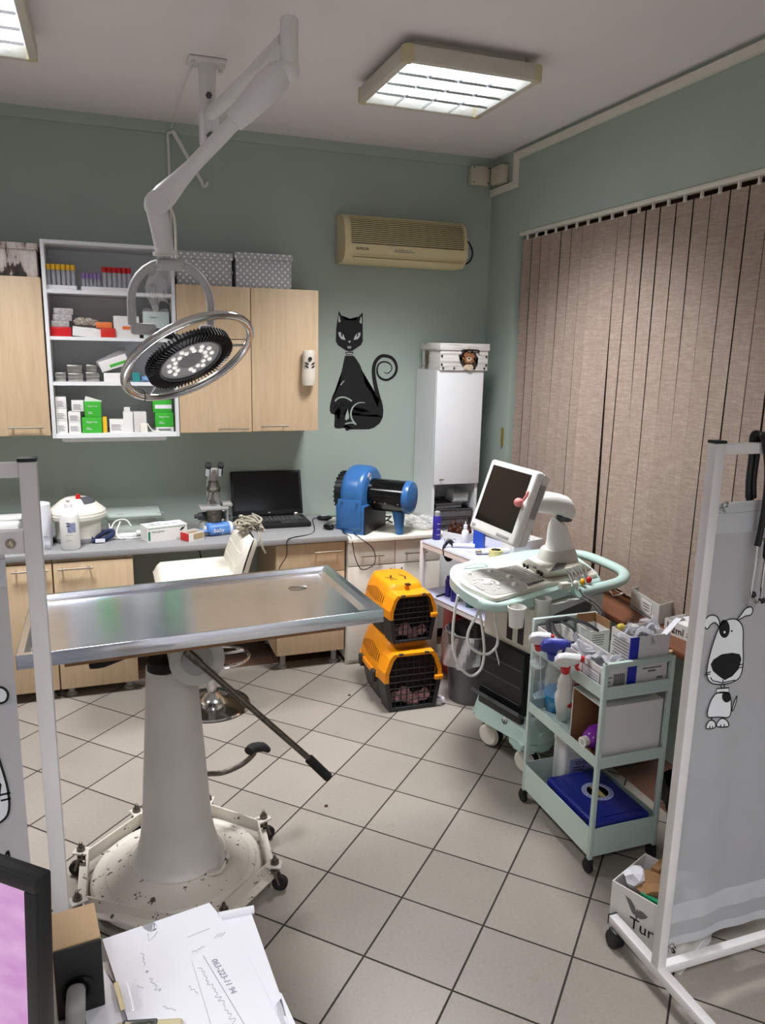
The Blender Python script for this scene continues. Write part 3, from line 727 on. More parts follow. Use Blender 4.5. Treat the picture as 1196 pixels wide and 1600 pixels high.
# second shelf
z = SH[2]
o, a, b, zt = blk('tray_box', 'flat red box under small packs at the left end of second shelf', 'box', 78, 111, 511, z, 4.53, .12, RED)
PK = mat('foil_pack_print', (176, 172, 172), .4, var=.35, vscale=90)
for k, (u0, u1, v0, v1) in enumerate(((80, 108, 502, 511), (83, 112, 493, 502), (84, 114, 485, 493))):
    p, q = PY(u0, v1, 4.54), PY(u1, v0, 4.54)
    So('medicine_pack', ['lowest of the three grey packs on the flat red box', 'middle pack of the three grey packs on the flat red box', 'topmost of the three grey packs on the flat red box'][k], 'pack',
       G().box(p.x, q.x, 4.54, 4.62, zt+.001+k*.0325, zt+.033+k*.0325, .002), PK, 'grey packs on the second shelf')
M = Matrix.Translation((PY(113, 520, 4.53).x, 4.53, z+.006)) @ Matrix.Rotation(.08, 4, 'Y')
So('medicine_carton', 'flat white carton with pale orange stripe lying on the second shelf', 'box', G().box(0, .165, 0, .09, 0, .05, .001, M=M), CARDW)
g = G(); rr = random.Random(4)
for k in range(7): g.crumple((PY(122+k*4.3, 500, 4.56).x, 4.57+.01*(k % 2), z+.080+.006*math.sin(k*2)), (.022, .03, .018), k+3, 2, .3)
So('cotton_wool', 'beige tuft of cotton wool on the flat white carton', 'cotton wool', g, mat('cotton_wool', (176, 166, 152), .95, var=.2, vscale=60), flat=True)
o, a, b, zt = blk('red_carton', 'small red carton on the second shelf under the orange one', 'box', 157, 180, 513, z, 4.515, .10, mat('red_carton', (200, 40, 28), .5))
p, q = PY(150, 505, 4.53), PY(175, 505, 4.53)
So('orange_carton', 'small orange carton on top of red one on second shelf', 'box', G().box(p.x, q.x, 4.522, 4.60, zt+.001, zt+.032, .001), mat('orange_carton', (226, 120, 60), .5, var=.15, vscale=60))
o, a, b, zt = blk('medicine_carton', 'larger white carton with an orange stripe on second shelf', 'box', 177, 217, 494, z, 4.53, .16, CARDW)
Pt(o, 'stripe', G().box(a+.045, b-.002, 4.5285, 4.530, z+.045, z+.062), mat('orange_print', (226, 110, 50), .5))
o, a, b, zt = blk('medicine_carton', 'pale mint carton with torn top behind the lamp yoke on second shelf', 'box', 223, 264, 487, z, 4.55, .1, mat('pale_mint_carton', (208, 220, 216), .6))
text(o, 'Gauze', (a+.035, 4.549, zt-.035), (1, 0, 0), (0, 0, 1), .015, GINK)
Pt(o, 'torn_flap', G().grid(lambda u, v: (a+(b-a)*u, 4.552+.01*v, zt+.02*v*(.6+.4*math.sin(u*9))), 10, 2, .001), CARDW)
So('black_cable', 'black coiled cable lying on the second shelf behind the lamp ring', 'cable', G().tube([(.29+.035*math.cos(k*.7), 4.51+.012*math.sin(k*1.1), z+.008+.004*k) for k in range(14)], .004, 6, sm=3), BLACK)
# third shelf
z = SH[1]
STB = make_steel('instrument_box_steel', (176, 174, 168), .3, (10, 10, 10), .1)
def steelbox(x0, x1, z0, z1, label, y=4.53):
    t = T('instrument_box', label, 'instrument box', ((x0+x1)/2, y+.06, z0)); zm = z0+(z1-z0)*.55
    Pt(t, 'body', G().box(x0+.002, x1-.002, y+.002, y+.12, z0, zm, .003), STB); Pt(t, 'lid', G().box(x0, x1, y, y+.122, zm-.004, z1, .004), STB)
X = lambda u: PY(u, 590, 4.53).x
steelbox(X(86), X(104), z, z+.048, 'small steel instrument box at the left end of third shelf')
steelbox(X(106), X(131), z, z+.044, 'lower steel instrument box in the stack of two on third shelf')
steelbox(X(105), X(130), z+.045, z+.088, 'upper steel instrument box in the stack of two on third shelf')
steelbox(X(134), X(156), z, z+.050, 'dark steel instrument box under a lidded one on third shelf')
steelbox(X(135), X(153), z+.051, z+.09, 'lidded steel instrument box resting on the dark one on third shelf')
o, a, b, zt = blk('flat_carton', 'low white carton supporting the open one on third shelf', 'box', 162, 198, 583, z, 4.515, .14, CARDW)
zc = zt+.002
t = T('open_carton', 'tipped white carton with green stripe and grey open flap on third shelf', 'box', (PY(180, 570, 4.53).x, 4.56, zc))
M = Matrix.Translation((PY(160, 583, 4.52).x, 4.52, zc)) @ Matrix.Rotation(-.33, 4, 'Y')
Pt(t, 'body', G().box(0, .15, 0, .1, 0, .058, .001, M=M), CARDW); Pt(t, 'stripe', G().box(.05, .14, -.0015, -.0002, .012, .026, M=M), GREENC)
M2 = Matrix.Translation((PY(150, 566, 4.52).x, 4.53, zc+.055)) @ Matrix.Rotation(-.48, 4, 'Y')
Pt(t, 'flap', G().box(0, .17, 0, .09, 0, .003, M=M2).box(0, .17, 0, .003, -.03, 0, M=M2), mat('grey_carton_inside', (150, 146, 150), .8))
So('teal_box', 'small teal box on the third shelf behind the lamp ring', 'box', G().box(X(207), X(219), 4.53, 4.59, z, z+.05, .002), TEAL)
So('blue_pouch', 'small pale blue pouch on third shelf beside teal box', 'pouch', G().crumple((X(228), 4.56, z+.016), (.03, .03, .016), 5, 3, .12, z), mat('pale_blue_plastic', (120, 150, 190), .4))
# bottom shelf
z = SH[0]; y = 4.515
X = lambda u: PY(u, 655, y).x
Zp = lambda v: PY(120, v, y).z
def wcarton(u0, u1, z0, z1, label, m=CARDW, grp=None, pr=True, yy=y, dep=.10):
    a, b = X(u0), X(u1); o = So('test_kit_carton', label, 'box', G().box(a, b, yy, yy+dep, z0, z1, .001), m, grp)
    if pr:
        g = G(); h = z1-z0
        for k in range(4): g.box(a+.008, b-.012-.006*(k % 2), yy-.0008, yy-.0002, z0+h*.2+k*h*.13, z0+h*.2+k*h*.13+.003)
        Pt(o, 'print', g, GINK)
    return o
h = .066
for k in range(3): wcarton(88, 105, z+k*h, z+k*h+h-.001, ['lowest', 'middle', 'topmost'][k]+' white carton of the stack of three at the left of bottom shelf', grp='white test cartons')
for k in range(2): wcarton(107, 126, z+k*.058, z+k*.058+.057, ['lower', 'upper'][k]+' of two small white cartons beside the green stack on bottom shelf', grp='white test cartons')
wcarton(113, 132, z+.117, z+.177, 'small white carton crowning the two cartons next to the green stack', grp='white test cartons')
GR = GREENC
def gcarton(u0, u1, z0, z1, label, lab=True, yy=y-.012):
    o = wcarton(u0, u1, z0, z1, label, GR, 'green test kit cartons', False, yy, .11); a = X(u0); s = (X(u1)-a)
    if lab:
        text(o, 'Rapid Test', (a+s*.22, yy-.0004, z1-(z1-z0)*.34), (1, 0, 0), (0, 0, 1), s*.13, PAPER)
        Pt(o, 'print', G().box(a+s*.2, a+s*.5, yy-.001, yy-.0002, z0+.02, z0+.022).box(a+s*.2, a+s*.42, yy-.001, yy-.0002, z0+.028, z0+.03), PAPER)
    return o
gcarton(128, 159, z, z+.085, 'lower green test kit carton of the pair in the middle of bottom shelf')
o = gcarton(133, 159, z+.086, z+.172, 'upper green test kit carton with its lid raised, middle of bottom shelf')
Pt(o, 'open_lid', G().box(0, X(159)-X(133), 0, .002, 0, .03, M=Matrix.Translation((X(133), y, z+.172)) @ Matrix.Rotation(.30, 4, 'Y')), CARDW)
So('yellow_packet', 'yellow packet with red corner beside green test kit cartons', 'packet', G().box(X(160), X(167), y, y+.08, z, z+.085, .003), YELLOW)
o = wcarton(171, 193, z, z+.068, 'open white carton with ragged top beside the yellow packet', pr=True)
So('tall_carton', 'tall narrow white carton leaning open on bottom shelf', 'box', G().box(X(193), X(208), y, y+.09, z, z+.11, .001).box(X(193)+.005, X(204), y, y+.003, z+.11, z+.14, M=Matrix.Identity(4)), CARDW)
t = T('switch_box', 'pale grey boxy plastic device at front of bottom shelf', 'device', (X(219), y, z))
Pt(t, 'body', G().box(X(209), X(229), y-.01, y+.06, z, z+.112, .004), mat('pale_grey_plastic', (206, 204, 200), .5)); Pt(t, 'side_cover', G().box(X(219), X(230), y-.02, y-.01, z, z+.05, .003), OFFW)
wcarton(244, 271, z, z+.026, 'flat white carton under the green ones at right end of bottom shelf', pr=True)
gcarton(243, 271, z+.027, z+.108, 'green test kit carton above the flat white one at right end of bottom shelf', yy=y)
o = gcarton(240, 269, z+.109, z+.178, 'topmost green carton with white label at right end of bottom shelf', lab=False, yy=y)
Pt(o, 'white_label', G().box(X(243), X(269), y-.0015, y-.0002, z+.13, z+.152), PAPER)
So('white_cable', 'thin white cable curled on bottom shelf before the green cartons', 'cable', G().tube([(X(230), y-.01, z+.05), (X(235), y-.015, z+.02), (X(240), y-.02, z+.006), (X(248), y-.015, z+.01), (X(243), y-.02, z+.005), (X(252), y-.028, z+.005)], .003, 6, sm=4), OFFW)
# ================================================================== desk along the back wall
ZD = .82
So('worktop', 'long grey laminate worktop along the back wall', 'worktop', G().box(-1.6, 1.298, 4.19, 4.79, ZD-.034, ZD, .004), LAMINATE)
def base_unit(x0, x1, label, doors, yf, zt, zb=.085, m=WOOD, legs=True):
    t = T('base_cabinet', label, 'cabinet', ((x0+x1)/2, yf+.25, 0))
    g = G(); k = .018; yb = 4.77
    g.box(x0, x0+k, yf+.02, yb, zb, zt); g.box(x1-k, x1, yf+.02, yb, zb, zt); g.box(x0+k, x1-k, yf+.02, yb, zb, zb+k); g.box(x0+k, x1-k, yf+.02, yb, zt-k, zt); g.box(x0+k, x1-k, yb-.006, yb, zb+k, zt-k)
    Pt(t, 'body', g, m)
    for kind, a, b, z0, z1, h in doors:
        dr = Pt(t, kind, G().box(a, b, yf, yf+.018, z0, z1, .0015), m)
        if h and h[0] == 'bar': bar_handle(dr, h[1], h[2], yf, h[3])
        if h and h[0] == 'knob': Pt(dr, 'handle', G().cyl((h[1], yf, h[2]), (h[1], yf-.025, h[2]), .005, n=8).cyl((h[1], yf-.028, h[2]-.02), (h[1], yf-.028, h[2]+.02), .005, n=8), NICKEL)
    if legs:
        for x in (x0+.05, x1-.05):
            for y in (yf+.06, yb-.06): Pt(t, 'leg', G().lathe([(.028, 0), (.028, .014), (.017, .02), (.017, zb), (0, zb)], Matrix.Translation((x, y, 0)), 14), GREYP)
    return t
base_unit(-.306, .094, 'light wood base cabinet under left worktop, nearest the chair', [('door', -.304, .092, .06, .765, ('bar', -.282, -.108, .737))], 4.20, .784, .06)
base_unit(-.712, -.310, 'light wood base cabinet at far left under the worktop', [('door', -.710, -.312, .06, .765, ('bar', -.50, -.325, .737))], 4.20, .784, .06)
base_unit(.875, 1.292, 'light wood base cabinet with drawer under the right end of worktop', [('drawer', .877, 1.290, .60, .775, ('bar', 1.10, 1.268, .725)), ('door', .877, 1.290, .097, .596, None)], 4.225, .784, .095)
# white base cabinet
t = base_unit(1.302, 1.90, 'white base cabinet with drawers under the blue blower', [('drawer', 1.304, 1.598, .625, .765, ('bar', 1.375, 1.52, .69)), ('drawer', 1.602, 1.898, .625, .765, ('bar', 1.655, 1.80, .69)),
              ('door', 1.304, 1.598, .03, .62, ('knob', 1.565, .585)), ('door', 1.602, 1.898, .03, .62, ('knob', 1.635, .585))], 4.20, .775, .03, CREAM, False)
Pt(t, 'top_board', G().box(1.300, 1.925, 4.17, 4.78, .775, .80, .003), CREAM); Pt(t, 'plinth', G().box(1.305, 1.895, 4.22, 4.25, 0, .03), CREAM)
# tall cabinet
x0, x1, yf, yb = 1.945, 2.266, 4.45, 4.79
t = T('tall_cabinet', 'tall narrow white cabinet with an open niche in the corner', 'cabinet', (2.105, 4.62, 0)); k = .018
g = G(); g.box(x0, x0+k, yf+.019, yb, .07, 1.77); g.box(x1-k, x1, yf+.019, yb, .07, 1.77)
for z in (.07, .705, 1.045, 1.752): g.box(x0+k, x1-k, yf+.019, yb, z, z+k)
g.box(x0+k, x1-k, yb-.006, yb, .088, 1.752)
Pt(t, 'body', g, WHITE)
dr = Pt(t, 'door', G().box(x0+.001, x1-.001, yf, yf+.018, 1.05, 1.768, .0015), WHITE)
Pt(dr, 'knob', G().cyl((1.99, yf, 1.085), (1.99, yf-.022, 1.085), .004, n=8).cyl((1.975, yf-.025, 1.085), (2.005, yf-.025, 1.085), .005, n=8), NICKEL)
Pt(t, 'door', G().box(x0+.001, x1-.001, yf, yf+.018, .072, .72, .0015), WHITE)
Pt(t, 'plinth', G().box(x0, x1, yf+.03, yb, 0, .07), BLACK)
TRAYM = make_steel('dull_tray_steel', (128, 131, 136), .42, (10, 10, 10), .15, .6)
# trays in the niche
zt = .724
def tray(cx, cy, w, d, z, h, label, m=TRAYM, rz=0):
    M = Matrix.Translation((cx, cy, z)) @ Matrix.Rotation(rz, 4, 'Z'); g = G(); k = .002
    g.prism([(-w/2, -d/2), (w/2, -d/2), (w/2, d/2), (-w/2, d/2)], 0, k, M)
    for q in range(4):
        a = Matrix.Rotation(q*PI/2, 4, 'Z'); L, B = (w, d) if q % 2 == 0 else (d, w)
        g.box(-L/2, L/2, B/2-k, B/2, k, h, M=M @ a); g.box(-L/2-.006, L/2+.006, B/2-k, B/2+.008, h, h+k, M=M @ a)
    return So('instrument_tray', label, 'tray', g, m, 'steel trays in the niche')
tray(2.105, 4.605, .25, .25, zt, .045, 'lowest steel instrument tray in the corner cabinet niche')
tray(2.095, 4.60, .24, .25, zt+.052, .045, 'second steel instrument tray up in the corner cabinet niche', TRAYM, .03)
tray(2.115, 4.595, .25, .24, zt+.104, .05, 'third steel instrument tray up, tilted slightly, in the corner niche', TRAYM, -.05)
tray(2.07, 4.60, .19, .22, zt+.160, .03, 'small topmost steel tray at the left of the corner niche', TRAYM, .08)
g = G(); rr = random.Random(2)
for k in range(7): g.tube([(1.985+.012*k, 4.50+.01*(k % 3), zt+.197), (1.99+.013*k, 4.56, zt+.205), (1.985+.012*k, 4.62+.01*(k % 2), zt+.199)], .0028, 6)
So('instruments', 'small bundle of steel instruments on the topmost tray', 'instruments', g, DARKST, kind='stuff')
g = G(); g.box(2.165-.055, 2.165+.055, 4.50, 4.62, zt+.196, zt+.2)
for x in (2.111, 2.217): g.box(x, x+.002, 4.50, 4.62, zt+.2, zt+.255)
for y in (4.50, 4.618): g.box(2.112, 2.218, y, y+.002, zt+.2, zt+.255)
for k in range(4): g.sph((2.128+k*.025, 4.5, zt+.212), .010, n=10)
So('clear_dish', 'clear ribbed plastic dish on the trays in the corner niche', 'dish', g, CLEAR)
# dog box on the tall cabinet
PL = make_plank(); t = lidded_box(1.95, 2.29, 4.43, 4.74, 1.771, 1.936, .042, PL, PL, 'white plank-print storage box with terrier portrait on tall corner cabinet')
FUR = [mat('print_dark_fur', (52, 36, 28), .6, var=.3, vscale=60), mat('print_tan_fur', (150, 100, 62), .6, var=.25, vscale=60), mat('print_pale_fur', (206, 188, 164), .6, var=.2, vscale=60)]
def blob(cx, cz_, rx, rz, y, n=18, jag=.25, seed=1):
    r_ = random.Random(seed); return [V(cx+rx*(1+r_.uniform(-jag, jag))*math.cos(2*PI*k/n), y, cz_+rz*(1+r_.uniform(-jag, jag))*math.sin(2*PI*k/n)) for k in range(n)]
yb2 = 4.4325
g = G(); g.poly(blob(2.145, 1.838, .060, .062, yb2, 26, jag=.3), NB, .0006)
g.i = 1; g.poly(blob(2.148, 1.848, .040, .036, yb2-.0007, 22), NB, .0006)
g.i = 2; g.poly(blob(2.149, 1.842, .018, .016, yb2-.0010), NB, .0004)
g.i = 2; g.poly(blob(2.15, 1.792, .034, .018, yb2-.0007, seed=3), NB, .0006); g.poly(blob(2.144, 1.901, .012, .016, 4.4285, seed=5), NB, .0006)
g.i = 0; g.poly(blob(2.150, 1.846, .007, .006, yb2-.0014), NB, .0005); g.poly(blob(2.138, 1.858, .003, .003, yb2-.0014, 8, .05), NB, .0005); g.poly(blob(2.160, 1.858, .003, .003, yb2-.0014, 8, .05), NB, .0005)
Pt(t, 'dog_portrait', g, FUR)
g = G()
for x, z in ((1.965, 1.858), (2.27, 1.858), (1.965, 1.806), (2.27, 1.806), (1.975, 1.785), (2.05, 1.785), (2.19, 1.785), (2.258, 1.785)): g.cyl((x, 4.4335, z), (x, 4.431, z), .0062, n=12)
Pt(t, 'rivets', g, INK)
g = G()
for z in (1.872, 1.823): g.box(1.954, 2.10, 4.4322, 4.433, z, z+.002); g.box(2.19, 2.286, 4.4322, 4.433, z-.006, z-.0045)
Pt(t, 'plank_lines', g, GINK)
Pt(t, 'handle', G().tube([(2.10, 4.431, 1.885), (2.105, 4.426, 1.896), (2.205, 4.426, 1.896), (2.21, 4.431, 1.88)], .005, 6, sm=3), BLACK)
Pt(t, 'rope_print', G().poly([V(1.9525, 4.62+.012*math.sin(k*1.3), 1.775+k*.0115) for k in range(11)]+[V(1.9525, 4.665+.012*math.sin(k*1.3+1), 1.89-k*.0115) for k in range(11)], (-1, 0, 0), .0006), mat('rope_print', (120, 112, 92), .8, var=.2, vscale=50))

# ================================================================== things on the worktop
Pd = lambda u, v: PZ(u, v, ZD)
# white scale
xr_ = PZ(33, 850, ZD).x
t = T('bench_scale', 'white two-tier bench scale with round pan at left end of worktop', 'scale', (xr_-.17, 4.42, ZD))
Pt(t, 'body', G().prism([(xr_-.36, 4.25), (xr_, 4.25), (xr_, 4.62), (xr_-.36, 4.62)], ZD, ZD+.055, bev=.012), WPLA)
Pt(t, 'back_unit', G().box(xr_-.35, xr_-.005, 4.46, 4.62, ZD+.05, ZD+.11, .015).box(xr_-.25, xr_+.004, 4.54, 4.62, ZD+.11, ZD+.135, .01), WPLA)
Pt(t, 'pan', G().lathe([(0, 0), (.10, 0), (.103, .02), (.098, .024), (0, .024)], Matrix.Translation((xr_-.12, 4.36, ZD+.056)), 32), GREYP)
# kitchen roll
p = Pd(61, 856); h = PY(61, 788, p.y).z-ZD
t = T('paper_roll', 'white kitchen paper roll standing on worktop behind the left screen post', 'paper roll', (p.x, p.y+.02, ZD))
g = G(); pr = [(.022, 0), (.068, 0), (.070, h*.5), (.067, h), (.022, h), (.022, h*.6), (.022, 0)]; g.lathe(pr, Matrix.Translation((p.x, p.y+.02, ZD)), 28)
g.grid(lambda u, v: (p.x+.03+.03*u, p.y-.047-.006*math.sin(v*6)-.012*u, ZD+.002+h*.3*v), 4, 6, .001)
Pt(t, 'paper', g, PAPER, ang=50); Pt(t, 'core', G().lathe([(.0195, 0), (.0215, 0), (.0215, h), (.0195, h), (.0195, 0)], Matrix.Translation((p.x, p.y+.02, ZD)), 20), CARDB)
# pump bottle
p = Pd(111, 857); ht = PY(108, 779, p.y).z-ZD
t = T('squeeze_bottle', 'tall white push-pull bottle with blue label in front of the centrifuge', 'bottle', (p.x, p.y, ZD))
M = Matrix.Translation((p.x, p.y, ZD)); r = .049
Pt(t, 'body', G().lathe([(r*.9, 0), (r, .008), (r*1.0, ht*.66), (r*.94, ht*.72), (r*.55, ht*.80), (r*.36, ht*.82), (0, ht*.82)], M, 28), WPLA)
Pt(t, 'cap', G().lathe([(r*.40, ht*.82), (r*.38, ht*.90), (r*.2, ht*.92), (r*.16, ht*.97), (r*.30, ht*.975), (r*.28, ht), (0, ht)], M, 20), WPLA)
def wraplabel(cx, cy, r_, z0, z1, a0, a1, m, par, name='label_print', n=12):
    g = G(); g.grid(lambda u, v: (cx+(r_+.0008)*math.cos(a0+(a1-a0)*u), cy+(r_+.0008)*math.sin(a0+(a1-a0)*u), z0+(z1-z0)*v), n, 1, .0004)
    return Pt(par, name, g, m)
wraplabel(p.x, p.y, r, ZD+ht*.36, ZD+ht*.55, -1.75, -.9, mat('pale_blue_label', (176, 184, 214), .5, var=.2, vscale=90), t)
wraplabel(p.x, p.y, r, ZD+ht*.535, ZD+ht*.555, -1.85, -1.5, INK, t); wraplabel(p.x, p.y, r, ZD+ht*.48, ZD+ht*.5, -1.85, -1.5, INK, t)
wraplabel(p.x, p.y, r, ZD+ht*.31, ZD+ht*.315, -1.9, -1.2, GINK, t); wraplabel(p.x, p.y, r, ZD+ht*.2, ZD+ht*.205, -1.9, -1.3, GINK, t)
# centrifuge
cx, cy = PZ(124, 838, ZD).x, 4.47
t = T('centrifuge', 'round cream centrifuge with conical lid behind the white bottle', 'centrifuge', (cx, cy, ZD)); M = Matrix.Translation((cx, cy, ZD))
Pt(t, 'base', G().lathe([(.118, 0), (.122, .006), (.122, .028), (.118, .03)], M, 36), GREYP)
Pt(t, 'body', G().lathe([(.117, .028), (.120, .11), (.150, .135), (.153, .155), (.148, .16), (0, .16)], M, 40), OFFW)
Pt(t, 'lid', G().lathe([(.150, .158), (.150, .17), (.142, .178), (.085, .225), (.06, .238), (0, .238)], M, 40), OFFW)
Pt(t, 'lid_window', G().lathe([(0, .2395), (.058, .239), (.072, .236), (.098, .2165), (.098, .214)], M @ Matrix.Rotation(-1.15, 4, 'Z'), 14, 1.5), DGREY)
Pt(t, 'lid_knob', G().cyl((cx+.01, cy-.03, ZD+.237), (cx+.01, cy-.03, ZD+.262), .014, .011, 14), RED)
So('mains_lead', 'black twisted mains lead on worktop between paper roll and centrifuge', 'cable', G().tube([(cx-.135+.02*math.sin(k*1.9), 4.40+.02*math.cos(k*1.3)+k*.006, ZD+.008+.017*abs(math.sin(k*.9))) for k in range(12)], .0045, 6, sm=4), BLACK)
# glass-topped platform
t = T('balance_platform', 'glass-topped lab balance platform against the wall beside centrifuge', 'balance', (.02, 4.62, ZD))
p0, p1, p2 = PZ(165, 814, .93), PZ(253, 808, .93), PZ(155, 800, .93)
yA, yB = 4.50, 4.74; xa, xb = PY(163, 816, yA).x, PY(252, 808, yA).x
Pt(t, 'glass_plate', G().box(xa, xb, yA, yB, .925, .937, .002), GLASSY)
Pt(t, 'plate_tray', G().box(xa+.006, xb-.006, yA+.006, yB-.006, .914, .924, .002), mat('pale_green_plastic', (196, 206, 196), .4))
Pt(t, 'body', G().box(xa+.015, xa+.175, yA+.03, yB-.02, ZD, .914, .004).box(xb-.14, xb-.03, yA+.03, yB-.02, ZD, .914, .004), mat('pale_green_plastic', (196, 206, 196), .4))
Pt(t, 'black_strip', G().box(xa+.176, xb-.141, yA+.04, yB-.03, ZD, .914), BLACK)
g = G()
for x in (xa+.02, xb-.07): g.box(x, x+.04, yB-.045, yB-.03, .9372, .939); g.box(x+.05, x+.09, yA+.03, yA+.045, .9372, .939)
Pt(t, 'plate_clip', g, GREYP)
text(t, 'KERN', (xb-.12, yA+.0295, .885), (1, 0, 0), (0, 0, 1), .014, GINK) if False else None
# white cables and power strip
p = Pd(195, 840)
t = T('power_strip', 'white power strip lying in front of the balance platform', 'power strip', (p.x, p.y, ZD))
Pt(t, 'body', G().box(p.x-.075, p.x+.065, p.y-.02, p.y+.03, ZD, ZD+.022, .005), WPLA); Pt(t, 'plug', G().cyl((p.x+.065, p.y+.005, ZD+.02), (p.x+.10, p.y+.005, ZD+.02), .018, .015), WPLA)
g = G(); g.tube([PY(172, 830, 4.44), PY(180, 815, 4.47), PY(196, 812, 4.47), PY(205, 822, 4.46)], .004, 6, sm=6); g.tube([PY(170, 818, 4.48), PY(175, 838, 4.42), (p.x-.03, p.y-.03, ZD+.004), (p.x+.05, p.y-.035, ZD+.004), (p.x+.13, p.y-.01, ZD+.004)], .004, 6, sm=6)
g.tube([PY(188, 815, 4.47), PY(182, 832, 4.43), PY(187, 841, 4.40), (p.x+.01, p.y-.03, ZD+.006)], .004, 6, sm=6)
So('white_cables', 'loops of white cable around the power strip on worktop', 'cables', g, WPLA)
# navy strap
p = Pd(160, 846)
g = G(); g.tube([(p.x-.05, p.y-.03, ZD+.012), (p.x-.01, p.y-.03, ZD+.012), (p.x+.05, p.y+.01, ZD+.028), (p.x+.055, p.y+.03, ZD+.05), (p.x+.02, p.y+.03, ZD+.045), (p.x-.04, p.y+.0, ZD+.02), (p.x-.06, p.y-.02, ZD+.025)], .012, 8, sm=5, flat=1.2)
t = T('webbing_strap', 'folded navy webbing strap with white tag on worktop', 'strap', (p.x, p.y, ZD)); Pt(t, 'webbing', g, mat('navy_webbing', (36, 44, 78), .85, var=.15, vscale=80))
Pt(t, 'tag', G().box(p.x-.035, p.x+.015, p.y-.046, p.y-.043, ZD+.006, ZD+.026), PAPER)
# glove box
A, B, Cc = Pd(231, 848), Pd(293, 840), Pd(223, 840)
M, L1, L2 = fit(B, A, rect(B, A, .115), ZD, .083)
t = T('glove_box', 'white and green glove dispenser carton on front edge of worktop', 'box', ((A+B)/2)); g = G(); g.box(0, 1, 0, 1, 0, 1, M=M); Pt(t, 'carton', g, CARDW)
GRD = mat('dark_green_print', (40, 120, 84), .5, var=.05)
g = G(); g.box(.02, .07, -.006, -.001, .1, .72, M=M); g.box(.02, .98, -.006, -.001, .88, .91, M=M); g.box(.05, .95, .35, .42, 1.0, 1.01, M=M); Pt(t, 'green_print', g, GRD)
g = G(); g.poly([M @ V(*q) for q in ((.80, -.004, .55), (.86, -.004, .78), (.95, -.004, .82), (.90, -.004, .66), (.86, -.004, .60))], (0, -1, 0), .0005); Pt(t, 'bird_logo', g, INK)
text(t, 'vinyl gloves', M @ V(.1, -.004, .62), M.to_3x3() @ V(1, 0, 0), (0, 0, 1), .016, GINK)
g = G(); g.crumple(M @ V(.45, .5, 1.02), (.06, .02, .012), 3, 3, .3); g.crumple(M @ V(.78, .4, 1.02), (.03, .018, .012), 4, 3, .3); Pt(t, 'glove_tips', g, PAPER)
# small carton
A, B = Pd(296, 847), Pd(319, 842); M, L1, L2 = fit(B, A, rect(B, A, .08), ZD, .048)
t = T('small_carton', 'small red-sided carton with brown contents next to glove box', 'box', (A+B)/2); g = G(); openbox(g, M, L1, L2, .048, .002); Pt(t, 'carton', g, CARDW)
Pt(t, 'red_side', G().box(-.03, -.001, .05, .95, .05, .95, M=M), RED); Pt(t, 'contents', G().box(.1, .9, .1, .9, .06, .75, M=M), CARDB); Pt(t, 'front_window', G().box(.3, .95, -.02, -.001, .2, .85, M=M), mat('pale_brown_card', (170, 150, 110), .8))
# wipes pack
p = Pd(345, 836); M = Matrix.Translation((p.x, p.y+.03, ZD)) @ Matrix.Rotation(.25, 4, 'Z')
t = T('wipes_pack', 'blue and white soft wipes pack beside the microscope', 'pack', (p.x, p.y+.03, ZD))
g = G(); g.box(-.085, .085, -.05, .05, 0, .07, .026, M=M, seg=4); g.box(-.11, -.08, -.045, .045, .03, .036, .003, M=M); g.box(.08, .11, -.045, .045, .03, .036, .003, M=M)
Pt(t, 'film', g, mat('wipes_pack_print', (84, 132, 196), .35, var=.5, vscale=16)); text(t, 'baby', M @ V(-.06, -.0508, .024), M.to_3x3() @ V(1, 0, 0), M.to_3x3() @ V(0, 0, 1), .036, PAPER, shear=.2)
Pt(t, 'white_band', G().box(.035, .070, -.0508, .0508, -.0, .0708, .0262, M=M, seg=4), PAPER)
# microscope
cx, cy = PZ(325, 812, ZD).x, 4.45
t = T('microscope', 'old grey binocular microscope on the worktop beside the laptop', 'microscope', (cx, cy, ZD)); MG = mat('microscope_grey_enamel', (152, 152, 146), .35)
O = lambda x, y, z: V(cx+x, cy+y, ZD+z)
g = G(); g.prism([(-.085, -.08), (.05, -.08), (.05, .12), (-.085, .12)], 0, .055, Matrix.Translation(O(0, 0, 0)), .012, top=[(-.075, -.07), (.04, -.07), (.04, .11), (-.075, .11)])
Pt(t, 'foot', g, mat('microscope_pale_enamel', (186, 186, 178), .4))
g = G(); g.box(cx-.035, cx+.025, cy+.05, cy+.11, ZD+.05, ZD+.25, .012); g.tube([O(-.005, .09, .23), O(-.005, .085, .29), O(-.005, .03, .32)], [.03, .03, .024], 12, sm=3)
Pt(t, 'arm', g, MG)
st = Pt(t, 'stage', G().box(cx-.09, cx+.07, cy-.075, cy+.06, ZD+.148, ZD+.162, .003), GREYP)
Pt(st, 'slide_holder', G().box(cx+.04, cx+.095, cy-.05, cy+.05, ZD+.162, ZD+.178, .003).cyl(O(.065, -.03, .148), O(.065, -.03, .07), .009), MG)
Pt(t, 'condenser', G().cyl(O(-.005, -.02, .06), O(-.005, -.02, .145), .04, .046, 20).cyl(O(-.005, -.02, .055), O(-.005, -.02, .06), .034), DARKST)
for s in (-1, 1): Pt(t, 'focus_knob', G().cyl(O(-.005+s*.03, .08, .085), O(-.005+s*.085, .08, .085), .026, .022, 18).cyl(O(-.005+s*.085, .08, .085), O(-.005+s*.105, .08, .085), .013, .012, 14), DGREY)
np_ = Pt(t, 'nosepiece', G().lathe([(.012, .236), (.036, .246), (.040, .262), (.030, .285), (.024, .31), (0, .31)], Matrix.Translation(O(-.005, .0, 0)), 20), DARKST)
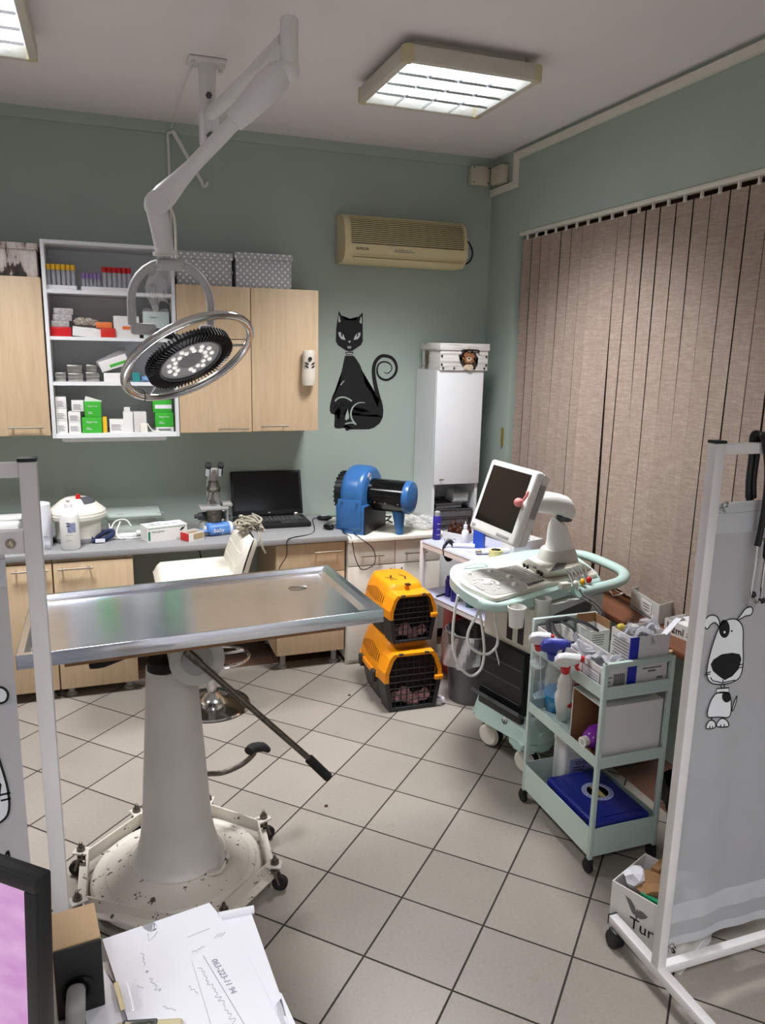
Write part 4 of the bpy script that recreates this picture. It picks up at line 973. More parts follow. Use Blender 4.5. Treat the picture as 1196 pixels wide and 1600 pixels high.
for k in range(4):
    an = k*PI/2+.6; d_ = V(math.cos(an), math.sin(an), 0); Pt(np_, 'objective', G().cyl(O(-.005, 0, .248)+d_*.022, O(-.005, 0, .20)+d_*.042, .011, .009, 12).cyl(O(-.005, 0, .20)+d_*.042, O(-.005, 0, .19)+d_*.046, .006, .005, 10), CHROME)
hd = Pt(t, 'binocular_head', G().cyl(O(-.005, .0, .31), O(-.005, -.005, .345), .022, .026, 18).sph(O(-.005, -.02, .36), .03, (1.7, 1, .85)), MG)
for s in (-1, 1):
    Pt(hd, 'eyepiece', G().cyl(O(-.005+s*.034, -.025, .35), O(-.005+s*.034, -.065, .40), .017, .0155, 16), CHROME); Pt(hd, 'eyecup', G().cyl(O(-.005+s*.034, -.064, .399), O(-.005+s*.034, -.078, .416), .018, .02, 16), BLACK)
# cup
p = Pd(344, 816); t = T('white_cup', 'small white plastic cup standing at microscope foot', 'cup', (p.x, p.y+.02, ZD))
Pt(t, 'cup', G().lathe([(.026, 0), (.031, .062), (.034, .064), (.034, .067), (.029, .067), (.024, .004), (0, .004)], Matrix.Translation((p.x, p.y+.02, ZD)), 20), WPLA)
# laptop
A, B = PZ(372, 826, ZD+.012), PZ(487, 820, ZD+.012); e = (B-A); e.z = 0; wl = e.length; ex = e.normalized(); ey = V(-ex.y, ex.x, 0); dl = .24
LM = Matrix((ex, ey, V(0, 0, 1))).transposed().to_4x4(); LM.translation = V(A.x, A.y, ZD)
t = T('laptop', 'open black laptop with a dark screen on the worktop', 'laptop', LM @ V(wl/2, dl/2, 0))
Pt(t, 'base', G().box(0, wl, 0, dl, .002, .03, .006, M=LM), BLACK)
KEY = mat('laptop_key_plastic', (34, 34, 37), .5, var=.05); g = G()
for r_ in range(6):
    for c in range(15):
        if r_ == 0 and 4 <= c <= 8: continue
        x = .03+c*(wl-.06)/15; y = .085+r_*.021; g.box(x, x+(wl-.06)/15-.003, y, y+.017, .0295, .0335, .0012, M=LM, seg=1)
g.box(.03+4*(wl-.06)/15, .03+9*(wl-.06)/15-.003, .085, .102, .0295, .0335, .0012, M=LM, seg=1)
Pt(t, 'keyboard', g, KEY); Pt(t, 'touchpad', G().box(wl*.4, wl*.6, .012, .065, .0298, .0305, M=LM), BLACKG)
SM = LM @ Matrix.Translation((0, dl-.005, .03)) @ Matrix.Rotation(-.30, 4, 'X'); hl = .285
lid = Pt(t, 'screen_lid', G().box(0, wl, -.004, .014, .004, hl, .005, M=SM), BLACK); Pt(lid, 'display', G().box(.016, wl-.016, -.0052, -.0035, .035, hl-.016, M=SM), BLACKG)
for x in (.035, wl-.06): Pt(lid, 'hinge', G().box(x, x+.025, -.012, .010, -.005, .012, .003, M=SM), NICKEL)
Pt(lid, 'badge', G().box(wl*.5, wl*.5+.012, -.0056, -.0036, .016, .022, M=SM), GREYP)
# mouse + puck device
def mouse(u, v, label, s=1):
    p = Pd(u, v); t = T('computer_mouse', label, 'mouse', p); M = Matrix.Translation(p)
    Pt(t, 'body', G().sph((0, 0, .014*s), 1, (.033*s, .05*s, .018*s), 18, M), BLACKG); Pt(t, 'wheel', G().cyl(p+V(-.004, -.03*s, .028*s), p+V(.004, -.03*s, .028*s), .007, n=12), DGREY)
    return p
p = mouse(514, 826, 'black computer mouse at the right end of worktop')
q = Pd(508, 812)
t = T('oval_device', 'low black oval device with grey top behind the mouse', 'device', q); Pt(t, 'body', G().sph(q+V(0, .01, .012), 1, (.05, .045, .016), 18), BLACK); Pt(t, 'pad', G().sph(q+V(0, .01, .024), 1, (.028, .022, .006), 14), GREYP)
g = G(); g.tube([p+V(.02, .04, .01), p+V(.06, .05, .008), p+V(.09, .02, .006), V(1.285, 4.24, ZD+.006), V(1.315, 4.18, ZD-.015), V(1.33, 4.155, ZD-.12), V(1.37, 4.14, ZD-.20), V(1.45, 4.145, ZD-.17), V(1.44, 4.15, ZD-.08), V(1.36, 4.162, ZD-.012), V(1.36, 4.25, ZD-.012), V(1.37, 4.32, ZD-.012)], .0028, 6, sm=6)
So('mouse_cable', 'thin black cable looping off the right end of worktop over white drawers', 'cable', g, BLACK)
g = G(); g.tube([q+V(-.04, .02, .01), q+V(-.08, .0, .005), Pd(490, 832), V(PZ(462, 847, ZD).x, 4.20, ZD+.004), V(PZ(455, 850, ZD).x, 4.178, ZD-.01), PY(448, 868, 4.17), PY(438, 885, 4.17), PY(431, 905, 4.18)], .0028, 6, sm=6)
g.tube([q+V(.04, .03, .01), q+V(.09, .05, .006), q+V(.13, .02, .006), q+V(.10, -.01, .006)], .0028, 6, sm=6)
So('scanner_cable', 'thin black cable hanging over the worktop front before the drawer', 'cable', g, BLACK)
g = G(); g.tube([(.47, 4.6, ZD-.05), (.50, 4.55, .6), (.53, 4.52, .55), (.56, 4.5, .45), (.57, 4.6, .2)], .004, 6, sm=5)
g.tube([(.10, 4.62, ZD-.04), (.12, 4.6, .74), (.10, 4.6, .72)], .004, 6, sm=5)
So('desk_wiring', 'black cables hanging in the dark knee space under the worktop', 'cables', g, BLACK)

# ------------------------------------------------------------------ chair
cx, cy = .455, 3.90
t = T('bar_chair', 'cream leather swivel chair with chrome base between table and worktop', 'chair', (cx, cy, 0)); M = Matrix.Translation((cx, cy, 0))
Pt(t, 'base_disc', G().lathe([(.200, 0), (.205, .006), (.198, .014), (.15, .022), (.075, .038), (.052, .06), (.034, .085), (0, .085)], M, 48), CHROME)
Pt(t, 'column', G().lathe([(.027, .08), (.027, .36), (.0, .36)], M, 20), CHROME); Pt(t, 'gas_lift', G().lathe([(.017, .35), (.017, .56), (0, .56)], M, 16), CHROME)
fr = Pt(t, 'foot_ring', G().tube([(cx+.06+.135*math.cos(2*PI*k/40), cy-.03+.135*math.sin(2*PI*k/40), .285) for k in range(40)], .0095, 10, closed=True), CHROME)
for a in (.4, 2.4, 4.4): Pt(fr, 'ring_spoke', G().cyl((cx, cy, .285), (cx+.06+.13*math.cos(a), cy-.03+.13*math.sin(a), .285), .007, n=8), CHROME)
Pt(fr, 'ring_collar', G().cyl((cx, cy, .262), (cx, cy, .31), .034, n=20), CHROME)
Pt(t, 'seat_mount', G().lathe([(.05, .56), (.12, .585), (0, .585)], M, 16), BLACK)
sb = PY(300, 889, cy).z
g = G(); sx0, sx1 = PY(242, 895, cy).x, PY(385, 890, cy).x
g.grid(lambda u, v: (sx0+(sx1-sx0)*u, cy-.22+.44*v, sb-.06+.058*min(1, 4*math.sin(PI*u)*1.0)**.5*min(1, 4*math.sin(PI*v))**.5+.012*u), 24, 20)
g.grid(lambda u, v: (sx0+(sx1-sx0)*u, cy-.22+.44*v, sb-.06-.05*min(1, 4*math.sin(PI*u))**.5*min(1, 4*math.sin(PI*v))**.5+.012*u), 24, 20)
Pt(t, 'seat', g, LEATHER, ang=80)
bx, bt = PY(366, 890, cy).x, PY(378, 829, cy).z
def bk(sgn):
    def fn(u, v):
        w = .21*(1-.15*v**3); th = .036*min(1, 5*math.sin(PI*min(.999, max(.001, u))))**.5*min(1, 6*(1-v)+.02)**.5
        return (bx+.055*v**1.5+.02*v+sgn*th+.03*(1-abs(2*u-1)**2)*0, cy-w+2*w*u, sb-.03+(bt-sb+.03)*v)
    return fn
g = G(); g.grid(bk(1), 18, 16); g.grid(bk(-1), 18, 16); Pt(t, 'backrest', g, LEATHER, ang=80)
g = G()
for v in (.35, .65):
    f = bk(-1); g.tube([V(*f(k/10*.9+.05, v))+V(-.001, 0, 0) for k in range(11)], .002, 5)
Pt(t, 'stitching', g, OFFW)
# tangled cord on the chair back
g = G(); r3 = random.Random(11); top = V(bx+.06, cy-.02, bt)
for s in range(7):
    ph = r3.uniform(0, 6); pts = []
    for k in range(10):
        a = k*.9+ph; pts.append(top+V(.045*math.sin(a)+r3.uniform(-.01, .01)+(.03 if s > 4 else 0), .07*math.cos(a*1.3+s), .022+.012*s*.6+.012*math.sin(a*2.1)-(.035 if s > 4 and k > 5 else 0)))
    g.tube(pts, .0058, 6, sm=5)
g.tube([top+V(.05, -.05, .02), top+V(.06, -.08, -.02), top+V(.07, -.09, -.07), top+V(.085, -.09, -.10)], .006, 6, sm=5)
So('tangled_cord', 'tangle of grey beige cord draped over the top of chair back', 'cord', g, mat('braided_cord', (152, 146, 130), .85, var=.2, vscale=90))

# ------------------------------------------------------------------ blue blower
BM = Matrix.Translation((1.455, 4.42, .80)) @ Matrix.Rotation(-.75, 4, 'Z')
t = T('dog_dryer_blower', 'blue and black drum blower standing on the white base cabinet', 'blower', (1.455, 4.42, .80))
RX = Matrix(((0, 0, 1, 0), (1, 0, 0, 0), (0, 1, 0, 0), (0, 0, 0, 1)))
def ry(z): return BM @ Matrix.Translation((0, 0, 0)) @ RX
zc = .225; R0 = .172
vol = [(R0*math.cos(a), zc+R0*math.sin(a)) for a in [math.radians(d) for d in range(-40, 221, 10)]]
Pt(t, 'volute', G().loft([[BM @ V(x, p[0]*k_, zc+(p[1]-zc)*k_) for p in vol] for x, k_ in ((-.078, .80), (-.074, .88), (-.064, .95), (-.046, .99), (-.03, 1), (.03, 1), (.046, .99), (.064, .95), (.074, .88), (.078, .80))]), BLUE)
Pt(t, 'foot_box', G().box(-.095, .09, -.165, .155, 0, .175, .004, M=BM).box(-.08, .075, -.173, -.165, .03, .21, .003, M=BM), BLUE)
Pt(t, 'black_end_panel', G().box(.090, .10, -.16, .15, .002, .17, .002, M=BM), BLACK)
Pt(t, 'motor_drum', G().cyl(BM @ V(.07, 0, zc), BM @ V(.30, 0, zc), .098, n=40), BLACKG)
Pt(t, 'end_cap', G().lathe([(.100, 0), (.101, .02), (.094, .035), (.06, .046), (0, .05)], BM @ Matrix.Translation((.298, 0, zc)) @ Matrix.Rotation(PI/2, 4, 'Y'), 40), BLUE)
Pt(t, 'front_leg', G().cyl(BM @ V(.27, -.03, .0), BM @ V(.25, -.01, .14), .022, .040, 20), BLUE)
g = G(); g.lathe([(.118, 0), (.122, .01), (.122, .055), (.112, .062), (.10, .05), (0, .05)], BM @ Matrix.Translation((-.075, 0, zc)) @ Matrix.Rotation(-PI/2, 4, 'Y'), 40)
for k in range(26):
    a = 2*PI*k/26; g.box(.117, .127, -.004, .004, -.06, -.012, M=BM @ Matrix.Translation((-.075, 0, zc)) @ Matrix.Rotation(PI/2, 4, 'Y') @ Matrix.Rotation(a, 4, 'Z'))
Pt(t, 'air_inlet', g, BLACK)
a = math.radians(205-90-50); bp = BM @ V(.077, -.065, zc+.12)
g = G(); g.cyl(BM @ V(.0755, -.06, zc+.115), BM @ V(.078, -.06, zc+.115), .024, n=24); bd = Pt(t, 'round_badge', g, PAPER)
g = G(); g.cyl(BM @ V(.0782, -.055, zc+.121), BM @ V(.0788, -.055, zc+.121), .009, n=12); g.cyl(BM @ V(.0782, -.066, zc+.105), BM @ V(.0788, -.066, zc+.105), .005, n=10); g.tube([BM @ V(.0785, -.06+.021*math.cos(k*.35), zc+.115+.021*math.sin(k*.35)) for k in range(18)], .0012, 5, closed=True)
Pt(bd, 'badge_print', g, GINK)
g = G()
for y_ in (-.09, .0, .09):
    for x_ in (-.05, .05): g.cyl(BM @ V(x_, -.175+.0, .19+.0*y_), BM @ V(x_, -.187, .19), .004, n=8)
for x_ in (.13, .2, .28): g.cyl(BM @ V(x_, -.096, zc-.03), BM @ V(x_, -.102, zc-.03), .005, n=8)
Pt(t, 'screws', g, NICKEL)
p = PZ(665, 820, .80)
So('plastic_wrap', 'crumpled clear wrap with red print on the white cabinet beside blower', 'wrap', G().crumple((1.83, 4.36, .835), (.09, .10, .035), 21, 4, .25, .801), FILM, ang=10)
So('black_glove', 'crumpled black cable lump behind the blower leg on white cabinet', 'cable', G().tube([(1.66+.03*math.cos(k*1.1), 4.50+.03*math.sin(k*1.4), .806+.006*k) for k in range(9)], .005, 6, sm=4), BLACK)
# ================================================================== exam table
tc = V(.265, 2.524, 1.052); L, W = 1.079, .639
ex = V(math.cos(.015), math.sin(.015), .023).normalized(); ey = V(-math.sin(.015), math.cos(.015), -.043); ey = (ey-ex*ey.dot(ex)).normalized(); ez = ex.cross(ey)
TM = Matrix((ex, ey, ez)).transposed().to_4x4(); TM.translation = tc
BX, BY = .163, 2.53
t = T('exam_table', 'stainless steel veterinary exam table on white enamel pedestal with wheels', 'table', (BX, BY, 0))
g = G(); l, w = L/2, W/2; k = .022; d = .018
g.box(-l, l, -w, -w+.003, -.042, 0, .001, M=TM); g.box(-l, l, w-.003, w, -.042, 0, .001, M=TM); g.box(-l, -l+.003, -w, w, -.042, 0, .001, M=TM); g.box(l-.003, l, -w, w, -.042, 0, .001, M=TM)
def tq(q): return [TM @ V(*p) for p in q]
def rim(z0, z1, a, b):   # sloped ring between two rectangles
    o = [(-l+a, -w+a, z0), (l-a, -w+a, z0), (l-a, w-a, z0), (-l+a, w-a, z0)]; i = [(-l+b, -w+b, z1), (l-b, -w+b, z1), (l-b, w-b, z1), (-l+b, w-b, z1)]
    for q in range(4):
        r_ = (q+1) % 4; tt = bmesh.new(); tt.faces.new([tt.verts.new(TM @ V(*p)) for p in (o[q], o[r_], i[r_], i[q])]); g._add(tt)
rim(0, 0, .001, .020); rim(0, -.012, .020, .034); rim(-.012, -.016, .034, .060)
hx, hy, hr = .36, .10, .030
N = 32; inn = [(hx+hr*math.cos(2*PI*q/N), hy+hr*.95*math.sin(2*PI*q/N)) for q in range(N)]
tt = bmesh.new(); a = l-.060; b = w-.060; outp = []
for q in range(N):
    c_, s_ = math.cos(2*PI*q/N), math.sin(2*PI*q/N); f = min([((a-hx) if c_ > 0 else (a+hx))/abs(c_) if abs(c_) > 1e-6 else 9, ((b-hy) if s_ > 0 else (b+hy))/abs(s_) if abs(s_) > 1e-6 else 9]); outp.append((hx+c_*f, hy+s_*f))
crn = [(a, b), (-a, b), (-a, -b), (a, -b)]
vi = [tt.verts.new(TM @ V(p[0], p[1], -.0185)) for p in inn]; vo = [tt.verts.new(TM @ V(p[0], p[1], -.016)) for p in outp]
for q in range(N):
    r_ = (q+1) % N; fs = [vi[q], vo[q]]
    for c_ in crn:
        A_ = math.atan2(c_[1]-hy, c_[0]-hx) % (2*PI); a0, a1 = 2*PI*q/N, 2*PI*(q+1)/N
        if a0 < A_ < a1: fs.append(tt.verts.new(TM @ V(c_[0], c_[1], -.016)))
    tt.faces.new(fs+[vo[r_], vi[r_]])
g._add(tt)
top = Pt(t, 'table_top', g, STEEL, ang=25)
g = G(); g.lathe([(hr+.004, .0008), (hr, -.001), (hr*.95, -.03), (hr+.001, -.03), (hr+.006, 0), (hr+.004, .0008)], TM @ Matrix.Translation((hx, hy, -.0185)), 32); Pt(top, 'drain_ring', g, CHROME)
g = G(); g.cyl(TM @ V(hx, hy, -.05), TM @ V(hx, hy, -.045), hr); Pt(top, 'drain_pit', g, BLACK)
Pt(t, 'under_board', G().box(-.42, .42, -.29, .25, -.062, -.043, .002, M=TM), make_wood('worn_plywood', (120, 82, 56), (168, 130, 96), 'x', .8))
g = G(); g.cyl((.235, 2.38, .905), (.235, 2.56, .905), .088, n=28); g.box(.15, .30, 2.42, 2.60, .87, 1.0, .01)
gh = Pt(t, 'tilt_gear_housing', g, mat('grey_enamel', (182, 182, 178), .4)); g = G(); g.cyl((.235, 2.377, .905), (.235, 2.372, .905), .05); g.cyl((.235, 2.372, .905), (.235, 2.362, .905), .012, n=8); Pt(gh, 'gear_cover', g, GREYP)
Pt(t, 'collar', G().cyl((BX-.02, 2.51, .836), (BX-.02, 2.51, .868), .060, n=28).cyl((BX, 2.53, .86), (BX, 2.53, 1.0), .035, n=20), RUBBER)
P = Matrix.Translation((BX, BY, 0))
prof = [(.165, .115), (.150, .128), (.142, .15), (.128, .20), (.118, .27), (.110, .40), (.097, .60), (.085, .80), (.083, .835), (.078, .84), (0, .84)]
Pt(t, 'pedestal', G().lathe(prof, P, 56), make_worn('pedestal_enamel', (204, 200, 196), (44, 38, 34), .745, .38, 48))
prof = [(.298, .035), (.300, .055), (.292, .066), (.275, .069), (.270, .066), (.252, .071), (.246, .078), (.215, .085), (.185, .10), (.168, .117), (0, .117)]
Pt(t, 'base_plate', G().lathe(prof, P, 64), BASEW)
nuts = [(.032, 2.858), (.307, 2.854), (.496, 2.665), (.482, 2.385), (.277, 2.202), (.143-.0, 2.196), (-.172, 2.406), (-.167, 2.672)]
ctr = V(BX, BY, 0); fr = G(); fm = None
inset = [ctr+(V(x, y, 0)-ctr)*.93 for x, y in nuts]
for q in range(8):
    a, b = inset[q], inset[(q+1) % 8]; dd = (b-a).normalized(); nn = V(dd.y, -dd.x, 0)
    M = Matrix((dd, nn, V(0, 0, 1))).transposed().to_4x4(); M.translation = V(a.x, a.y, 0)
    fr.box(0, (b-a).length, -.003, .003, .055, .105, M=M); fr.box(0, (b-a).length, -.03, -.003, .055, .060, M=M)
rf = Pt(t, 'wheel_frame', fr, BASEW)
for q, (x, y) in enumerate(nuts):
    dd = (V(x, y, 0)-ctr).normalized(); p = V(x, y, 0); a = inset[q]; tn = V(-dd.y, dd.x, 0)
    M = Matrix((dd, tn, V(0, 0, 1))).transposed().to_4x4(); M.translation = V(a.x, a.y, 0)
    Pt(rf, 'caster_plate', G().box(-.005, .05, -.022, .022, .096, .104, .003, M=M), BASEW)
    cs = Pt(t, 'caster', G().cyl(p+V(0, 0, .07), p+V(0, 0, .115), .015, n=12).lathe([(.0095, .112), (.0095, .121), (.0065, .127), (.0055, .135), (0, .138)], Matrix.Translation(p), 10).tube([p+dd*.0+tn*.016+V(0, 0, .085), p+dd*.018+tn*.016+V(0, 0, .03)], .006, 6).tube([p-tn*.016+V(0, 0, .085), p+dd*.018-tn*.016+V(0, 0, .03)], .006, 6), DARKST)
    wc_ = p+dd*.018+V(0, 0, .029); Pt(cs, 'wheel', G().cyl(wc_-tn*.011, wc_+tn*.011, .0285, n=20, bev=.003), RUBBER)
lv = Pt(t, 'lever', G().cyl((.24, 2.37, .90), (.625, 2.37, .475), .0105, n=10).cyl((.20, 2.37, .945), (.24, 2.37, .90), .014, n=10), DARKST)
Pt(lv, 'lever_grip', G().cyl((.600, 2.37, .502), (.675, 2.37, .412), .0165, n=14, bev=.004), RUBBER)
q_ = lambda u, v, y=2.75: PY(u, v, y)
pd = Pt(t, 'foot_pedal', G().tube([(.17, 2.62, .27), q_(312, 1213, 2.70), q_(345, 1208), q_(370, 1199), q_(388, 1187), q_(398, 1176)], .0105, 10, sm=4), DARKST)
Pt(pd, 'pedal_pad', G().tube([q_(389, 1174, 2.73), q_(396, 1169), q_(410, 1167, 2.77), q_(419, 1172, 2.78)], [.020, .025, .023, .015], 12, sm=4, flat=.8), RUBBER)
Pt(t, 'release_pedal', G().tube([(.25, 2.40, .11), (.29, 2.37, .13), (.315, 2.385, .165), (.32, 2.40, .18)], [.02, .016, .016, .018], 8, sm=4, flat=.5), BASEW)
Pt(t, 'knob', G().tube([(.02, 2.30, .985), (-.05, 2.28, .975), (-.085, 2.28, .97)], [.014, .018, .012], 10, sm=3).cyl((.02, 2.3, .985), (.12, 2.40, .96), .007), RUBBER)

# ================================================================== pet carriers
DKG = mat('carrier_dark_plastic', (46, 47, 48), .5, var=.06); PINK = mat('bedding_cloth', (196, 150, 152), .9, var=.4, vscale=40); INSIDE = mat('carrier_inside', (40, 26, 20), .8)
def sect(hw, hl, z, n=40, e=4.5):
    r_ = []
    for q in range(n):
        a = 2*PI*q/n; c_, s_ = math.cos(a), math.sin(a); r_.append((hw*math.copysign(abs(c_)**(2/e), c_), hl*math.copysign(abs(s_)**(2/e), s_), z))
    return r_
def loft(g, secs, capb=True, capt=True):
    tt = bmesh.new(); R = [[tt.verts.new(p) for p in s_] for s_ in secs]; n = len(secs[0])
    for a, b in zip(R, R[1:]):
        for q in range(n): tt.faces.new((a[q], a[(q+1) % n], b[(q+1) % n], b[q]))
    if capb: tt.faces.new(R[0][::-1])
    if capt: tt.faces.new(R[-1])
    g._add(tt)
def carrier(loc, rz, W, Ln, Hh, label):
    t = T('pet_carrier', label, 'pet carrier', loc, rz); hw, hl = W/2, Ln/2; zm = .46*Hh; ins = .055
    def hwz(z): # half width of the shell at height z
        f = z/Hh
        return hw*(.76+.2*min(1, f/.46)**.7) if f < .46 else hw*(.97-.30*((f-.46)/.54)**1.9)
    def hlz(z):
        f = z/Hh
        return hl*(.80+.15*min(1, f/.46)) if f < .46 else hl*(.96-.18*((f-.46)/.54)**2)
    sh = ins/2
    def sidek(y, z): return max(.1, 1-min(.999, abs((y-ins/2)/(hlz(z)-ins/2)))**4.5)**(1/4.5)
    def sec(z, k=1): return [(x, y+sh, zz) for x, y, zz in sect(hwz(z)*k, hlz(z)*k-sh, z)]
    g = G(); loft(g, [sec(.0, .96), sec(.012)]+[sec(zm*q/5) for q in range(1, 6)]); Pt(t, 'bottom_shell', g, DKG, local=True, ang=40)
    g = G(); loft(g, [sec(zm)]+[sec(zm+(Hh-zm)*q/8) for q in range(1, 8)]+[sec(Hh*.985, .985), sec(Hh, .90)]); g2 = [(x*1.05, (y-sh)*1.025+sh, z) for x, y, z in sec(zm)]
    loft(g, [[(x, y, zm-.012) for x, y, z in g2], [(x, y, zm+.016) for x, y, z in g2]]); ts = Pt(t, 'top_shell', g, ORANGE, local=True, ang=40)
    # front collar, dark below, orange above
    yf = -hl
    def arch(s): return [(-hw*.66*s, .05*Hh), (hw*.66*s, .05*Hh), (hw*.80*s, zm), (hw*.80*s, Hh*.60), (hw*.66*s, Hh*(.80+.0*s)), (hw*.56*s, Hh*.86), (-hw*.56*s, Hh*.86), (-hw*.66*s, Hh*.80), (-hw*.80*s, Hh*.60), (-hw*.80*s, zm)]
    def ring(z0, z1, m, nm):
        g = G()
        def clip(poly):
            return poly
        o, i = arch(1.17), arch(1.0); o = [(x, z if z > zm else z) for x, z in o]
        o = [(x, (z-Hh*.45)*1.09+Hh*.45) for x, z in o]
        for q in range(10):
            r_ = (q+1) % 10; zz = (o[q][1]+o[r_][1])/2
            if z0 <= zz < z1:
                tt = bmesh.new(); P_ = [o[q], o[r_], i[r_], i[q]]; a = [tt.verts.new((p[0], yf, p[1])) for p in P_]; b = [tt.verts.new((p[0]*1.05, yf+ins+.05, p[1])) for p in P_]
                for j in range(4): tt.faces.new((a[j], a[(j+1) % 4], b[(j+1) % 4], b[j]))
                tt.faces.new(a); tt.faces.new(b[::-1]); g._add(tt)
        return Pt(t, nm, g, m, local=True)
    ring(-1, zm*.98, DKG, 'lower_door_frame'); ring(zm*.98, 9, ORANGE, 'upper_door_frame')
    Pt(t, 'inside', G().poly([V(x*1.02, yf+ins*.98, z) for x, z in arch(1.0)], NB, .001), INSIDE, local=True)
    g = G()
    for q in range(6): g.crumple((-hw*.45+hw*.18*q, yf+.032, Hh*(.15+.055*math.sin(q*1.7)+.05*(q < 3))), (hw*.2, .02, Hh*.085), q+5, 2, .35)
    Pt(t, 'bedding', g, PINK, local=True, flat=True)
    g = G(); A = arch(1.0)
    def xat(z):
        for (x1, z1), (x2, z2) in zip(A[1:6], A[2:6]):
            if z1 <= z <= z2: return x1+(x2-x1)*(z-z1)/(z2-z1+1e-9)
        return hw*.56
    for q in range(9):
        z = .06*Hh+(.79*Hh)*q/8; x = xat(max(z, .05*Hh)); g.tube([(-x, yf+.006, z), (x, yf+.006, z)], .0028, 6)
    for q in range(9):
        x = -hw*.78+hw*1.56*q/8; zs = [z for z in [Hh*(.05+.81*j/40) for j in range(41)] if xat(z) >= abs(x)]
        if len(zs) > 2: g.tube([(x, yf+.004, zs[0]), (x, yf+.004, zs[-1])], .0028, 6)
    g.tube([(x, yf+.005, z) for x, z in A], .0045, 6, closed=True)
    dr = Pt(t, 'grid_door', g, BLACK, local=True)
    Pt(dr, 'door_latch', G().box(hw*.70, hw*.98, yf-.012, yf+.012, zm-.005, zm+.02, .005), ORANGE, local=True)
    g = G()
    for x in (-hw*.42, hw*.42): g.box(x-.013, x+.013, yf-.004, yf+.012, Hh*.875, Hh*.90, .003)
    Pt(dr, 'door_hinge', g, DKG, local=True)
    for s in (-1, 1):
        g = G()
        for q in range(12):
            y = -hl*.42+hl*1.0*q/11; zt_ = Hh*(.84-.006*abs(q-5)**1.5); zb_ = Hh*(.62+.004*abs(q-5)**1.3)
            g.tube([(s*(hwz(z)*sidek(y, z)-.0008), y, z) for z in [zb_+(zt_-zb_)*j/6 for j in range(7)]], .0034, 6)
        Pt(t, 'side_vents', g, mat('carrier_vent_dark', (92, 46, 14), .8), local=True)
    g = G()
    for s in (-1, 1):
        for y in (-hl*.38, hl*.5): g.box(s*hw*1.0-.012, s*hw*1.0+.012, y-.025, y+.025, zm-.045, zm+.018, .004)
    Pt(t, 'side_clip', g, DKG, local=True)
    g = G(); g.tube([(0, -hl*.30, Hh-.012), (0, -hl*.22, Hh-.003), (0, hl*.2, Hh-.003), (0, hl*.28, Hh-.012)], .016, 10, sm=4, flat=.4); Pt(t, 'carry_handle', g, ORANGE, local=True)
    g = G()
    for s in (-1, 1): g.ribbon([(s*.025, hl*.20-.012*0, Hh+.0006), (s*.042, 0, Hh+.0006), (s*.025, -hl*.2, Hh+.0006)], .008, (0, 0, 1), .0006)
    g.ribbon([(hw*-.36, hl*.05, Hh+.0006), (hw*-.36, -hl*.22, Hh+.0006)], .005, (0, 0, 1), .0006); g.ribbon([(hw*-.52, hl*.05, Hh+.0006), (hw*-.2, hl*.05, Hh+.0006)], .005, (0, 0, 1), .0006)
    g.box(-.013, .013, -hl*.62-.014, -hl*.62+.014, Hh-.002, Hh+.004)
    Pt(t, 'top_markings', g, INSIDE, local=True)
    return t
carrier((1.475, 3.79, 0), -.02, .345, .51, .362, 'larger orange and black pet carrier standing on the floor')
carrier((1.468, 3.80, .368), .03, .285, .45, .297, 'smaller orange and black pet carrier stacked on the larger one')
p = PZ(684, 1099, 0)
So('crumpled_tissue', 'crumpled white tissue on the floor beside the lower carrier', 'tissue', G().crumple((p.x, p.y, .02), (.036, .03, .026), 8, 3, .28, .001), PAPER, flat=True)
# small marks lying on the floor
for (u, v), nm in (((510, 1259), 'dark red pellet on the floor tiles between table and trolley'), ((546, 1086), 'small dark pellet on the floor in front of the carriers')):
    p = PZ(u, v, .003); So('pellet', nm, 'pellet', G().sph((p.x, p.y, .004), .008, (1, .8, .5), 10), mat('dark_pellet', (70, 30, 20), .6))

# ================================================================== waste bin
bx, by = 1.835, 3.59
t = T('waste_bin', 'smoky grey round waste bin lined with clear bag behind ultrasound cart', 'bin', (bx, by, 0)); M = Matrix.Translation((bx, by, 0))
Pt(t, 'bucket', G().lathe([(0, .004), (.112, .004), (.116, .0), (.118, .01), (.145, .385), (.152, .40), (.147, .402), (.140, .385), (.113, .012), (0, .012)], M, 40), BINB)
g = G(); g.grid(lambda u, v: (bx+(.150+.012*math.sin(u*31)+.010*math.sin(u*57+v*4)+.006*v-.006*(1-v))*math.cos(2*PI*u), by+(.150+.012*math.sin(u*31)+.010*math.sin(u*57+v*4)+.006*v)*math.sin(2*PI*u), .405-.17*v*(1+.15*math.sin(u*2*PI*2+1))), 60, 8)
Pt(t, 'bin_bag', g, BAGW, ang=15)
So('red_box', 'red plastic box on the floor behind the grey waste bin', 'box', G().box(1.83, 2.08, 3.80, 3.98, 0, .46, .01), RED)

# ================================================================== white trolley behind the ultrasound
A = PZ(657, 844, .82); B = PZ(760, 882, .82); fd = (B-A); fd.z = 0; fd.normalize(); sd = V(-fd.y, fd.x, 0)
WM = Matrix((fd, sd, V(0, 0, 1))).transposed().to_4x4(); WM.translation = V(A.x, A.y, 0); LL, WW = .66, .40
if WM.to_3x3().determinant() < 0: pass
def wt(x, y, z): return WM @ V(x, y, z)
t = T('white_trolley', 'white metal two-shelf trolley with lilac tops behind ultrasound machine', 'trolley', wt(LL/2, WW/2, 0))
LILAC = mat('lilac_grey_mat', (176, 180, 206), .5)
for x in (.012, LL-.012):
    for y in (.012, WW-.012):
        lg = Pt(t, 'leg', G().box(x-.0125, x+.0125, y-.0125, y+.0125, .07, .815, .002, M=WM), PAINTW); Pt(lg, 'caster', G().cyl(wt(x, y-.012, .035), wt(x, y+.012, .035), .034, n=18), RUBBER)
g = G(); g.box(0, LL, 0, WW, .805, .812, M=WM)
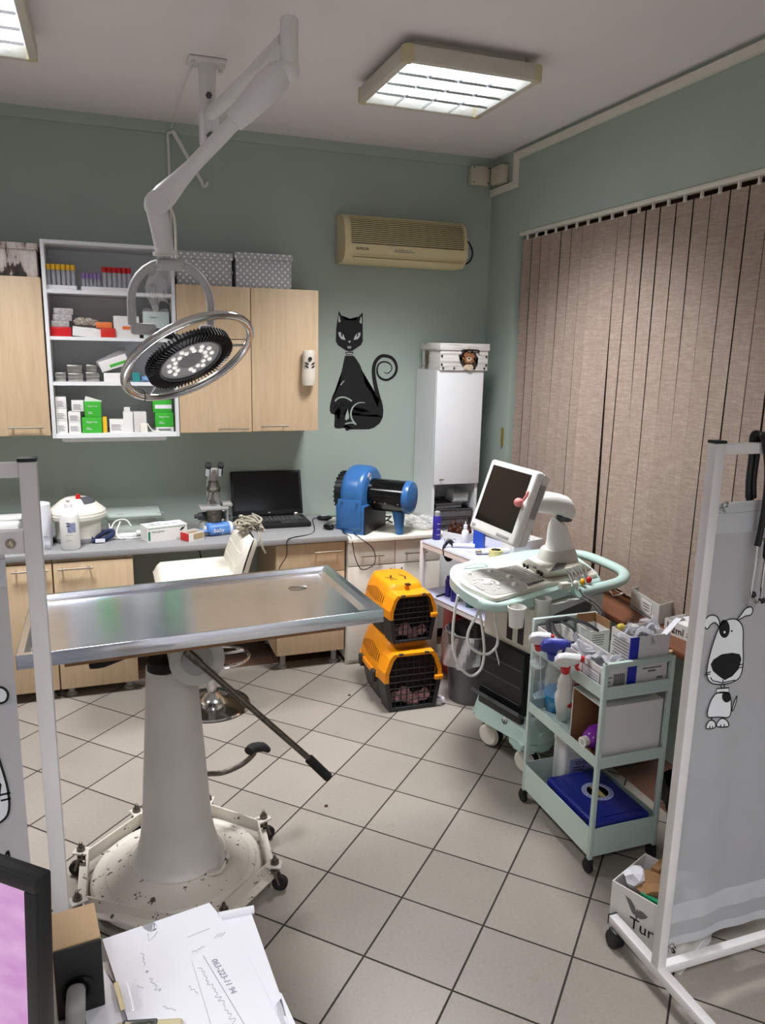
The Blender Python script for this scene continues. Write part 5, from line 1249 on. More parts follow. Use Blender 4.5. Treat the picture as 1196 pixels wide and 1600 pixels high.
for a, b, c_, d_ in ((.0, LL, 0, .02), (0, LL, WW-.02, WW), (0, .02, .02, WW-.02), (LL-.02, LL, .02, WW-.02)): g.box(a, b, c_, d_, .782, .816, M=WM)
Pt(t, 'top_frame', g, PAINTW); Pt(t, 'top_mat', G().box(.004, LL-.004, .004, WW-.004, .8162, .820, M=WM), LILAC)
g = G(); g.box(0, LL, 0, WW, .505, .515, M=WM)
for a, b, c_, d_ in ((.0, LL, 0, .02), (0, LL, WW-.02, WW)): g.box(a, b, c_, d_, .485, .517, M=WM)
Pt(t, 'lower_shelf', g, PAINTW); Pt(t, 'lower_mat', G().box(.02, LL-.02, .004, WW-.004, .5172, .520, M=WM), LILAC)
ZW = .8202
def can(u, v, z0, h, r, m, capm, name, label, cat, depth=0, cap=.16):
    p = PZ(u, v, z0); c_ = V(p.x, p.y+r, z0); t = T(name, label, cat, c_); M = Matrix.Translation(c_); hb = h*(1-cap)
    Pt(t, 'body', G().lathe([(r*.93, 0), (r, .004), (r, hb*.95), (r*.8, hb), (0, hb)], M, 22), m); Pt(t, 'cap', G().lathe([(r*.72, hb), (r*.70, h*.97), (r*.5, h), (0, h)], M, 20), capm)
    return t, c_
NVY = mat('violet_blue_can', (44, 36, 130), .35, var=.1, vscale=60)
t, c_ = can(685, 844, ZW, PY(685, 800, PZ(685, 844, ZW).y).z-ZW, .024, NVY, GREYP, 'spray_can', 'violet blue spray can at the far left corner of white trolley', 'spray can')
g = G()
for k in range(6): wraplabel(c_.x, c_.y, .024, ZW+.03+k*.016, ZW+.034+k*.016, -2.0, -1.0, PAPER, t, 'label_print', 6) if k % 2 == 0 else None
def xy(u, v, z=ZW): return PZ(u, v, z)
p, q = xy(692, 843), xy(727, 850)
M, L1, L2 = fit(q, p, rect(q, p, .13), ZW, .05); t = T('bottle_tray', 'low white carton tray holding brown bottles on white trolley', 'tray', (p+q)/2); g = G(); openbox(g, M, L1, L2, .05, .003); Pt(t, 'carton', g, CARDW)
def bottle(c_, h, r, m, capm, label, grp, first=None):
    if first: return dup(first, c_, label=label)
    t = T('dropper_bottle', label, 'bottle', c_, 0, grp)
    Pt(t, 'body', G().lathe([(r*.94, 0), (r, .003), (r, h*.50), (r*.85, h*.58), (r*.42, h*.66), (r*.42, h*.72), (0, h*.72)], None, 16), m, local=True)
    Pt(t, 'cap', G().lathe([(r*.55, h*.70), (r*.52, h*.84), (r*.2, h*.87), (r*.12, h), (0, h)], None, 14), capm, local=True); return t
BB = None; wcap = mat('white_bottle_label', (226, 222, 214), .5)
for j, (a, b) in enumerate(((.2, .25), (.45, .62), (.55, .25), (.82, .62), (.15, .72))):
    c_ = M @ V(a, b, .07); lab = ['brown dropper bottle front left in the white carton tray', 'brown dropper bottle in the middle back of white carton tray', 'brown dropper bottle front centre in white carton tray', 'brown dropper bottle at back right of white carton tray', 'brown dropper bottle at back left of the white carton tray'][j]
    o = bottle(c_, .105, .0165, BROWNG, BROWNG, lab, 'brown bottles in the carton tray', BB); BB = BB or o
p = xy(729, 851); t = bottle(V(p.x, p.y+.02, ZW), .13, .021, WPLA, WPLA, 'white nozzle bottle standing in front of the brown bottles', None)
p, q = xy(739, 856), xy(755, 858); M, L1, L2 = fit(q, p, rect(q, p, .04), ZW, .115); g = G(); g.box(0, 1, 0, 1, 0, 1, M=M); So('blue_box', 'upright royal blue box under the ultrasound screen on white trolley', 'box', g, mat('royal_blue_card', (30, 74, 178), .45))
a, b = PZ(708, 852, ZW+.012), PZ(742, 853, ZW+.012); So('paper_tube', 'white paper roll lying along the white trolley top', 'paper roll', G().cyl(a, b, .012, n=16), PAPER)
g = G(); a = PZ(700, 850, ZW); yy = a.y-.07
tp = [PY(703, 846, yy), PY(709, 852, yy), PY(707, 862, yy-.02), PY(705, 872, yy-.02), PY(699, 874, yy-.02), PY(695, 866, yy-.02), PY(694, 856, yy-.01), PY(697, 850, yy)]
t = T('muzzle_strap', 'black strap loop with metal buckle hanging over white trolley edge', 'strap', a); g = G(); g.tube(tp, .006, 8, sm=5, closed=True, flat=2); Pt(t, 'strap', g, BLACK)
g = G(); c_ = PY(708, 847, yy+.005); g.tube([c_+V(-.02, 0, -.012), c_+V(.016, 0, -.012), c_+V(.016, 0, .014), c_+V(-.02, 0, .014)], .003, 6, closed=True); Pt(t, 'buckle', g, CHROME)
g = G(); p = xy(697, 847); g.cyl((p.x, p.y, ZW+.008), (p.x+.03, p.y+.01, ZW+.012), .009); g.sph((p.x, p.y, ZW+.011), .011); So('steel_ball_chain', 'small steel fitting next to the black strap on white trolley', 'fitting', g, CHROME)
a, b = PZ(752, 862, ZW+.015), PZ(795, 860, ZW+.015)
t = T('hair_clipper', 'white hair clipper lying on the near part of white trolley', 'clipper', (a+b)/2); Pt(t, 'body', G().tube([a, a*.6+b*.4, b], [.016, .021, .017], 12, sm=5, flat=.8), WPLA); Pt(t, 'blade', G().cyl(a+(a-b)*.18, a, .012, .015, 10), NICKEL)
g = G(); a = xy(732, 862); g.box(a.x, a.x+.11, a.y-.01, a.y+.035, ZW, ZW+.004, .001); g.box(a.x+.02, a.x+.12, a.y-.05, a.y-.02, ZW, ZW+.006, .001); So('loose_packets', 'white packets and paper strips at the near edge of white trolley', 'packets', g, PAPER)
p = PZ(779, 874, ZW); t = T('tape_roll', 'yellow tape roll standing on the white trolley under the screen', 'tape', (p.x, p.y+.03, ZW)); M = Matrix.Translation((p.x, p.y+.03, ZW))
Pt(t, 'tape', G().lathe([(.027, 0), (.036, 0), (.036, .045), (.027, .045), (.027, 0)], M, 28), mat('pale_yellow_tape', (224, 214, 140), .5)); Pt(t, 'core', G().lathe([(.0255, 0), (.027, 0), (.027, .045), (.0255, .045), (.0255, 0)], M, 24), BLACK)
p = PZ(800, 876, ZW); g = G(); Mx = Matrix.Translation((p.x-.10, p.y, ZW)) @ Matrix.Rotation(-.2, 4, 'Z'); g.box(.02, .2, 0, .10, 0, .002, M=Mx); g.box(.02, .2, 0, .002, .002, .04, M=Mx); g.box(.02, .2, .098, .1, .002, .04, M=Mx); g.box(.198, .2, .002, .098, .002, .04, M=Mx); So('clear_tray', 'clear plastic tray beside the yellow tape roll', 'tray', g, CLEAR)
p, q = xy(803, 866), xy(848, 858); M, L1, L2 = fit(q, p, rect(q, p, .10), ZW, .06); t = T('vial_box', 'white carton of vials at the right end of white trolley', 'box', (p+q)/2); g = G(); openbox(g, M, L1, L2, .06, .003); g.box(.02, .98, .02, .98, .03, .7, M=M); Pt(t, 'carton', g, CARDW)
g = G(); r_ = random.Random(6)
for a in range(6):
    for b in range(3): g.cyl(M @ V(.12+a*.15, .2+b*.3, .7), M @ V(.12+a*.15, .2+b*.3, .95), .009, n=10)
Pt(t, 'vial_caps', g, WPLA)
dup(BB, M @ V(.55, .35, .72), label='brown dropper bottle standing on the vial carton')
g = G(); g.crumple(M @ V(.35, .6, 1.15), (.045, .02, .012), 5, 2, .4); So('brown_leaf_wrapper', 'crumpled brown wrapper on the vial carton behind the screen', 'wrapper', g, mat('brown_wrapper', (92, 44, 32), .5), flat=True)
# lower shelf
can(714, 941, .5202, .185, .025, NVY, mat('bright_green_cap', (86, 160, 40), .4), 'spray_can', 'green-topped blue can on the lower shelf of white trolley', 'spray can', cap=.38)
can(703, 933, .5202, .12, .020, NVY, NVY, 'spray_can', 'short blue can half behind green-topped can on the lower shelf', 'spray can')
a, b = PZ(684, 933, .522), PZ(702, 927, .522); So('black_comb', 'flat black comb lying on the lower shelf of white trolley', 'comb', G().box(0, (b-a).length, 0, .014, 0, .005, .001, M=Matrix.Translation(a) @ Matrix.Rotation(math.atan2(b.y-a.y, b.x-a.x), 4, 'Z')), BLACK)
can(738, 950, .5202, .045, .026, mat('dark_teal_jar', (36, 92, 92), .3), mat('dark_teal_jar', (36, 92, 92), .3), 'small_jar', 'small dark teal jar at the near edge of lower trolley shelf', 'jar', cap=.3)

# ================================================================== ultrasound machine
us = T('ultrasound_machine', 'mint and white ultrasound machine on wheels with tilted screen', 'ultrasound machine', (1.90, 2.98, 0))
def PO(pts, z): return [(PZ(u, v, z).x, PZ(u, v, z).y) for u, v in pts]
out = [(885, 863), (820, 868), (760, 880), (725, 885), (708, 893), (703, 903), (706, 914), (722, 930), (742, 943), (760, 950), (800, 951), (850, 937), (900, 921), (940, 914), (925, 896), (900, 876)]
co_ = crv(PO(out, .842), 3, True); Pt(us, 'console_deck', G().prism([(p.x, p.y) for p in co_], .824, .868, bev=.017, seg=4), MINTC)
hp = [PZ(u, v, .85) for u, v in ((905, 925), (938, 918), (968, 909), (976, 899), (966, 889), (930, 873), (905, 866), (880, 866))]
Pt(us, 'rear_handle', G().tube(hp, .027, 14, sm=5, flat=.85), MINTC)
pan = [(719, 903), (726, 914), (751, 926), (770, 933), (784, 933), (814, 923.5), (837, 917), (870, 908), (900, 901), (932, 897), (925, 890), (894, 879), (850, 874), (814, 879), (779, 883), (734, 893)]
cp = crv(PO(pan, .887), 3, True); pn = Pt(us, 'control_panel', G().prism([(p.x, p.y) for p in cp], .868, .887, bev=.006, seg=3), OFFW)
KP = mat('keypad_grey', (164, 163, 158), .5, var=.08, vscale=70)
kp = crv(PO([(725, 895), (728, 904), (735, 912), (748, 919), (762, 927), (779, 929.5), (824, 919), (800, 904), (779, 890), (762, 888)], .888), 3, True); Pt(pn, 'keypad', G().prism([(p.x, p.y) for p in kp], .887, .889), KP)
Pt(pn, 'key_tray', G().prism(PO([(773, 889), (809, 882), (850, 903), (823, 915)], .890), .887, .891, bev=.001), mat('key_tray_grey', (172, 170, 162), .5))
A, B, D = PZ(776, 889.5, .891), PZ(807, 883.5, .891), PZ(823, 912.5, .891); g = G()
for a in range(12):
    for b in range(5):
        o = A+(D-A)*((a+.12)/12)+(B-A)*((b+.12)/5); M = Matrix(((D-A)*(.76/12), (B-A)*(.76/5), V(0, 0, .003))).transposed().to_4x4(); M.translation = o; g.box(0, 1, 0, 1, 0, 1, M=M)
Pt(pn, 'keys', g, mat('key_grey', (164, 162, 154), .5))
c_ = PZ(761.5, 911, .889); Pt(pn, 'trackball', G().sph(c_+V(0, 0, .002), .020, (1, 1, .7), 18).lathe([(.022, 0), (.027, .003), (.027, 0)], Matrix.Translation(c_), 24), WPLA)
g = G(); g.ribbon([c_+V(.047*math.cos(a), .052*math.sin(a), .001) for a in [-.9+k*.17 for k in range(16)]], .014, (0, 0, 1), .0025); Pt(pn, 'key_arc', g, WPLA)
for u, v in ((766, 893), (804, 914), (795, 902), (733, 898)): p = PZ(u, v, .889); Pt(pn, 'dial', G().cyl(p, p+V(0, 0, .011), .012, .010, 16), WPLA)
g = G(); r_ = random.Random(9)
for u, v in ((745, 897), (755, 899), (748, 905), (741, 906), (775, 899), (785, 905), (790, 912), (780, 919), (772, 922), (800, 919), (742, 911), (755, 921), (787, 896), (776, 893), (752, 893), (764, 897)): p = PZ(u, v, .889); g.cyl(p, p+V(0, 0, .0025), .0075, n=10)
Pt(pn, 'round_keys', g, mat('key_pale_grey', (184, 183, 178), .5))
g = G()
for k in range(7): p = PZ(826+k*3.4, 914.5-k*1.1, .888); g.box(p.x-.002, p.x+.0025, p.y-.010, p.y+.010, .887, .893)
Pt(pn, 'slider_keys', g, DGREY)
hb = PO([(812, 880), (853, 903), (893, 898), (926, 889), (884, 868), (838, 866)], .888); ht = PO([(826, 874), (858, 894), (890, 889), (912, 882), (880, 867), (842, 866)], .93)
hm = Pt(us, 'rear_hump', G().prism(hb, .886, .935, top=ht, bev=.004), OFFW)
g = G()
for k in range(7): a, b = PZ(860+k*3.4, 893-k*.8, .938), PZ(872+k*2.5, 879-k*.3, .938); g.cyl(a, b, .0022, n=5)
Pt(hm, 'vent_slots', g, DGREY)
p = PZ(841, 886, .915); Pt(hm, 'oval_speaker', G().sph(p, .001, (26, 14, 9), 14), DGREY)
g = G()
for u, v in ((820, 885.5), (825, 888), (841.5, 896), (846.5, 899)): p = PZ(u, v, .895); g.cyl(p, p+V(-.004, 0, .014), .007, n=10)
Pt(hm, 'black_knobs', g, BLACK)
nk = PZ(871, 874, .93); nk.z = 0; Pt(us, 'arm_base', G().lathe([(.105, .88), (.10, .93), (.085, .975), (.078, .985), (0, .985)], Matrix.Translation(nk), 32), mat('arm_base_grey', (196, 194, 186), .4))
b1 = PY(868, 868, 3.03); b2 = PY(875, 815, 3.04)
Pt(us, 'arm_neck', G().tube([(nk.x, nk.y, .95), (nk.x+.005, nk.y, 1.0), (b2.x-.004, (nk.y+3.04)/2, 1.09), (b2.x+.006, 3.04, b2.z)], [.070, .066, .044, .037], 20, sm=5), WPLA)
a, b = PY(832, 784, 3.0), PY(879, 790, 3.04)
Pt(us, 'arm_pod', G().tube([a+V(-.02, 0, 0), a, (a+b)/2+V(0, 0, .006), b, b+V(.022, 0, -.03), b+V(.016, 0, -.055)], [.030, .045, .050, .048, .045, .036], 18, sm=5), WPLA)
Pt(us, 'pod_collar', G().cyl(b+V(.016, 0, -.072), b+V(.016, 0, -.05), .037, n=20), DGREY)
# monitor
yaw, tl_ = 3.199, .329; nn = V(math.cos(yaw)*math.cos(tl_), math.sin(yaw)*math.cos(tl_), math.sin(tl_)); rr_ = V(-math.sin(yaw), math.cos(yaw), 0); uu_ = nn.cross(rr_)
MM = Matrix((rr_, uu_, nn)).transposed().to_4x4(); MM.translation = V(1.642, 2.98, 1.245); w, h = .1905, .1685
sc_ = Pt(us, 'monitor', G().box(-w, w, -h, h, -.035, .008, .014, M=MM, seg=4).prism([(-w*.9, -h*.9), (w*.9, -h*.9), (w*.9, h*.9), (-w*.9, h*.9)], -.075, -.034, MM, top=[(-w*.97, -h*.97), (w*.97, -h*.97), (w*.97, h*.97), (-w*.97, h*.97)]), WPLA)
Pt(sc_, 'screen', G().box(-w*.83, w*.83, -h*.70, h*.86, .0075, .0085, M=MM), BLACKG)
Pt(sc_, 'screen_rim', G().box(-w*.86, w*.86, -h*.735, h*.89, .006, .0078, M=MM), OFFW)
Pt(sc_, 'back_shell', G().box(-w*.5, w*.6, -h*.7, h*.55, -.11, -.07, .02, M=MM), MINTC)
Pt(sc_, 'side_grille', G().box(w-.004, w+.003, -h*.2, h*.7, -.055, -.03, .002, M=MM), GREYP)
Pt(sc_, 'bezel_slot', G().box(w*.25, w*.78, -h*.90, -h*.82, .0075, .0095, .001, M=MM).box(-w*.88, -w*.72, -h*.9, -h*.82, .0075, .0095, .001, M=MM), GREYP)
p = MM @ V(w*.93, h*.18, .016)
t = T('pink_toy', 'small pink rubber toy perched on the side of ultrasound screen', 'toy', p); PK2 = mat('pink_rubber', (228, 140, 134), .5)
Pt(t, 'ball', G().sph(MM @ V(w*.84, h*.10, .030), .020), PK2); Pt(t, 'loop', G().tube([MM @ V(w*.93, h*.18, .024), MM @ V(w*.98, h*.3, .022), MM @ V(w*.97, h*.42, .020), MM @ V(w*.93, h*.40, .018)], .006, 8, sm=4), PK2)
# body
e = V(math.cos(.244), math.sin(.244), 0); f = V(-e.y, e.x, 0); BM_ = Matrix((e, f, V(0, 0, 1))).transposed().to_4x4(); BM_.translation = V(1.685, 2.735, 0)
bd = Pt(us, 'body', G().box(0, .44, 0, .32, .60, .812, .02, M=BM_).box(.10, .44, .02, .30, .25, .61, .01, M=BM_), OFFW)
g = G()
for y in (.05, .12): g.box(-.003, .004, y, y+.035, .635, .76, .001, M=BM_)
Pt(bd, 'port_slot', g, BLACK)
Pt(us, 'side_panel', G().prism([(.03, .60), (.43, .60), (.43, .822), (.10, .822), (.03, .80)], -.012, .004, BM_ @ Matrix(((1, 0, 0, 0), (0, 0, 1, 0), (0, 1, 0, 0), (0, 0, 0, 1))), bev=.004), mat('pale_grey_panel', (196, 198, 196), .45))
g = G(); q = [(.10, .725), (.085, .745), (.10, .768), (.14, .782), (.32, .805), (.35, .792), (.35, .765), (.32, .748)]; g.prism([(p.x, p.y) for p in crv(q, 4, True)], -.0135, -.0115, BM_ @ Matrix(((1, 0, 0, 0), (0, 0, 1, 0), (0, 1, 0, 0), (0, 0, 0, 1)))); Pt(us, 'side_recess', g, DGREY)
Pt(us, 'near_lobe', G().prism([(p.x, p.y) for p in crv([(-.012, .01), (-.012, .09), (.06, .10), (.16, .09), (.16, -.03), (.06, -.045), (.015, -.03)], 4, True)], .145, .24, BM_, bev=.02, seg=3), MINTC)
Pt(us, 'printer_bay', G().box(-.02, .12, .015, .305, .27, .605, .008, M=BM_), BLACK)
g = G()
for z in (.36, .44, .52): g.box(-.0225, -.019, .03, .29, z, z+.004, M=BM_)
Pt(us, 'bay_seam', g, DGREY)
Pt(us, 'front_lip', G().prism([(-.055, .33), (-.02, .305), (-.02, .325), (-.05, .345)], .0, .32, BM_ @ Matrix(((1, 0, 0, 0), (0, 0, 1, 0), (0, 1, 0, 0), (0, 0, 0, 1)))), DGREY)
q = [(-.01, .35), (-.03, .29), (-.025, .12), (-.015, .0), (.03, -.05), (.45, -.03), (.50, .0), (.50, .33), (.45, .36), (.08, .38), (.02, .37)]
qp = crv(q, 4, True); tp_ = [(p.x*.9+.02, (p.y-.17)*.86+.17) for p in qp]
Pt(us, 'base_hood', G().prism([(p.x, p.y) for p in qp], (.190), .31, BM_, bev=.018, seg=4, top=tp_), MINTC)
g = G(); g.cyl(BM_ @ V(.0, .12, .255), BM_ @ V(-.018, .12, .25), .017, n=20); bdg = Pt(us, 'round_badge', g, WPLA)
g = G(); g.tube([BM_ @ V(-.0185, .12, .25)+f*.014*math.cos(k*.35)+V(0, 0, .014*math.sin(k*.35)) for k in range(18)], .0018, 5, closed=True); g.tube([BM_ @ V(-.0188, .12, .25)+f*x+V(0, 0, z) for x, z in ((.004, .007), (-.005, .004), (-.005, -.002), (.005, -.004), (-.002, -.009))], .0016, 5); Pt(bdg, 'badge_mark', g, INK)
for x, y in ((1.703, 3.075), (1.745, 2.80), (2.10, 2.88), (2.02, 3.22)):
    an = .5 if x < 1.9 else .2; ax = V(math.cos(an), math.sin(an), 0)*1; c_ = V(x, y, .062)
    cs = Pt(us, 'caster', G().cyl(c_+V(0, 0, .05), c_+V(0, 0, .12), .02).cyl(c_-ax*.036, c_-ax*.012, .056, n=28, bev=.012).cyl(c_+ax*.012, c_+ax*.036, .056, n=28, bev=.012), OFFW); Pt(cs, 'wheel', G().cyl(c_-ax*.011, c_+ax*.011, .062, n=28, bev=.006), RUBBER)
HOLD = mat('holder_plastic', (216, 216, 208), .3)
for u, v in ((803, 943), (843, 930)):
    c_ = PZ(u, v, .865)+V(.0, -.03, 0); M = Matrix.Translation((c_.x, c_.y, .775))
    Pt(us, 'probe_holder', G().lathe([(.030, .0), (.034, .06), (.040, .085), (.037, .088), (.030, .06), (.026, 0), (.030, .0)], M, 26).box(-.010, .010, .028, .06, .05, .075, M=M), HOLD)
yc = 3.0
def pxt(pts, y, r, m, nm, par): g = G(); g.tube([PY(u, v, y) for u, v in pts], r, 8, sm=6); return Pt(par, nm, g, m)
pxt([(716, 930), (711, 955), (708, 985), (709, 1015), (718, 1040), (736, 1056), (752, 1045), (757, 1020), (755, 990), (750, 955), (748, 935)], 2.93, .0065, WPLA, 'probe_cable', us)
pxt([(770, 938), (757, 945), (745, 962), (733, 985), (732, 1003), (745, 1018), (762, 1022), (776, 1010), (778, 992), (774, 970), (772, 945)], 2.88, .0065, WPLA, 'probe_cable', us)
pxt([(722, 892), (728, 885), (742, 880), (755, 880), (762, 884)], 3.22, .006, WPLA, 'probe_cable', us)
pxt([(780, 1075), (783, 1060), (781, 1040), (775, 1015)], 2.9, .004, WPLA, 'probe_cable', us)
# ECG clips on the near rim of the console
CL = [(YELLOW, 'yellow'), (RED, 'red'), (OFFW, 'white')]
for k, (m, nm) in enumerate(CL):
    p = PZ((908, 918, 897)[k], (915, 912, 918)[k], .875); t = T('electrode_clip', 'steel electrode clip with %s grip clamped on the console edge' % nm, 'clip', p); M = Matrix.Translation(p)
    Pt(t, 'jaws', G().cyl(p+V(-.03, .02, .075), p+V(.012, -.015, -.01), .0045, n=8).cyl(p+V(-.012, .02, .085), p+V(.012, -.015, -.01), .0045, n=8), CHROME); Pt(t, 'grip', G().sph(p+V(.004, -.004, .018), .014, (1, 1, 1.2), 12), m)
g = G(); g.tube([PY(u, v, 2.76) for u, v in ((905, 920), (912, 930), (925, 938), (938, 950), (945, 965), (946, 985))], .0045, 6, sm=5); g.tube([PY(u, v, 2.75) for u, v in ((890, 924), (898, 932), (912, 936), (928, 946), (938, 962))], .004, 6, sm=5)
So('electrode_leads', 'grey electrode leads trailing from the clips down the console side', 'cables', g, GREYP)
p = PZ(882, 918, .875); So('white_connector', 'small white plastic connector lying on the console rim', 'connector', G().box(p.x-.025, p.x+.025, p.y-.02, p.y+.015, .868, .90, .006), OFFW)
# ================================================================== mint trolley
X0, X1, Y0, Y1 = 1.602, 1.902, 2.105, 2.60
t = T('mint_trolley', 'mint green three-tier metal trolley loaded with bottles and boxes', 'trolley', ((X0+X1)/2, (Y0+Y1)/2, 0))
k = .0085
for x in (X0+k-.0015, X1-k+.0015):
    for y in (Y0+k-.0015, Y1-k+.0015):
        ps = Pt(t, 'post', G().box(x-k, x+k, y-k, y+k, .058, .832, .002), MINT)
        Pt(ps, 'caster', G().cyl((x-.009, y+.006, .026), (x+.009, y+.006, .026), .026, n=18, bev=.003).box(x-.012, x+.012, y-.012, y+.018, .03, .058, .004), RUBBER)
def tier(z0, z1, nm):
    g = G(); w = .0025; g.box(X0+.002, X1-.002, Y0+.002, Y1-.002, z0, z0+.003); g.box(X0, X1, Y0, Y0+w, z0, z1); g.box(X0, X1, Y1-w, Y1, z0, z1); g.box(X0, X0+w, Y0+w, Y1-w, z0, z1); g.box(X1-w, X1, Y0+w, Y1-w, z0, z1); return Pt(t, nm, g, MINT)
tier(.070, .185, 'bottom_tray'); tier(.428, .472, 'middle_tray'); tier(.697, .745, 'top_tray')
Pt(t, 'end_rail', G().box(X0, X1, Y0, Y0+.018, .812, .832, .002), MINT)
Pt(t, 'end_rail', G().box(X0, X1, Y1-.018, Y1, .814, .834, .002), MINT); Pt(t, 'end_panel', G().box(X0+.018, X1-.018, Y1-.011, Y1-.007, .745, .814), MINT)
# --- top tier
ZT = .7005
def cart(x0, x1, y0, y1, z0, h, label, name='carton', t_=.003, cat='box'):
    t = T(name, label, cat, ((x0+x1)/2, (y0+y1)/2, z0)); M = Matrix(((x1-x0, 0, 0, x0), (0, y1-y0, 0, y0), (0, 0, h, z0), (0, 0, 0, 1))); g = G(); openbox(g, M, x1-x0, y1-y0, h, t_); Pt(t, 'carton', g, CARDW); return t, M
t, M = cart(1.612, 1.722, 2.13, 2.575, ZT, .105, 'long open white carton holding wrappers and black straps on mint trolley')
g = G(); g.box(-.012, -.002, .03, .28, .22, .78, M=M); Pt(t, 'printed_frame', g, PAPER)
g = G()
for a, b, c_, d_ in ((.03, .28, .76, .79), (.03, .28, .22, .25), (.03, .04, .25, .76), (.27, .28, .25, .76)): g.box(-.018, -.010, a, b, c_, d_, M=M)
for q in range(4): g.box(-.018, -.011, .06, .22-.02*(q % 2), .34+q*.09, .36+q*.09, M=M)
Pt(t, 'print', g, GINK)
text(t, '2', (1.6105, 2.44, ZT+.055), (0, -1, 0), (0, 0, 1), .045, NAVY)
g = G()
for q in range(10): g.box(.42+.045*q, .44+.045*q+.01*(q % 2), -.004, -.001, .18, .75, M=M)
for q in range(3): g.box(.08, .36-.05*q, -.004, -.001, .62-.16*q, .66-.16*q, M=M)
Pt(t, 'barcode', g, GINK)
r_ = random.Random(12)
for q in range(8):
    a = (1.645+r_.uniform(0, .06), 2.17+q*.028, ZT+.085+r_.uniform(0, .03)); M2 = Matrix.Translation(a) @ Euler((r_.uniform(-.7, .7), r_.uniform(-.7, .7), r_.uniform(0, 3))).to_matrix().to_4x4()
    ph = r_.uniform(0, 6); g = G(); g.grid(lambda u, v, ph=ph: ((u-.5)*.10, (v-.5)*.045, .010*math.sin(u*8+ph)+.006*math.sin(v*9+ph)), 10, 6, .0008); g.bm.transform(M2)
    So('syringe_wrapper', ['crumpled white wrapper nearest the viewer in the long carton', 'second crumpled wrapper from the near end of long carton', 'third crumpled wrapper from the near end of long carton', 'white wrapper in the near half of long carton', 'white wrapper at the middle of long carton', 'white wrapper just behind the middle of long carton', 'white wrapper touching the black straps in long carton', 'farthest white wrapper by the black straps in long carton'][q], 'wrapper', g, PAPER, 'wrappers in the long carton', ang=30)
g = G(); g.tube([(1.63, 2.50, .79), (1.65, 2.56, .825), (1.70, 2.53, .84), (1.74, 2.55, .835), (1.79, 2.50, .825), (1.83, 2.47, .80)], [.008, .012, .013, .012, .012, .009], 8, sm=5, flat=.3); g.tube([(1.66, 2.55, .825), (1.64, 2.49, .81), (1.655, 2.43, .79), (1.70, 2.42, .785)], [.007, .009, .009, .007], 8, sm=5, flat=.35); g.tube([(1.69, 2.53, .835), (1.71, 2.47, .82), (1.70, 2.42, .79)], .008, 8, sm=5, flat=.4)
So('black_straps', 'tangle of black fabric straps at the far end of long carton', 'straps', g, mat('black_webbing', (22, 22, 24), .8, var=.2))
x0, x1, y0 = PY(983, 1050, 2.125).x, 1.885, 2.125; zt_ = PY(985, 997, 2.125).z; h = zt_-ZT; yb_ = PX(957, 979, x0).y
t, M = cart(x0, x1, y0, min(yb_, 2.45), ZT, h, 'tall white carton with blue corner stripe full of bottles and wrappers on mint trolley')
Pt(t, 'blue_stripe', G().box(-.004, .20, -.006, -.001, .0, 1.0, M=M).box(-.012, -.003, -.006, .05, 0, 1, M=M), mat('cobalt_print', (30, 44, 170), .45))
g = G()
for q in range(13): g.box(-.012, -.004, .10, .9-.04*(q % 3), .2+q*.055, .215+q*.055, M=M)
g.box(.35, .85, -.006, -.001, .40, .425, M=M); g.box(.50, .70, -.006, -.001, .34, .375, M=M); g.box(.3, .5, -.006, -.001, .14, .16, M=M); g.box(.75, .9, -.006, -.001, .2, .24, M=M); Pt(t, 'print', g, GINK)
So('clear_bottle', 'clear plastic bottle with white cap sticking out of the blue-striped carton', 'bottle', G().lathe([(.022, 0), (.024, .12), (.018, .14), (.020, .142), (.020, .175), (0, .176)], Matrix.Translation(M @ V(.35, .62, .25)), 18), make_clear('milky_plastic', (236, 238, 238), .6, .25))
Pt_ = None
r_ = random.Random(5)
for q in range(6):
    a = M @ V(.2+.12*q, .25+.1*(q % 3), 1.0); M2 = Matrix.Translation(a) @ Euler((r_.uniform(-.9, .9), r_.uniform(-.9, .9), r_.uniform(0, 3))).to_matrix().to_4x4(); ph = r_.uniform(0, 6)
    g = G(); g.grid(lambda u, v, ph=ph: ((u-.5)*.11, (v-.5)*.05, .012*math.sin(u*9+ph)+.008*math.sin(v*11+ph)), 12, 8, .0008); g.bm.transform(M2)
    So('clear_pouch', ['leftmost clear pouch heaped on the blue-striped carton', 'second clear pouch heaped on the blue-striped carton', 'clear pouch in the middle of the blue-striped carton heap', 'crinkled clear pouch right of the middle of carton heap', 'clear pouch near the right side of carton heap', 'rightmost clear pouch hanging at carton corner'][q], 'pouch', g, FILM if q % 2 else PAPER, 'pouches in the blue-striped carton', ang=20)
p = M @ V(.9, .05, 1.0); So('white_strip', 'folded white paper strip poking over the right corner of carton', 'paper strip', G().box(-.01, .09, -.012, .012, 0, .002, M=Matrix.Translation(p) @ Matrix.Rotation(-.45, 4, 'Y') @ Matrix.Rotation(.3, 4, 'Z')), PAPER)
g = G(); g.crumple(M @ V(.12, .8, 1.02), (.014, .014, .014), 4, 2, .2); So('yellow_ampoule', 'yellow ampoule cap in the far corner of the blue-striped carton', 'ampoule', g, mat('pale_yellow', (214, 196, 84), .5), flat=True)
t, M = cart(1.795, 1.885, 2.47, 2.575, ZT, .10, 'white carton with raised brown flaps at the back of mint trolley')
M2 = Matrix.Translation((1.795, 2.575, ZT+.10)); Pt(t, 'flap', G().box(0, .09, -.003, 0, 0, .04, M=M2).box(.087, .09, -.105, -.003, 0, .036, M=M2), CARDB)
g = G()
for q in range(5): g.box(.08, .7, -.02, -.005, .4+q*.1, .42+q*.1, M=M)
Pt(t, 'print', g, GINK)
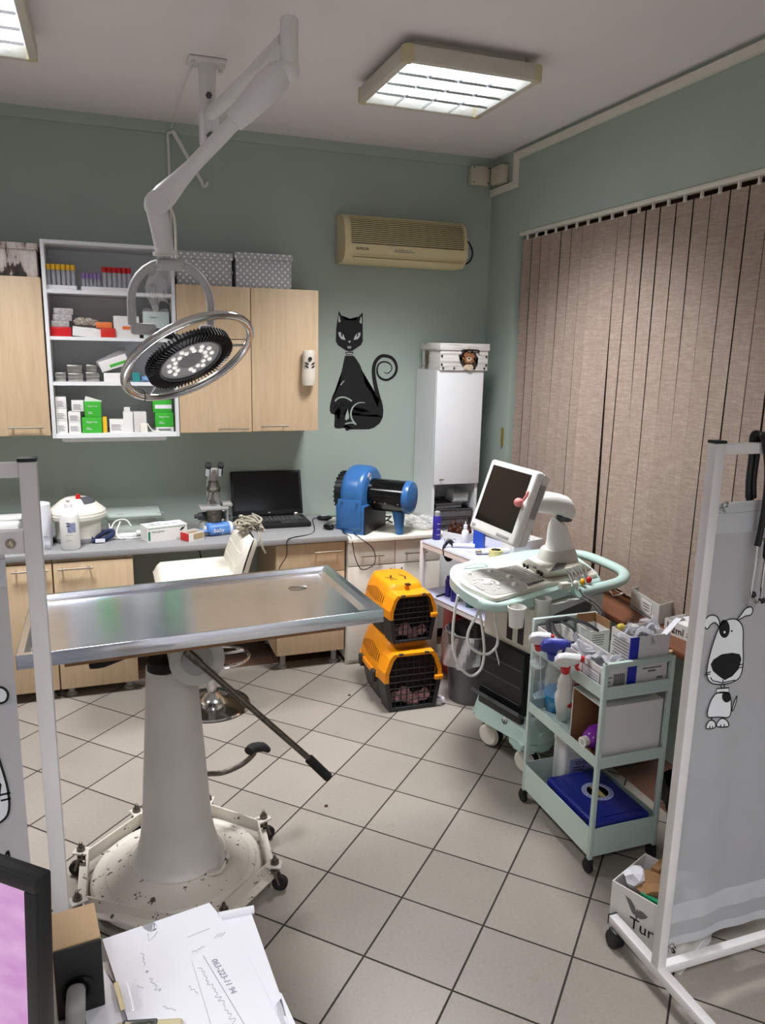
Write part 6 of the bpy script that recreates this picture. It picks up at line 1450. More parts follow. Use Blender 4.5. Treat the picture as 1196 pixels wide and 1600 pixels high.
# --- middle tier: spray bottles
ZM = .4315
def trigger(t, M, h, m_head, m_trig, m_collar, s=1.0):
    """spray head at height h of the bottle frame: collar, head, trigger pointing away from the picture's left"""
    M = M @ Matrix.Translation((0, 0, h)) @ Matrix.Rotation(-.5, 4, 'Z') @ Matrix.Diagonal((1, 1, 1.3, 1))
    Pt(t, 'collar', G().lathe([(.016*s, -.004), (.017*s, .022*s), (.013*s, .026*s), (0, .026*s)], M, 16), m_collar)
    Pt(t, 'spray_head', G().prism([(-.034*s, .034*s), (-.012*s, .026*s), (.012*s, .026*s), (.016*s, .045*s), (.048*s, .052*s), (.050*s, .072*s), (.0, .074*s), (-.024*s, .066*s), (-.036*s, .048*s)], -.012*s, .012*s, M @ Matrix(((1, 0, 0, 0), (0, 0, -1, 0), (0, 1, 0, 0), (0, 0, 0, 1))), bev=.004*s), m_head)
    Pt(t, 'nozzle', G().cyl(M @ V(.048*s, 0, .062*s), M @ V(.062*s, 0, .062*s), .011*s, n=12), m_trig)
    Pt(t, 'trigger', G().tube([M @ V(.030*s, 0, .050*s), M @ V(.040*s, 0, .036*s), M @ V(.036*s, 0, .018*s), M @ V(.046*s, 0, .004*s)], .0055*s, 8, sm=4), m_trig)
AQUA = mat('blue_cleaning_liquid', (18, 142, 210), .15, var=.05); CLB = make_clear('clear_bottle', (222, 232, 232), .28, .1); CLH = mat('milky_head_plastic', (226, 228, 228), .35)
def lean(u0, v0, u1, v1, xh):
    """frame of a bottle that stands on the middle tier and leans out past the top tray"""
    b_ = PZ(u0, v0, ZM); t_ = PX(u1, v1, xh); ax = t_-b_; M = ax.to_track_quat('Z', 'Y').to_matrix().to_4x4()
    zx = ax.normalized(); xx = V(1, 0, 0); xx = (xx-zx*xx.dot(zx)).normalized(); yy = zx.cross(xx); M = Matrix((xx, yy, zx)).transposed().to_4x4(); M.translation = b_
    return b_, M, ax.length
c1, M, h = lean(846, 1091, 842, 1012, 1.572)
t = T('spray_bottle', 'clear square spray bottle with white and red trigger at far end of mint trolley', 'spray bottle', c1)
g = G(); g.box(-.034, .034, -.03, .03, 0, h*.72, .01, M=M); g.lathe([(.030, h*.72), (.026, h*.82), (.014, h*.93), (.014, h), (0, h)], M, 18); Pt(t, 'bottle', g, CLB); Pt(t, 'liquid', G().box(-.031, .031, -.027, .027, .003, .02, .006, M=M), mat('pale_blue_liquid', (170, 206, 222), .2))
Pt(t, 'dip_tube', G().cyl(M @ V(0, 0, .02), M @ V(.006, 0, h), .0022, n=6), CLH); Pt(t, 'paper_label', G().box(-.025, .025, -.0325, -.031, h*.22, h*.50, M=M), FILM); trigger(t, M, h, CLH, RED, RED, 1.0)
c2, M, h = lean(866, 1107, 863, 1026, 1.572)
t = T('spray_bottle', 'clear round spray bottle of blue liquid with navy trigger on mint trolley', 'spray bottle', c2)
Pt(t, 'bottle', G().lathe([(.030, 0), (.034, .006), (.035, h*.42), (.033, h*.60), (.024, h*.75), (.014, h*.92), (.014, h), (0, h)], M, 26), CLB)
Pt(t, 'liquid', G().lathe([(.031, .001), (.0352, .007), (.0362, h*.36), (0, h*.36)], M, 24), AQUA); g = G()
g.tube([M @ V(.0364*math.cos(a), .0364*math.sin(a), h*.22+.022*math.sin(q*.55)*(1-q/34)) for q, a in [(q, -2.1+.30*math.cos(q*.55)*(1-q/34)) for q in range(30)]], .0022, 5); Pt(t, 'spiral_print', g, mat('light_blue_print', (120, 200, 236), .4))
trigger(t, M, h, mat('navy_head_plastic', (36, 48, 150), .4), NAVY, mat('navy_head_plastic', (36, 48, 150), .4), 1.15)
c3, M, h = lean(884, 1122, 884, 1047, 1.572)
t = T('spray_bottle', 'white grooved spray bottle with red trigger nearest the open carton', 'spray bottle', c3); M = M @ Matrix.Diagonal((1, .72, 1, 1))
Pt(t, 'bottle', G().lathe([(.034, 0), (.038, .006), (.039, h*.20), (.044, h*.42), (.044, h*.52), (.035, h*.60), (.030, h*.66), (.034, h*.70), (.028, h*.76), (.031, h*.80), (.024, h*.87), (.016, h*.93), (.015, h), (0, h)], M, 26), WPLA)
g = G(); g.tube([M @ V(.012+.018*math.cos(a), -.0452, h*.42+.014*math.sin(a)) for a in [q*.4 for q in range(13)]], .0028, 6); g.box(0, .028, -.0457, -.041, h*.405, h*.43, M=M); Pt(t, 'red_logo', g, RED)
trigger(t, M @ Matrix.Diagonal((1, 1/.72, 1, 1)), h, CLH, RED, RED, 1.1)
# white box with an open end, purple bottle inside
bz = ZM; x0, x1 = 1.622, 1.885; y0, y1 = 2.125, 2.315; zt_ = PY(934, 1108, 2.125).z; h = zt_-bz; k = .004
t = T('open_end_carton', 'big white carton lying open-ended on the middle tier of mint trolley', 'box', ((x0+x1)/2, (y0+y1)/2, bz))
g = G(); g.box(x0, x1, y0, y1, bz, bz+k); g.box(x0, x1, y0, y1, bz+h-k, bz+h); g.box(x0, x1, y0, y0+k, bz+k, bz+h-k); g.box(x0, x1, y1-k, y1, bz+k, bz+h-k); g.box(x1-k, x1, y0+k, y1-k, bz+k, bz+h-k); Pt(t, 'carton', g, CARDW)
g = G(); q = .0015; g.box(x0+q, x1-k, y0+k, y0+k+q, bz+k, bz+h-k); g.box(x0+q, x1-k, y1-k-q, y1-k, bz+k, bz+h-k); g.box(x0+q, x1-k, y0+k, y1-k, bz+k, bz+k+q); g.box(x0+q, x1-k, y0+k, y1-k, bz+h-k-q, bz+h-k); g.box(x1-k-q, x1-k, y0+k, y1-k, bz+k, bz+h-k); Pt(t, 'cardboard_inside', g, CARDB)
a, b = V(1.612, 2.205, bz+.056), V(1.77, 2.235, bz+.056); t = T('purple_bottle', 'shiny purple bottle lying inside the open-ended carton', 'bottle', (a+b)/2-V(0, 0, .04)); PUR = mat('shiny_purple_plastic', (128, 48, 160), .18)
Mx = (b-a).to_track_quat('Z', 'Y').to_matrix().to_4x4(); Mx.translation = a; Pt(t, 'body', G().lathe([(.018, .010), (.030, .018), (.046, .05), (.048, .14), (0, .145)], Mx, 26), PUR); Pt(t, 'neck_ring', G().lathe([(.011, -.012), (.019, -.012), (.019, .014), (.011, .014), (.011, -.012)], Mx, 20), WPLA)
t = T('small_jar', 'small clear jar with red lid behind the open-ended carton', 'jar', (1.70, 2.40, ZM)); M = Matrix.Translation((1.70, 2.40, ZM)); Pt(t, 'jar', G().lathe([(.03, 0), (.032, .15), (0, .15)], M, 20), CLB); Pt(t, 'lid', G().lathe([(.033, .15), (.033, .175), (0, .175)], M, 20), RED)
So('small_white_box', 'small white box beside the red-lidded jar on middle tier', 'box', G().box(1.75, 1.86, 2.37, 2.45, ZM, ZM+.165, .001), CARDW)
# --- bottom tier
ZB = .0735
p = PY(873, 1150, 2.53); jx = PZ(868, 1215, ZB+.0).x; jy = 2.535; h = PY(868, 1156, jy).z-ZB
t = T('canister', 'white translucent canister with lilac label on the bottom tier of mint trolley', 'canister', (jx+.04, jy, ZB)); MLK = make_clear('milky_canister', (226, 228, 226), .86, .3)
Pt(t, 'body', G().box(jx-.045, jx+.105, jy-.05, jy+.045, ZB, ZB+h, .014, seg=3).box(jx-.045, jx-.02, jy-.05, jy+.045, ZB+h-.02, ZB+h+.012, .006), MLK); Pt(t, 'cap', G().cyl((jx+.0, jy, ZB+h-.004), (jx+.0, jy, ZB+h+.035), .020, .018, 20), WPLA)
lb_ = Pt(t, 'lilac_label', G().box(jx-.02, jx+.10, jy-.0515, jy-.0495, ZB+h*.25, ZB+h*.68), mat('lilac_label', (150, 158, 204), .5)); g = G()
for q in range(5): g.box(jx-.005, jx+.055-.01*(q % 2), jy-.0522, jy-.0516, ZB+h*.30+q*.012, ZB+h*.30+q*.012+.004)
for q in range(2): g.tube([V(jx+.02+q*.03+.012*math.cos(a), jy-.052, ZB+h*.60+.007*math.sin(a)) for a in [w_*.5 for w_ in range(13)]], .0016, 5, closed=True)
Pt(lb_, 'label_print', g, INK)
BLC = mat('cobalt_case_plastic', (26, 38, 128), .38, var=.08); x0, x1, y0, y1 = 1.628, 1.878, 2.12, 2.462; CM = Matrix.Translation((x0, y0, ZB)) @ Matrix.Rotation(0, 4, 'Y')
t = T('tool_case', 'blue plastic carry case with round white emblem in the bottom tray of mint trolley', 'case', ((x0+x1)/2, (y0+y1)/2, ZB))
W_, L_ = x1-x0, y1-y0
Pt(t, 'bottom_shell', G().box(0, W_, 0, L_, 0, .058, .010, M=CM, seg=3), BLC); Pt(t, 'top_shell', G().box(0, W_, 0, L_, .060, .118, .014, M=CM, seg=3).box(.05, W_-.02, .03, L_-.03, .116, .121, .004, M=CM), BLC)
Pt(t, 'handle', G().tube([CM @ V(.004, .11, .06), CM @ V(-.012, .12, .06), CM @ V(-.012, .22, .06), CM @ V(.004, .23, .06)], .009, 10, sm=4), BLC)
for y in (.05, .265): Pt(t, 'latch', G().box(-.006, .004, y, y+.04, .03, .095, .003, M=CM), BLACK)
cc = CM @ V(.135, .18, .1215); g = G(); g.lathe([(.043, 0), (.062, 0), (.062, .0008), (.043, .0008), (.043, 0)], Matrix.Translation(cc), 40); em = Pt(t, 'round_emblem', g, mat('emblem_print', (170, 178, 214), .5)); g = G(); g.box(-.012, .012, -.04, .04, .0002, .001, M=Matrix.Translation(cc)); Pt(em, 'emblem_bar', g, mat('emblem_gold', (168, 150, 96), .5))
g = G()
for q in range(22): a = 2*PI*q/22; g.box(.049, .057, -.002, .002, .0008, .0012, M=Matrix.Translation(cc) @ Matrix.Rotation(a, 4, 'Z'))
Pt(em, 'emblem_lettering', g, BLC)

# ================================================================== sill
ZS = .6605
def sbox(a, b, c_, h, label, name='sill_box'):
    A, B, Cc = PZ(*a, ZS), PZ(*b, ZS), PZ(*c_, ZS); M, L1, L2 = fit(A, B, Cc, ZS, h); t = T(name, label, 'box', (A+Cc)/2); g = G(); openbox(g, M, L1, L2, h, .003); return t, M, g
A, B = PZ(985, 948, ZS), PZ(1028, 977, ZS)
hh = PY(1029, 946, B.y).z-ZS
t, M, g = sbox((985, 948), (1028, 977), (1064, 966), hh, 'pale grey open box with handwritten letters on the window sill', 'open_box'); Pt(t, 'carton', g, mat('pale_grey_board', (200, 202, 196), .6))
M3 = M.to_3x3(); lr = -(M3 @ V(1, 0, 0)).normalized()
lab = Pt(t, 'paper_label', G().box(.25, .62, -.012, -.003, .22, .8, M=M), CARDW); g = G()
for q in range(3): g.box(.32, .55-.04*q, -.02, -.011, .66-.14*q, .70-.14*q, M=M)
Pt(lab, 'label_print', g, GINK); Pt(t, 'tape_line', G().box(.05, .97, -.012, -.003, .10, .13, M=M), DGREY)
text(t, 'HZ', M @ V(.66, 1-.03, .68), lr*-1 if False else (M3 @ V(-1, 0, 0)), (0, 0, 1), .05, INK)
A, B = PZ(1037.5, 987, ZS), PZ(1095, 1011, ZS); hh = PY(1038, 966, A.y).z-ZS
Cx = rect(A, B, .14); M, L1, L2 = fit(A, B, Cx, ZS, hh); t = T('syringe_box', 'white syringe carton marked 2ml on the window sill behind the screen post', 'box', (A+Cx)/2); g = G(); openbox(g, M, L1, L2, hh, .003); g.box(.03, .97, .03, .97, .05, .6, M=M); Pt(t, 'carton', g, CARDW)
M3 = M.to_3x3(); text(t, '2ml a', M @ V(.80, -.006, .22), M3 @ V(-1, 0, 0), (0, 0, 1), hh*.72, INK); Pt(t, 'blue_line', G().box(.90, .915, -.012, -.003, .15, .85, M=M), NAVY)
g = G(); g.box(0, .09, 0, .05, 0, .002, M=Matrix.Translation(M @ V(.5, .3, 1.0)) @ Matrix.Rotation(.3, 4, 'X')); So('paper_leaflet', 'white leaflet lying on the syringe carton', 'leaflet', g, PAPER)
g = G(); g.tube([PZ(948, 918, ZS+.03), PZ(955, 925, ZS+.01), PZ(960, 931, ZS+.005), PZ(975, 926, ZS+.02), PZ(982, 919, ZS+.05), PZ(990, 924, ZS+.03)], .004, 6, sm=5); So('white_lead', 'thin white lead hanging at blind bottom above the sill', 'cable', g, OFFW)
p = PZ(1034, 1002, ZS-.03); So('sill_knob', 'small pale wooden knob on the front edge of window sill', 'knob', G().sph((2.243, PX(1053, 1002, 2.25).y, .645), .010), KRAFT)

# ================================================================== privacy screens
PANEL = make_clear('screen_vinyl', (196, 197, 201), .92, .45); HEM = mat('screen_hem_vinyl', (238, 239, 243), .5, var=.03); FILLW = mat('print_white_fill', (226, 229, 234), .55, var=.02)
YS = 1.585
def screen(xa, xb, label, left):
    t = T('privacy_screen', label, 'screen', ((xa+xb)/2, YS, 0)); k = .0155
    for x in (xa, xb):
        ps = Pt(t, 'post', G().box(x-k, x+k, YS-k, YS+k, .0902, 1.678, .002), PAINTW); Pt(ps, 'end_cap', G().box(x-k-.0015, x+k+.0015, YS-k-.0015, YS+k+.0015, 1.678, 1.685, .001), BLACK)
        ft = Pt(t, 'foot', G().box(x-k, x+k, YS-.235, YS+.225, .060, .090, .002), PAINTW); Pt(ft, 'end_cap', G().box(x-k-.001, x+k+.001, YS+.2245, YS+.229, .059, .091), BLACK).data
        for y in (YS-.20, YS+.19):
            c_ = V(x-.012, y, .029); Pt(ft, 'caster', G().cyl(c_-V(.020, 0, 0), c_+V(.020, 0, 0), .029, n=22, bev=.005).box(c_.x-.014, c_.x+.014, y-.02, y+.02, .04, .061, .004), BLACK)
    Pt(t, 'top_rail', G().box(xa+k, xb-k, YS-.012, YS+.012, 1.648, 1.676, .002), PAINTW); Pt(t, 'bottom_rail', G().box(xa+k, xb-k, YS-.014, YS+.014, .062, .090, .002), PAINTW)
    a, b = xa+.02+(.03 if left else 0), xb-.02
    if left: a, b = xa+.02, xb-.052
    zb, zt = .155, 1.52
    wav = lambda x, z: YS-.004+.006*math.sin(x*15)*(1-.5*(z-zb)/(zt-zb))+.003*math.sin(x*41+z*2)
    Pt(t, 'panel', G().grid(lambda u, v: (a+(b-a)*u, wav(a+(b-a)*u, zb+(zt-zb)*v), zb+(zt-zb)*v), 60, 20, .0012), PANEL, ang=60)
    for z0, z1, nm in ((zt-.085, zt-.03, 'upper_hem'), (zt-.028, zt+.001, 'top_hem'), (.235, .30, 'lower_hem'), (zb-.001, zb+.03, 'bottom_hem')):
        Pt(t, nm, G().grid(lambda u, v: (a+(b-a)*u, wav(a+(b-a)*u, z0+(z1-z0)*v)-.0022, z0+(z1-z0)*v), 60, 2, .0006), HEM, ang=60)
    return t, wav
scr, wavR = screen(1.492, 2.36, 'right privacy screen with cartoon dog print, white frame on casters', False)
sclf, wavL = screen(-1.02, -.146, 'left privacy screen at the picture edge, partly hidden by the desk monitor', True)
Pt(sclf, 'mid_rail', G().box(-1.00, -.1615, YS-.012, YS+.012, 1.50, 1.545, .002), PAINTW); Pt(sclf, 'bolt', G().sph((-.185, YS-.012, 1.522), .010, n=10), NICKEL)
for t_, x in ((scr, 1.53), (scr, 1.52), (sclf, -.26)):
    z = 1.515 if x != 1.52 else .16
    Pt(t_, 'hook', G().tube([(x-.012, YS-.008, z-.012), (x+.012, YS-.01, z-.006), (x+.006, YS-.012, z+.006), (x-.006, YS-.012, z+.0), (x+.004, YS-.012, z-.02)], .003, 6, sm=4), CHROME)
def dog(par, fx):
    """cartoon dog print; fx maps drawing coordinates to the panel"""
    def el(cx, cy, rx, ry, n=20): return [(cx+rx*math.cos(2*PI*k/n), cy+ry*math.sin(2*PI*k/n)) for k in range(n)]
    C = lambda p, n=4: [(q.x, q.y) for q in crv(p, n, True)]
    head = C([(190, 945), (165, 1010), (145, 1080), (132, 1150), (138, 1188), (160, 1208), (205, 1212), (255, 1200), (288, 1172), (300, 1110), (300, 1030), (300, 960), (290, 930), (268, 911), (235, 911), (208, 925)])
    ears = [C([(190, 945), (188, 912), (170, 893), (142, 895), (121, 920), (123, 948), (136, 955), (150, 936), (170, 926)]), C([(272, 914), (290, 890), (310, 863), (335, 853), (345, 868), (336, 890), (310, 896), (290, 908)])]
    body = C([(180, 1252), (150, 1290), (135, 1360), (185, 1363), (236, 1362), (245, 1310), (240, 1265), (228, 1250)])
    tail = C([(248, 1332), (262, 1285), (271, 1265), (268, 1292), (256, 1328)]); coll = [(178, 1232), (235, 1228), (232, 1250), (176, 1252)]
    feet = [C([(130, 1416), (138, 1386), (155, 1378), (170, 1388), (170, 1412)]), C([(178, 1406), (190, 1376), (210, 1370), (229, 1385), (230, 1407)])]
    g = G()
    for p in [head, body, tail, coll]+ears+feet: g.poly([fx(q, 0) for q in p], NB, .0005)
    a = Pt(par, 'dog_print', g, FILLW); g = G()
    w = (fx((100, 0), 0)-fx((0, 0), 0)).length/100
    for p in [head, body, tail, coll]+ears+feet: g.ribbon([fx(q, .0006) for q in p], w*5, NB, .0005, closed=True)
    for p in ([(125, 1161), (150, 1154)], [(121, 1169), (148, 1164)], [(283, 1122), (303, 1117)], [(283, 1136), (301, 1131)], [(206, 1190), (207, 1207)], [(148, 1180), (160, 1196), (205, 1205), (262, 1192)], [(199, 1210), (198, 1232)], [(213, 1210), (213, 1230)], [(155, 1362), (155, 1378)], [(206, 1362), (206, 1371)], [(145, 1405), (147, 1414)], [(158, 1404), (158, 1412)], [(195, 1398), (196, 1407)], [(212, 1396), (213, 1406)]): g.ribbon([fx(q, .0006) for q in p], w*4.5, NB, .0005)
    for p in (el(213, 955, 25, 42), [(150, 1120), (163, 1097), (200, 1073), (250, 1066), (284, 1072), (292, 1095), (280, 1140), (250, 1174), (215, 1192), (190, 1176), (160, 1150)], C([(205, 1255), (225, 1247), (240, 1262), (240, 1285), (222, 1296), (205, 1282)]), el(247, 965, 4, 5, 10)): g.poly([fx(q, .0006) for q in p], NB, .0005)
    Pt(a, 'black_lines', g, INK); g = G(); g.poly([fx(q, .0013) for q in el(213, 970, 5, 6, 10)], NB, .0005); Pt(a, 'eye_glint', g, FILLW)
def fR(p, o): q = PY(1060+p[0]/2.963, 660+p[1]/2.963, YS-.012); return V(q.x, YS-.0125-o, q.z)
dog(scr, fR)
q0, q1 = fR((302, 1125), 0), fR((200, 860), 0); xl = PY(17, 1243, YS-.012).x; zl = PY(17, 1243, YS-.012).z; sc2 = 1.36
def fL(p, o): q = fR(p, 0); return V(xl+(q.x-q0.x)*sc2, YS-.0125-o, zl+(q.z-q0.z)*sc2)
dog(sclf, fL)
def fR2(p, o): q = fR(p, o); return q+V(.38, 0, -.06)
dog(scr, fR2)
# stethoscope
t = T('stethoscope', 'black stethoscope with chrome ear tubes hung over the right screen rail', 'stethoscope', (1.73, YS, 1.2))
S = lambda u, v, o=-.03: V(PY(u, v, YS+o).x, YS+o, PY(u, v, YS+o).z)
g = G(); g.tube([S(1170, 778, .02), S(1171, 750, .02), S(1175, 715, .02), S(1182, 688, .005)+V(0, .012, .012), S(1188, 684, 0)+V(0, 0, .008), S(1196, 690, -.02), S(1200, 740), S(1196, 790), S(1189, 830), S(1184, 853)], .0085, 10, sm=5)
g.tube([S(1176, 778, .02)+V(.004, 0, 0), S(1178, 750, .02), S(1183, 712, .02), S(1192, 688, .005)+V(0, .01, .012), S(1204, 690, -.02), S(1212, 740), S(1206, 800), S(1198, 860), S(1198, 872)], .0085, 10, sm=5); g.tube([S(1171, 775, .02), S(1171, 820, .02), S(1160, 900, .025), S(1158, 940, .025)], .008, 10, sm=5); Pt(t, 'tubing', g, mat('stethoscope_tubing', (18, 18, 20), .35))
Pt(t, 'ear_tube', G().tube([S(1184, 853), S(1181, 880), S(1177, 905), S(1174, 927), S(1177, 934), S(1182, 942)], .0042, 8, sm=5), CHROME); Pt(t, 'ear_tube', G().tube([S(1198, 866), S(1194, 890), S(1191, 915), S(1190, 935), S(1186, 942)], .0042, 8, sm=5), CHROME)
Pt(t, 'spring', G().tube([S(1186, 848), S(1192, 843), S(1200, 845)], .004, 8, sm=4), CHROME)
for u, v in ((1177, 929), (1191, 938)): Pt(t, 'ear_tip', G().sph(S(u, v), .0095, n=12), BLACK)

# ================================================================== carton and black bin by the right screen
A, B = PZ(950, 1453, 0), PZ(1063, 1524, 0); Cc = rect(A, B, .215); hh = PY(948, 1378, A.y).z
M, L1, L2 = fit(A, B, Cc, 0, hh); t = T('waste_carton', 'white cardboard carton with winged emblem full of waste paper beside the right screen', 'box', (A+Cc)/2); g = G(); openbox(g, M, L1, L2, hh, .004); Pt(t, 'carton', g, CARDW)
M3 = M.to_3x3(); R_ = M3 @ V(-1, 0, 0); s = hh
text(t, 'Turkus', M @ V(.715, -.004, .33), R_, (0, 0, 1), s*.30, INK)
def wing(x, z): return M @ V(x, -.004, z)
g = G(); nf = -(M3 @ V(0, 1, 0)).normalized()
g.poly([wing(.80, .86), wing(.72, .84), wing(.66, .75), wing(.63, .62), wing(.665, .60), wing(.70, .64), wing(.735, .72)], nf, .0006); g.poly([wing(.475, .70), wing(.54, .74), wing(.60, .74), wing(.615, .62), wing(.585, .58), wing(.55, .60), wing(.51, .64)], nf, .0006); g.poly([wing(.635, .73), wing(.615, .73), wing(.60, .60), wing(.625, .52), wing(.645, .60)], nf, .0006)
Pt(t, 'winged_emblem', g, mat('emblem_grey', (104, 104, 106), .6)); Pt(t, 'tape_strip', G().box(-.01, -.002, .1, .9, .1, .2, M=M).box(.02, .22, -.008, -.002, .08, .16, M=M), PAPER)
for nm, lab, c_, sz, m, sd in (('white_lump', 'crumpled white packaging at the far corner of waste carton', (.82, .30, 1.02), (.045, .04, .03), PAPER, 2), ('cardboard_scrap', 'torn brown cardboard scrap on top of the waste carton', (.55, .45, 1.0), (.07, .06, .035), CARDB, 3), ('white_lump', 'crumpled tissue beside the brown scrap in waste carton', (.38, .75, 1.03), (.05, .035, .03), PAPER, 6), ('white_lump', 'loose white paper at the near end of waste carton', (.10, .55, 1.0), (.035, .04, .03), PAPER, 9)):
    So('waste_paper' if nm == 'white_lump' else nm, lab, 'waste', G().crumple(M @ V(*c_), sz, sd, 2, .3), m, flat=True)
g = G(); g.box(.12, .62, .05, .12, .80, 1.02, M=M); So('green_card', 'green card strip tucked along the near edge of waste carton', 'card', g, mat('emerald_card', (24, 140, 96), .5))
g = G(); g.box(.60, .70, .5, .9, .8, 1.22, M=M); So('cardboard_scrap', 'narrow brown cardboard strip standing up in waste carton', 'waste', g, CARDB)
bx_, by_ = 2.06, 2.06; t = T('black_bin', 'glossy black round bin beside the mint trolley, behind right screen', 'bin', (bx_, by_, 0)); M = Matrix.Translation((bx_, by_, 0))
Pt(t, 'bucket', G().lathe([(.10, 0), (.104, .006), (.135, .29), (.14, .30), (.134, .30), (.10, .01), (0, .01)], M, 36), BLACKG); g = G(); g.grid(lambda u, v: (bx_+(.143+.006*math.sin(u*40)+.004*v)*math.cos(2*PI*u), by_+(.143+.006*math.sin(u*40)+.004*v)*math.sin(2*PI*u), .308-.10*v*(1+.2*math.sin(u*25))), 60, 5); Pt(t, 'bin_bag', g, mat('black_bin_bag', (14, 14, 16), .25, var=.1), ang=20)

# ================================================================== front desk
ZK = .77
t = T('front_desk', 'pale reception desk under the papers in the foreground', 'desk', (-.42, 1.0, 0)); DK = mat('pale_desk_laminate', (206, 200, 190), .5)
Pt(t, 'desk_top', G().box(-1.05, .195, .56, 1.325, ZK-.028, ZK, .003), DK); Pt(t, 'side_panel', G().box(.15, .168, .58, 1.30, 0, ZK-.028), DK); Pt(t, 'side_panel', G().box(-1.03, -1.012, .58, 1.30, 0, ZK-.028), DK); Pt(t, 'front_panel', G().box(-1.012, .15, 1.22, 1.238, .08, ZK-.028), DK)
def sheet(pts, z, label, curl=0, name='paper_sheet', m=PAPER, th=.0006):
    q = [PZ(u, v, z) for u, v in pts]; g = G(); g.poly(q, (0, 0, 1), th)
    return So(name, label, 'paper', g, m), q
ZP = ZK+.001
sheet([(425, 1548), (440, 1552), (480, 1640), (340, 1660)], ZP, 'printed sheet at the bottom right of the desk papers')
sheet([(128, 1560), (163, 1515), (190, 1560), (262, 1640), (150, 1680)], ZP+.001, 'sheet lying under the grey handle beside speaker')
sheet([(345, 1432), (392, 1424), (440, 1560), (428, 1572), (470, 1680), (330, 1680)], ZP+.006, 'white sheet with rolled top edge at right of the desk papers')
a, b = PZ(342, 1432, ZP+.008), PZ(397, 1421, ZP+.008); So('rolled_paper', 'rolled white paper edge lying at the far side of right sheet', 'paper', G().cyl(a, b, .008, n=14), PAPER)
o, q = sheet([(160, 1468), (222, 1447), (226, 1453), (236, 1457), (244, 1453), (246, 1446), (240, 1441), (327, 1411), (345, 1432), (376, 1490), (440, 1610), (400, 1700), (230, 1700), (190, 1560)], ZP+.011, 'big white sheet with handwriting and a torn notch on desk')
o2, q2 = sheet([(352, 1448), (372, 1462), (440, 1600), (420, 1650), (330, 1600), (300, 1500)], ZP+.013, 'handwritten note with underlined number on the desk papers')
PEN = mat('pencil_grey', (150, 150, 160), .7, var=.1)
zt_ = ZP+.0142
A, B = PZ(330, 1500, zt_), PZ(385, 1592, zt_); dr_ = B-A
upv = V(0, 0, 1).cross(dr_)
text(o2, '063-223-11 94', A, dr_, upv, .0155, PEN, 'handwriting', .0002, shear=.25)
A2 = PZ(308, 1512, zt_); text(o2, 'Czymanovic', A2+dr_*.02, dr_, upv, .0165, PEN, 'handwriting', .0002, shear=.3) if False else None
g = G(); g.ribbon([A-upv.normalized()*.008-dr_*.12, B-upv.normalized()*.007+dr_*.12], .0008, (0, 0, 1), .0003)
r_ = random.Random(3)
def scrib(g, u, v, du, dv, n, amp, z):
    A = PZ(u, v, z); B = PZ(u+du, v+dv, z); d = B-A; nn = V(-d.y, d.x, 0).normalized()
    g.ribbon(crv([tuple(A+d*(k/n+r_.uniform(-.35, .35)/n)+nn*amp*(r_.uniform(.1, 1) if k % 2 else -r_.uniform(-.2, .8))) for k in range(n+1)], 4), .0006, (0, 0, 1), .0003)
scrib(g, 311, 1512, 55, 85, 26, .006, zt_); scrib(g, 300, 1490, 18, -12, 6, .004, zt_)
for k in range(3): a = PZ(335+k*5, 1466-k*1, zt_); b = PZ(329+k*5, 1466-k*1-.5, zt_); g.ribbon([a, a+V(.010, .010, 0)], .0006, (0, 0, 1), .0003)
Pt(o2, 'pencil_marks', g, PEN)
g = G(); zs = ZP+.0122
scrib(g, 236, 1528, 12, 22, 8, .006, zs); scrib(g, 292, 1465, 35, -14, 2, .001, zs); scrib(g, 222, 1490, 4, 18, 6, .003, zs); scrib(g, 255, 1572, 20, 8, 8, .004, zs); scrib(g, 296, 1540, 14, 14, 6, .004, zs); scrib(g, 214, 1540, 10, 4, 4, .003, zs)
c_ = PZ(230, 1518, zs); g.poly([c_+V(.0025*math.cos(k), .0025*math.sin(k), 0) for k in [q_*.628 for q_ in range(10)]], (0, 0, 1), .0003); Pt(o, 'pencil_marks', g, PEN)
a = PZ(238, 1460, zs); g = G(); g.ribbon([PZ(231, 1458, zs), PZ(233, 1470, zs), PZ(242, 1462, zs), PZ(246, 1455, zs)], .0006, (0, 0, 1), .0003); Pt(o, 'torn_edge', g, GINK)
g = G(); zs = ZP+.0065; scrib(g, 372, 1505, 10, 30, 8, .003, zs); scrib(g, 378, 1500, 4, 34, 2, .001, zs); scrib(g, 385, 1525, 12, 6, 8, .005, zs); So('pencil_note', 'small pencil scribble on the right sheet of desk papers', 'pencil mark', g, PEN)
g = G(); g.grid(lambda u, v: tuple(PZ(185+30*u+10*v, 1540+45*v-14*u, ZP+.016+.006*math.sin(u*3))), 8, 8, .0006); So('clear_sleeve', 'clear glossy plastic sleeve corner on the left desk papers', 'sleeve', g, make_clear('sleeve_film', (245, 245, 248), .16, .08))
g = G(); g.ribbon([PZ(181, 1535, ZP+.014), PZ(185, 1550, ZP+.014), PZ(193, 1578, ZP+.014)], .008, (0, 0, 1), .0004); So('tape_piece', 'strip of yellowed tape on the left edge of the big sheet', 'tape', g, mat('yellowed_tape', (196, 172, 110), .3))
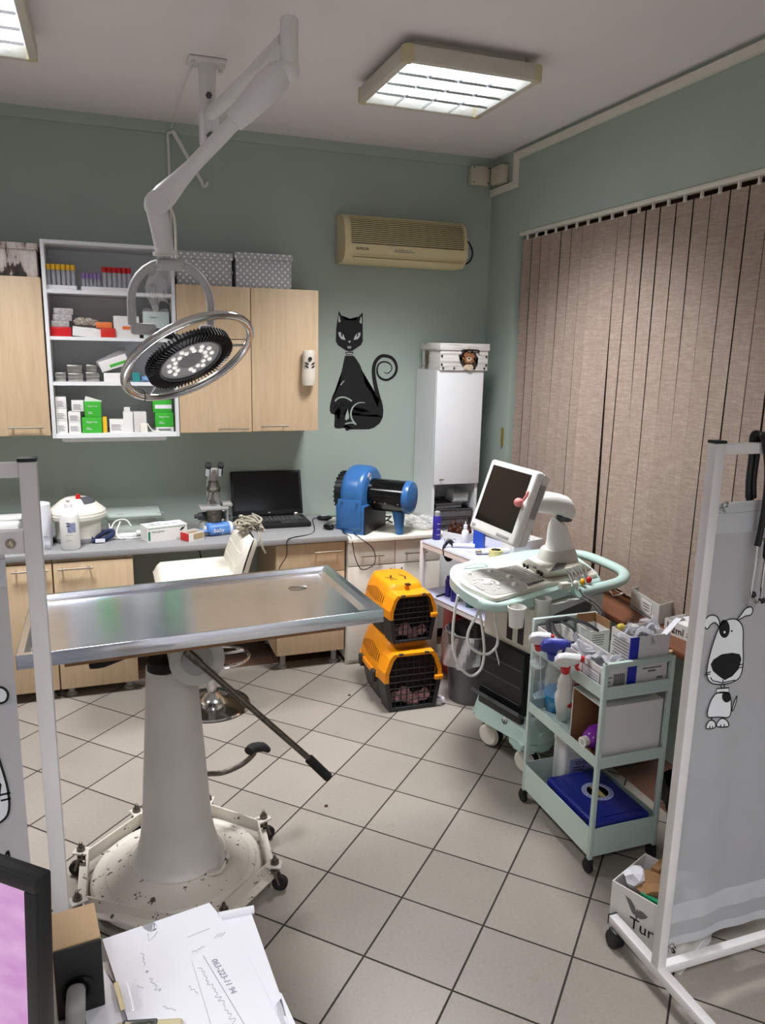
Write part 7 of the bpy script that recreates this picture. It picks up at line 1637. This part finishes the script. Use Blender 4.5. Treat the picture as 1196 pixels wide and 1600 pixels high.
# speaker
A, B = PZ(82, 1488, .905), PZ(158, 1465, .905); d = (B-A); d.z = 0; L1 = d.length; ex = d.normalized(); ey = V(-ex.y, ex.x, 0); SPM = Matrix((ex, ey, V(0, 0, 1))).transposed().to_4x4(); SPM.translation = V(A.x, A.y, ZK)
dep = (PZ(150, 1408, .905)-B).length; t = T('desk_speaker', 'small raw board desk speaker with black front between monitor and papers', 'speaker', SPM @ V(L1/2, dep/2, 0))
Pt(t, 'cabinet', G().box(0, L1, .004, dep, 0, .135, .003, M=SPM), KRAFT); fp = Pt(t, 'front_panel', G().box(0, L1, -.004, .0045, 0, .133, .003, M=SPM), mat('black_speaker_front', (18, 17, 20), .5)); Pt(fp, 'driver', G().lathe([(.026, -.0035), (.028, .0035), (.022, .004), (.012, -.001), (0, .001)], SPM @ Matrix.Translation((L1*.45, -.004, .05)) @ Matrix.Rotation(PI/2, 4, 'X'), 28), BLACKG)
# grey handle
p = PZ(116, 1590, .80); t = None; M = Matrix.Translation((p.x, p.y, ZK)) @ Matrix.Rotation(.05, 4, 'Y')
So('grey_handle', 'grey rounded plastic handle standing upright in front of the speaker', 'handle', G().box(-.014, .016, -.03, .03, 0, .075, .012, M=M, seg=4), GREYP)
# beige device
A, B = PZ(180, 1604, .81), PZ(285, 1597, .81); d = (B-A); d.z = 0; ex = d.normalized(); ey = V(-ex.y, ex.x, 0); M = Matrix((ex, ey, V(0, 0, 1))).transposed().to_4x4(); M.translation = V(A.x, A.y, ZP+.013); L1 = d.length
t = T('beige_device', 'beige plastic device with silver framed window at the bottom of the desk papers', 'device', M @ V(L1/2, 0, 0))
Pt(t, 'body', G().box(0, L1, -.05, .012, 0, .026, .006, M=M, seg=3), mat('beige_plastic', (196, 188, 150), .45)); Pt(t, 'window_frame', G().box(L1*.10, L1*.62, -.045, .009, .025, .029, .003, M=M), DGREY); Pt(t, 'window', G().box(L1*.14, L1*.58, -.042, .004, .0285, .0298, .001, M=M), CHROME)
# monitor
zt_ = 1.30; A, B = PZ(58, 1375, zt_), PZ(0, 1355, zt_); d = (A-B); d.z = 0; ex = d.normalized(); ey = V(-ex.y, ex.x, 0); TLM = Matrix((ex, ey, V(0, 0, 1))).transposed().to_4x4(); TLM.translation = A
TLM = TLM @ Matrix.Rotation(-.06, 4, 'X')
t = T('desk_monitor', 'black desk monitor showing a pink screen at lower left corner', 'monitor', V((TLM @ V(-.25, .04, 0)).x, (TLM @ V(-.25, .04, 0)).y, ZK))
mh = .31
Pt(t, 'casing', G().box(-.50, 0, 0, .022, -mh, 0, .003, M=TLM).box(-.45, -.05, .02, .045, -mh+.05, -.05, .01, M=TLM), BLACK)
g = G()
for a, b, c_, d_ in ((-.50, 0, -.017, 0), (-.50, 0, -mh, -mh+.02), (-.50, -.483, -mh+.02, -.017), (-.017, 0, -mh+.02, -.017)): g.box(a, b, -.004, .002, c_, d_, .0015, M=TLM)
Pt(t, 'bezel', g, BLACK)
PKS = NT('pink_screen'); f_ = PKS.noise(PKS.coord((3, 3, 8)), 6, 3); PKS.put(PKS.b.inputs['Base Color'], lin((12, 12, 12))); PKS.put(PKS.b.inputs['Emission Color'], PKS.ramp(f_, [(.3, lin((240, 190, 236))), (.75, lin((216, 150, 216)))])); PKS.b.inputs['Emission Strength'].default_value = .85
Pt(t, 'display', G().box(-.483, -.017, -.0015, .001, -mh+.02, -.017, M=TLM), PKS.m)
bs = TLM @ V(-.25, .05, 0); Pt(t, 'stand', G().box(bs.x-.03, bs.x+.03, bs.y-.01, bs.y+.02, ZK+.012, 1.12, .004).box(bs.x-.11, bs.x+.11, bs.y-.08, bs.y+.08, ZK, ZK+.014, .005), BLACK)

# ================================================================== render look
W_ = bpy.data.worlds.new('world'); SC.world = W_; W_.use_nodes = True; W_.node_tree.nodes['Background'].inputs[0].default_value = (.01, .011, .013, 1); W_.node_tree.nodes['Background'].inputs[1].default_value = .3
SC.view_settings.view_transform = 'Standard'; SC.view_settings.look = 'None'; SC.view_settings.gamma = 1; SC.view_settings.use_curve_mapping = False; SC.view_settings.exposure = -.12
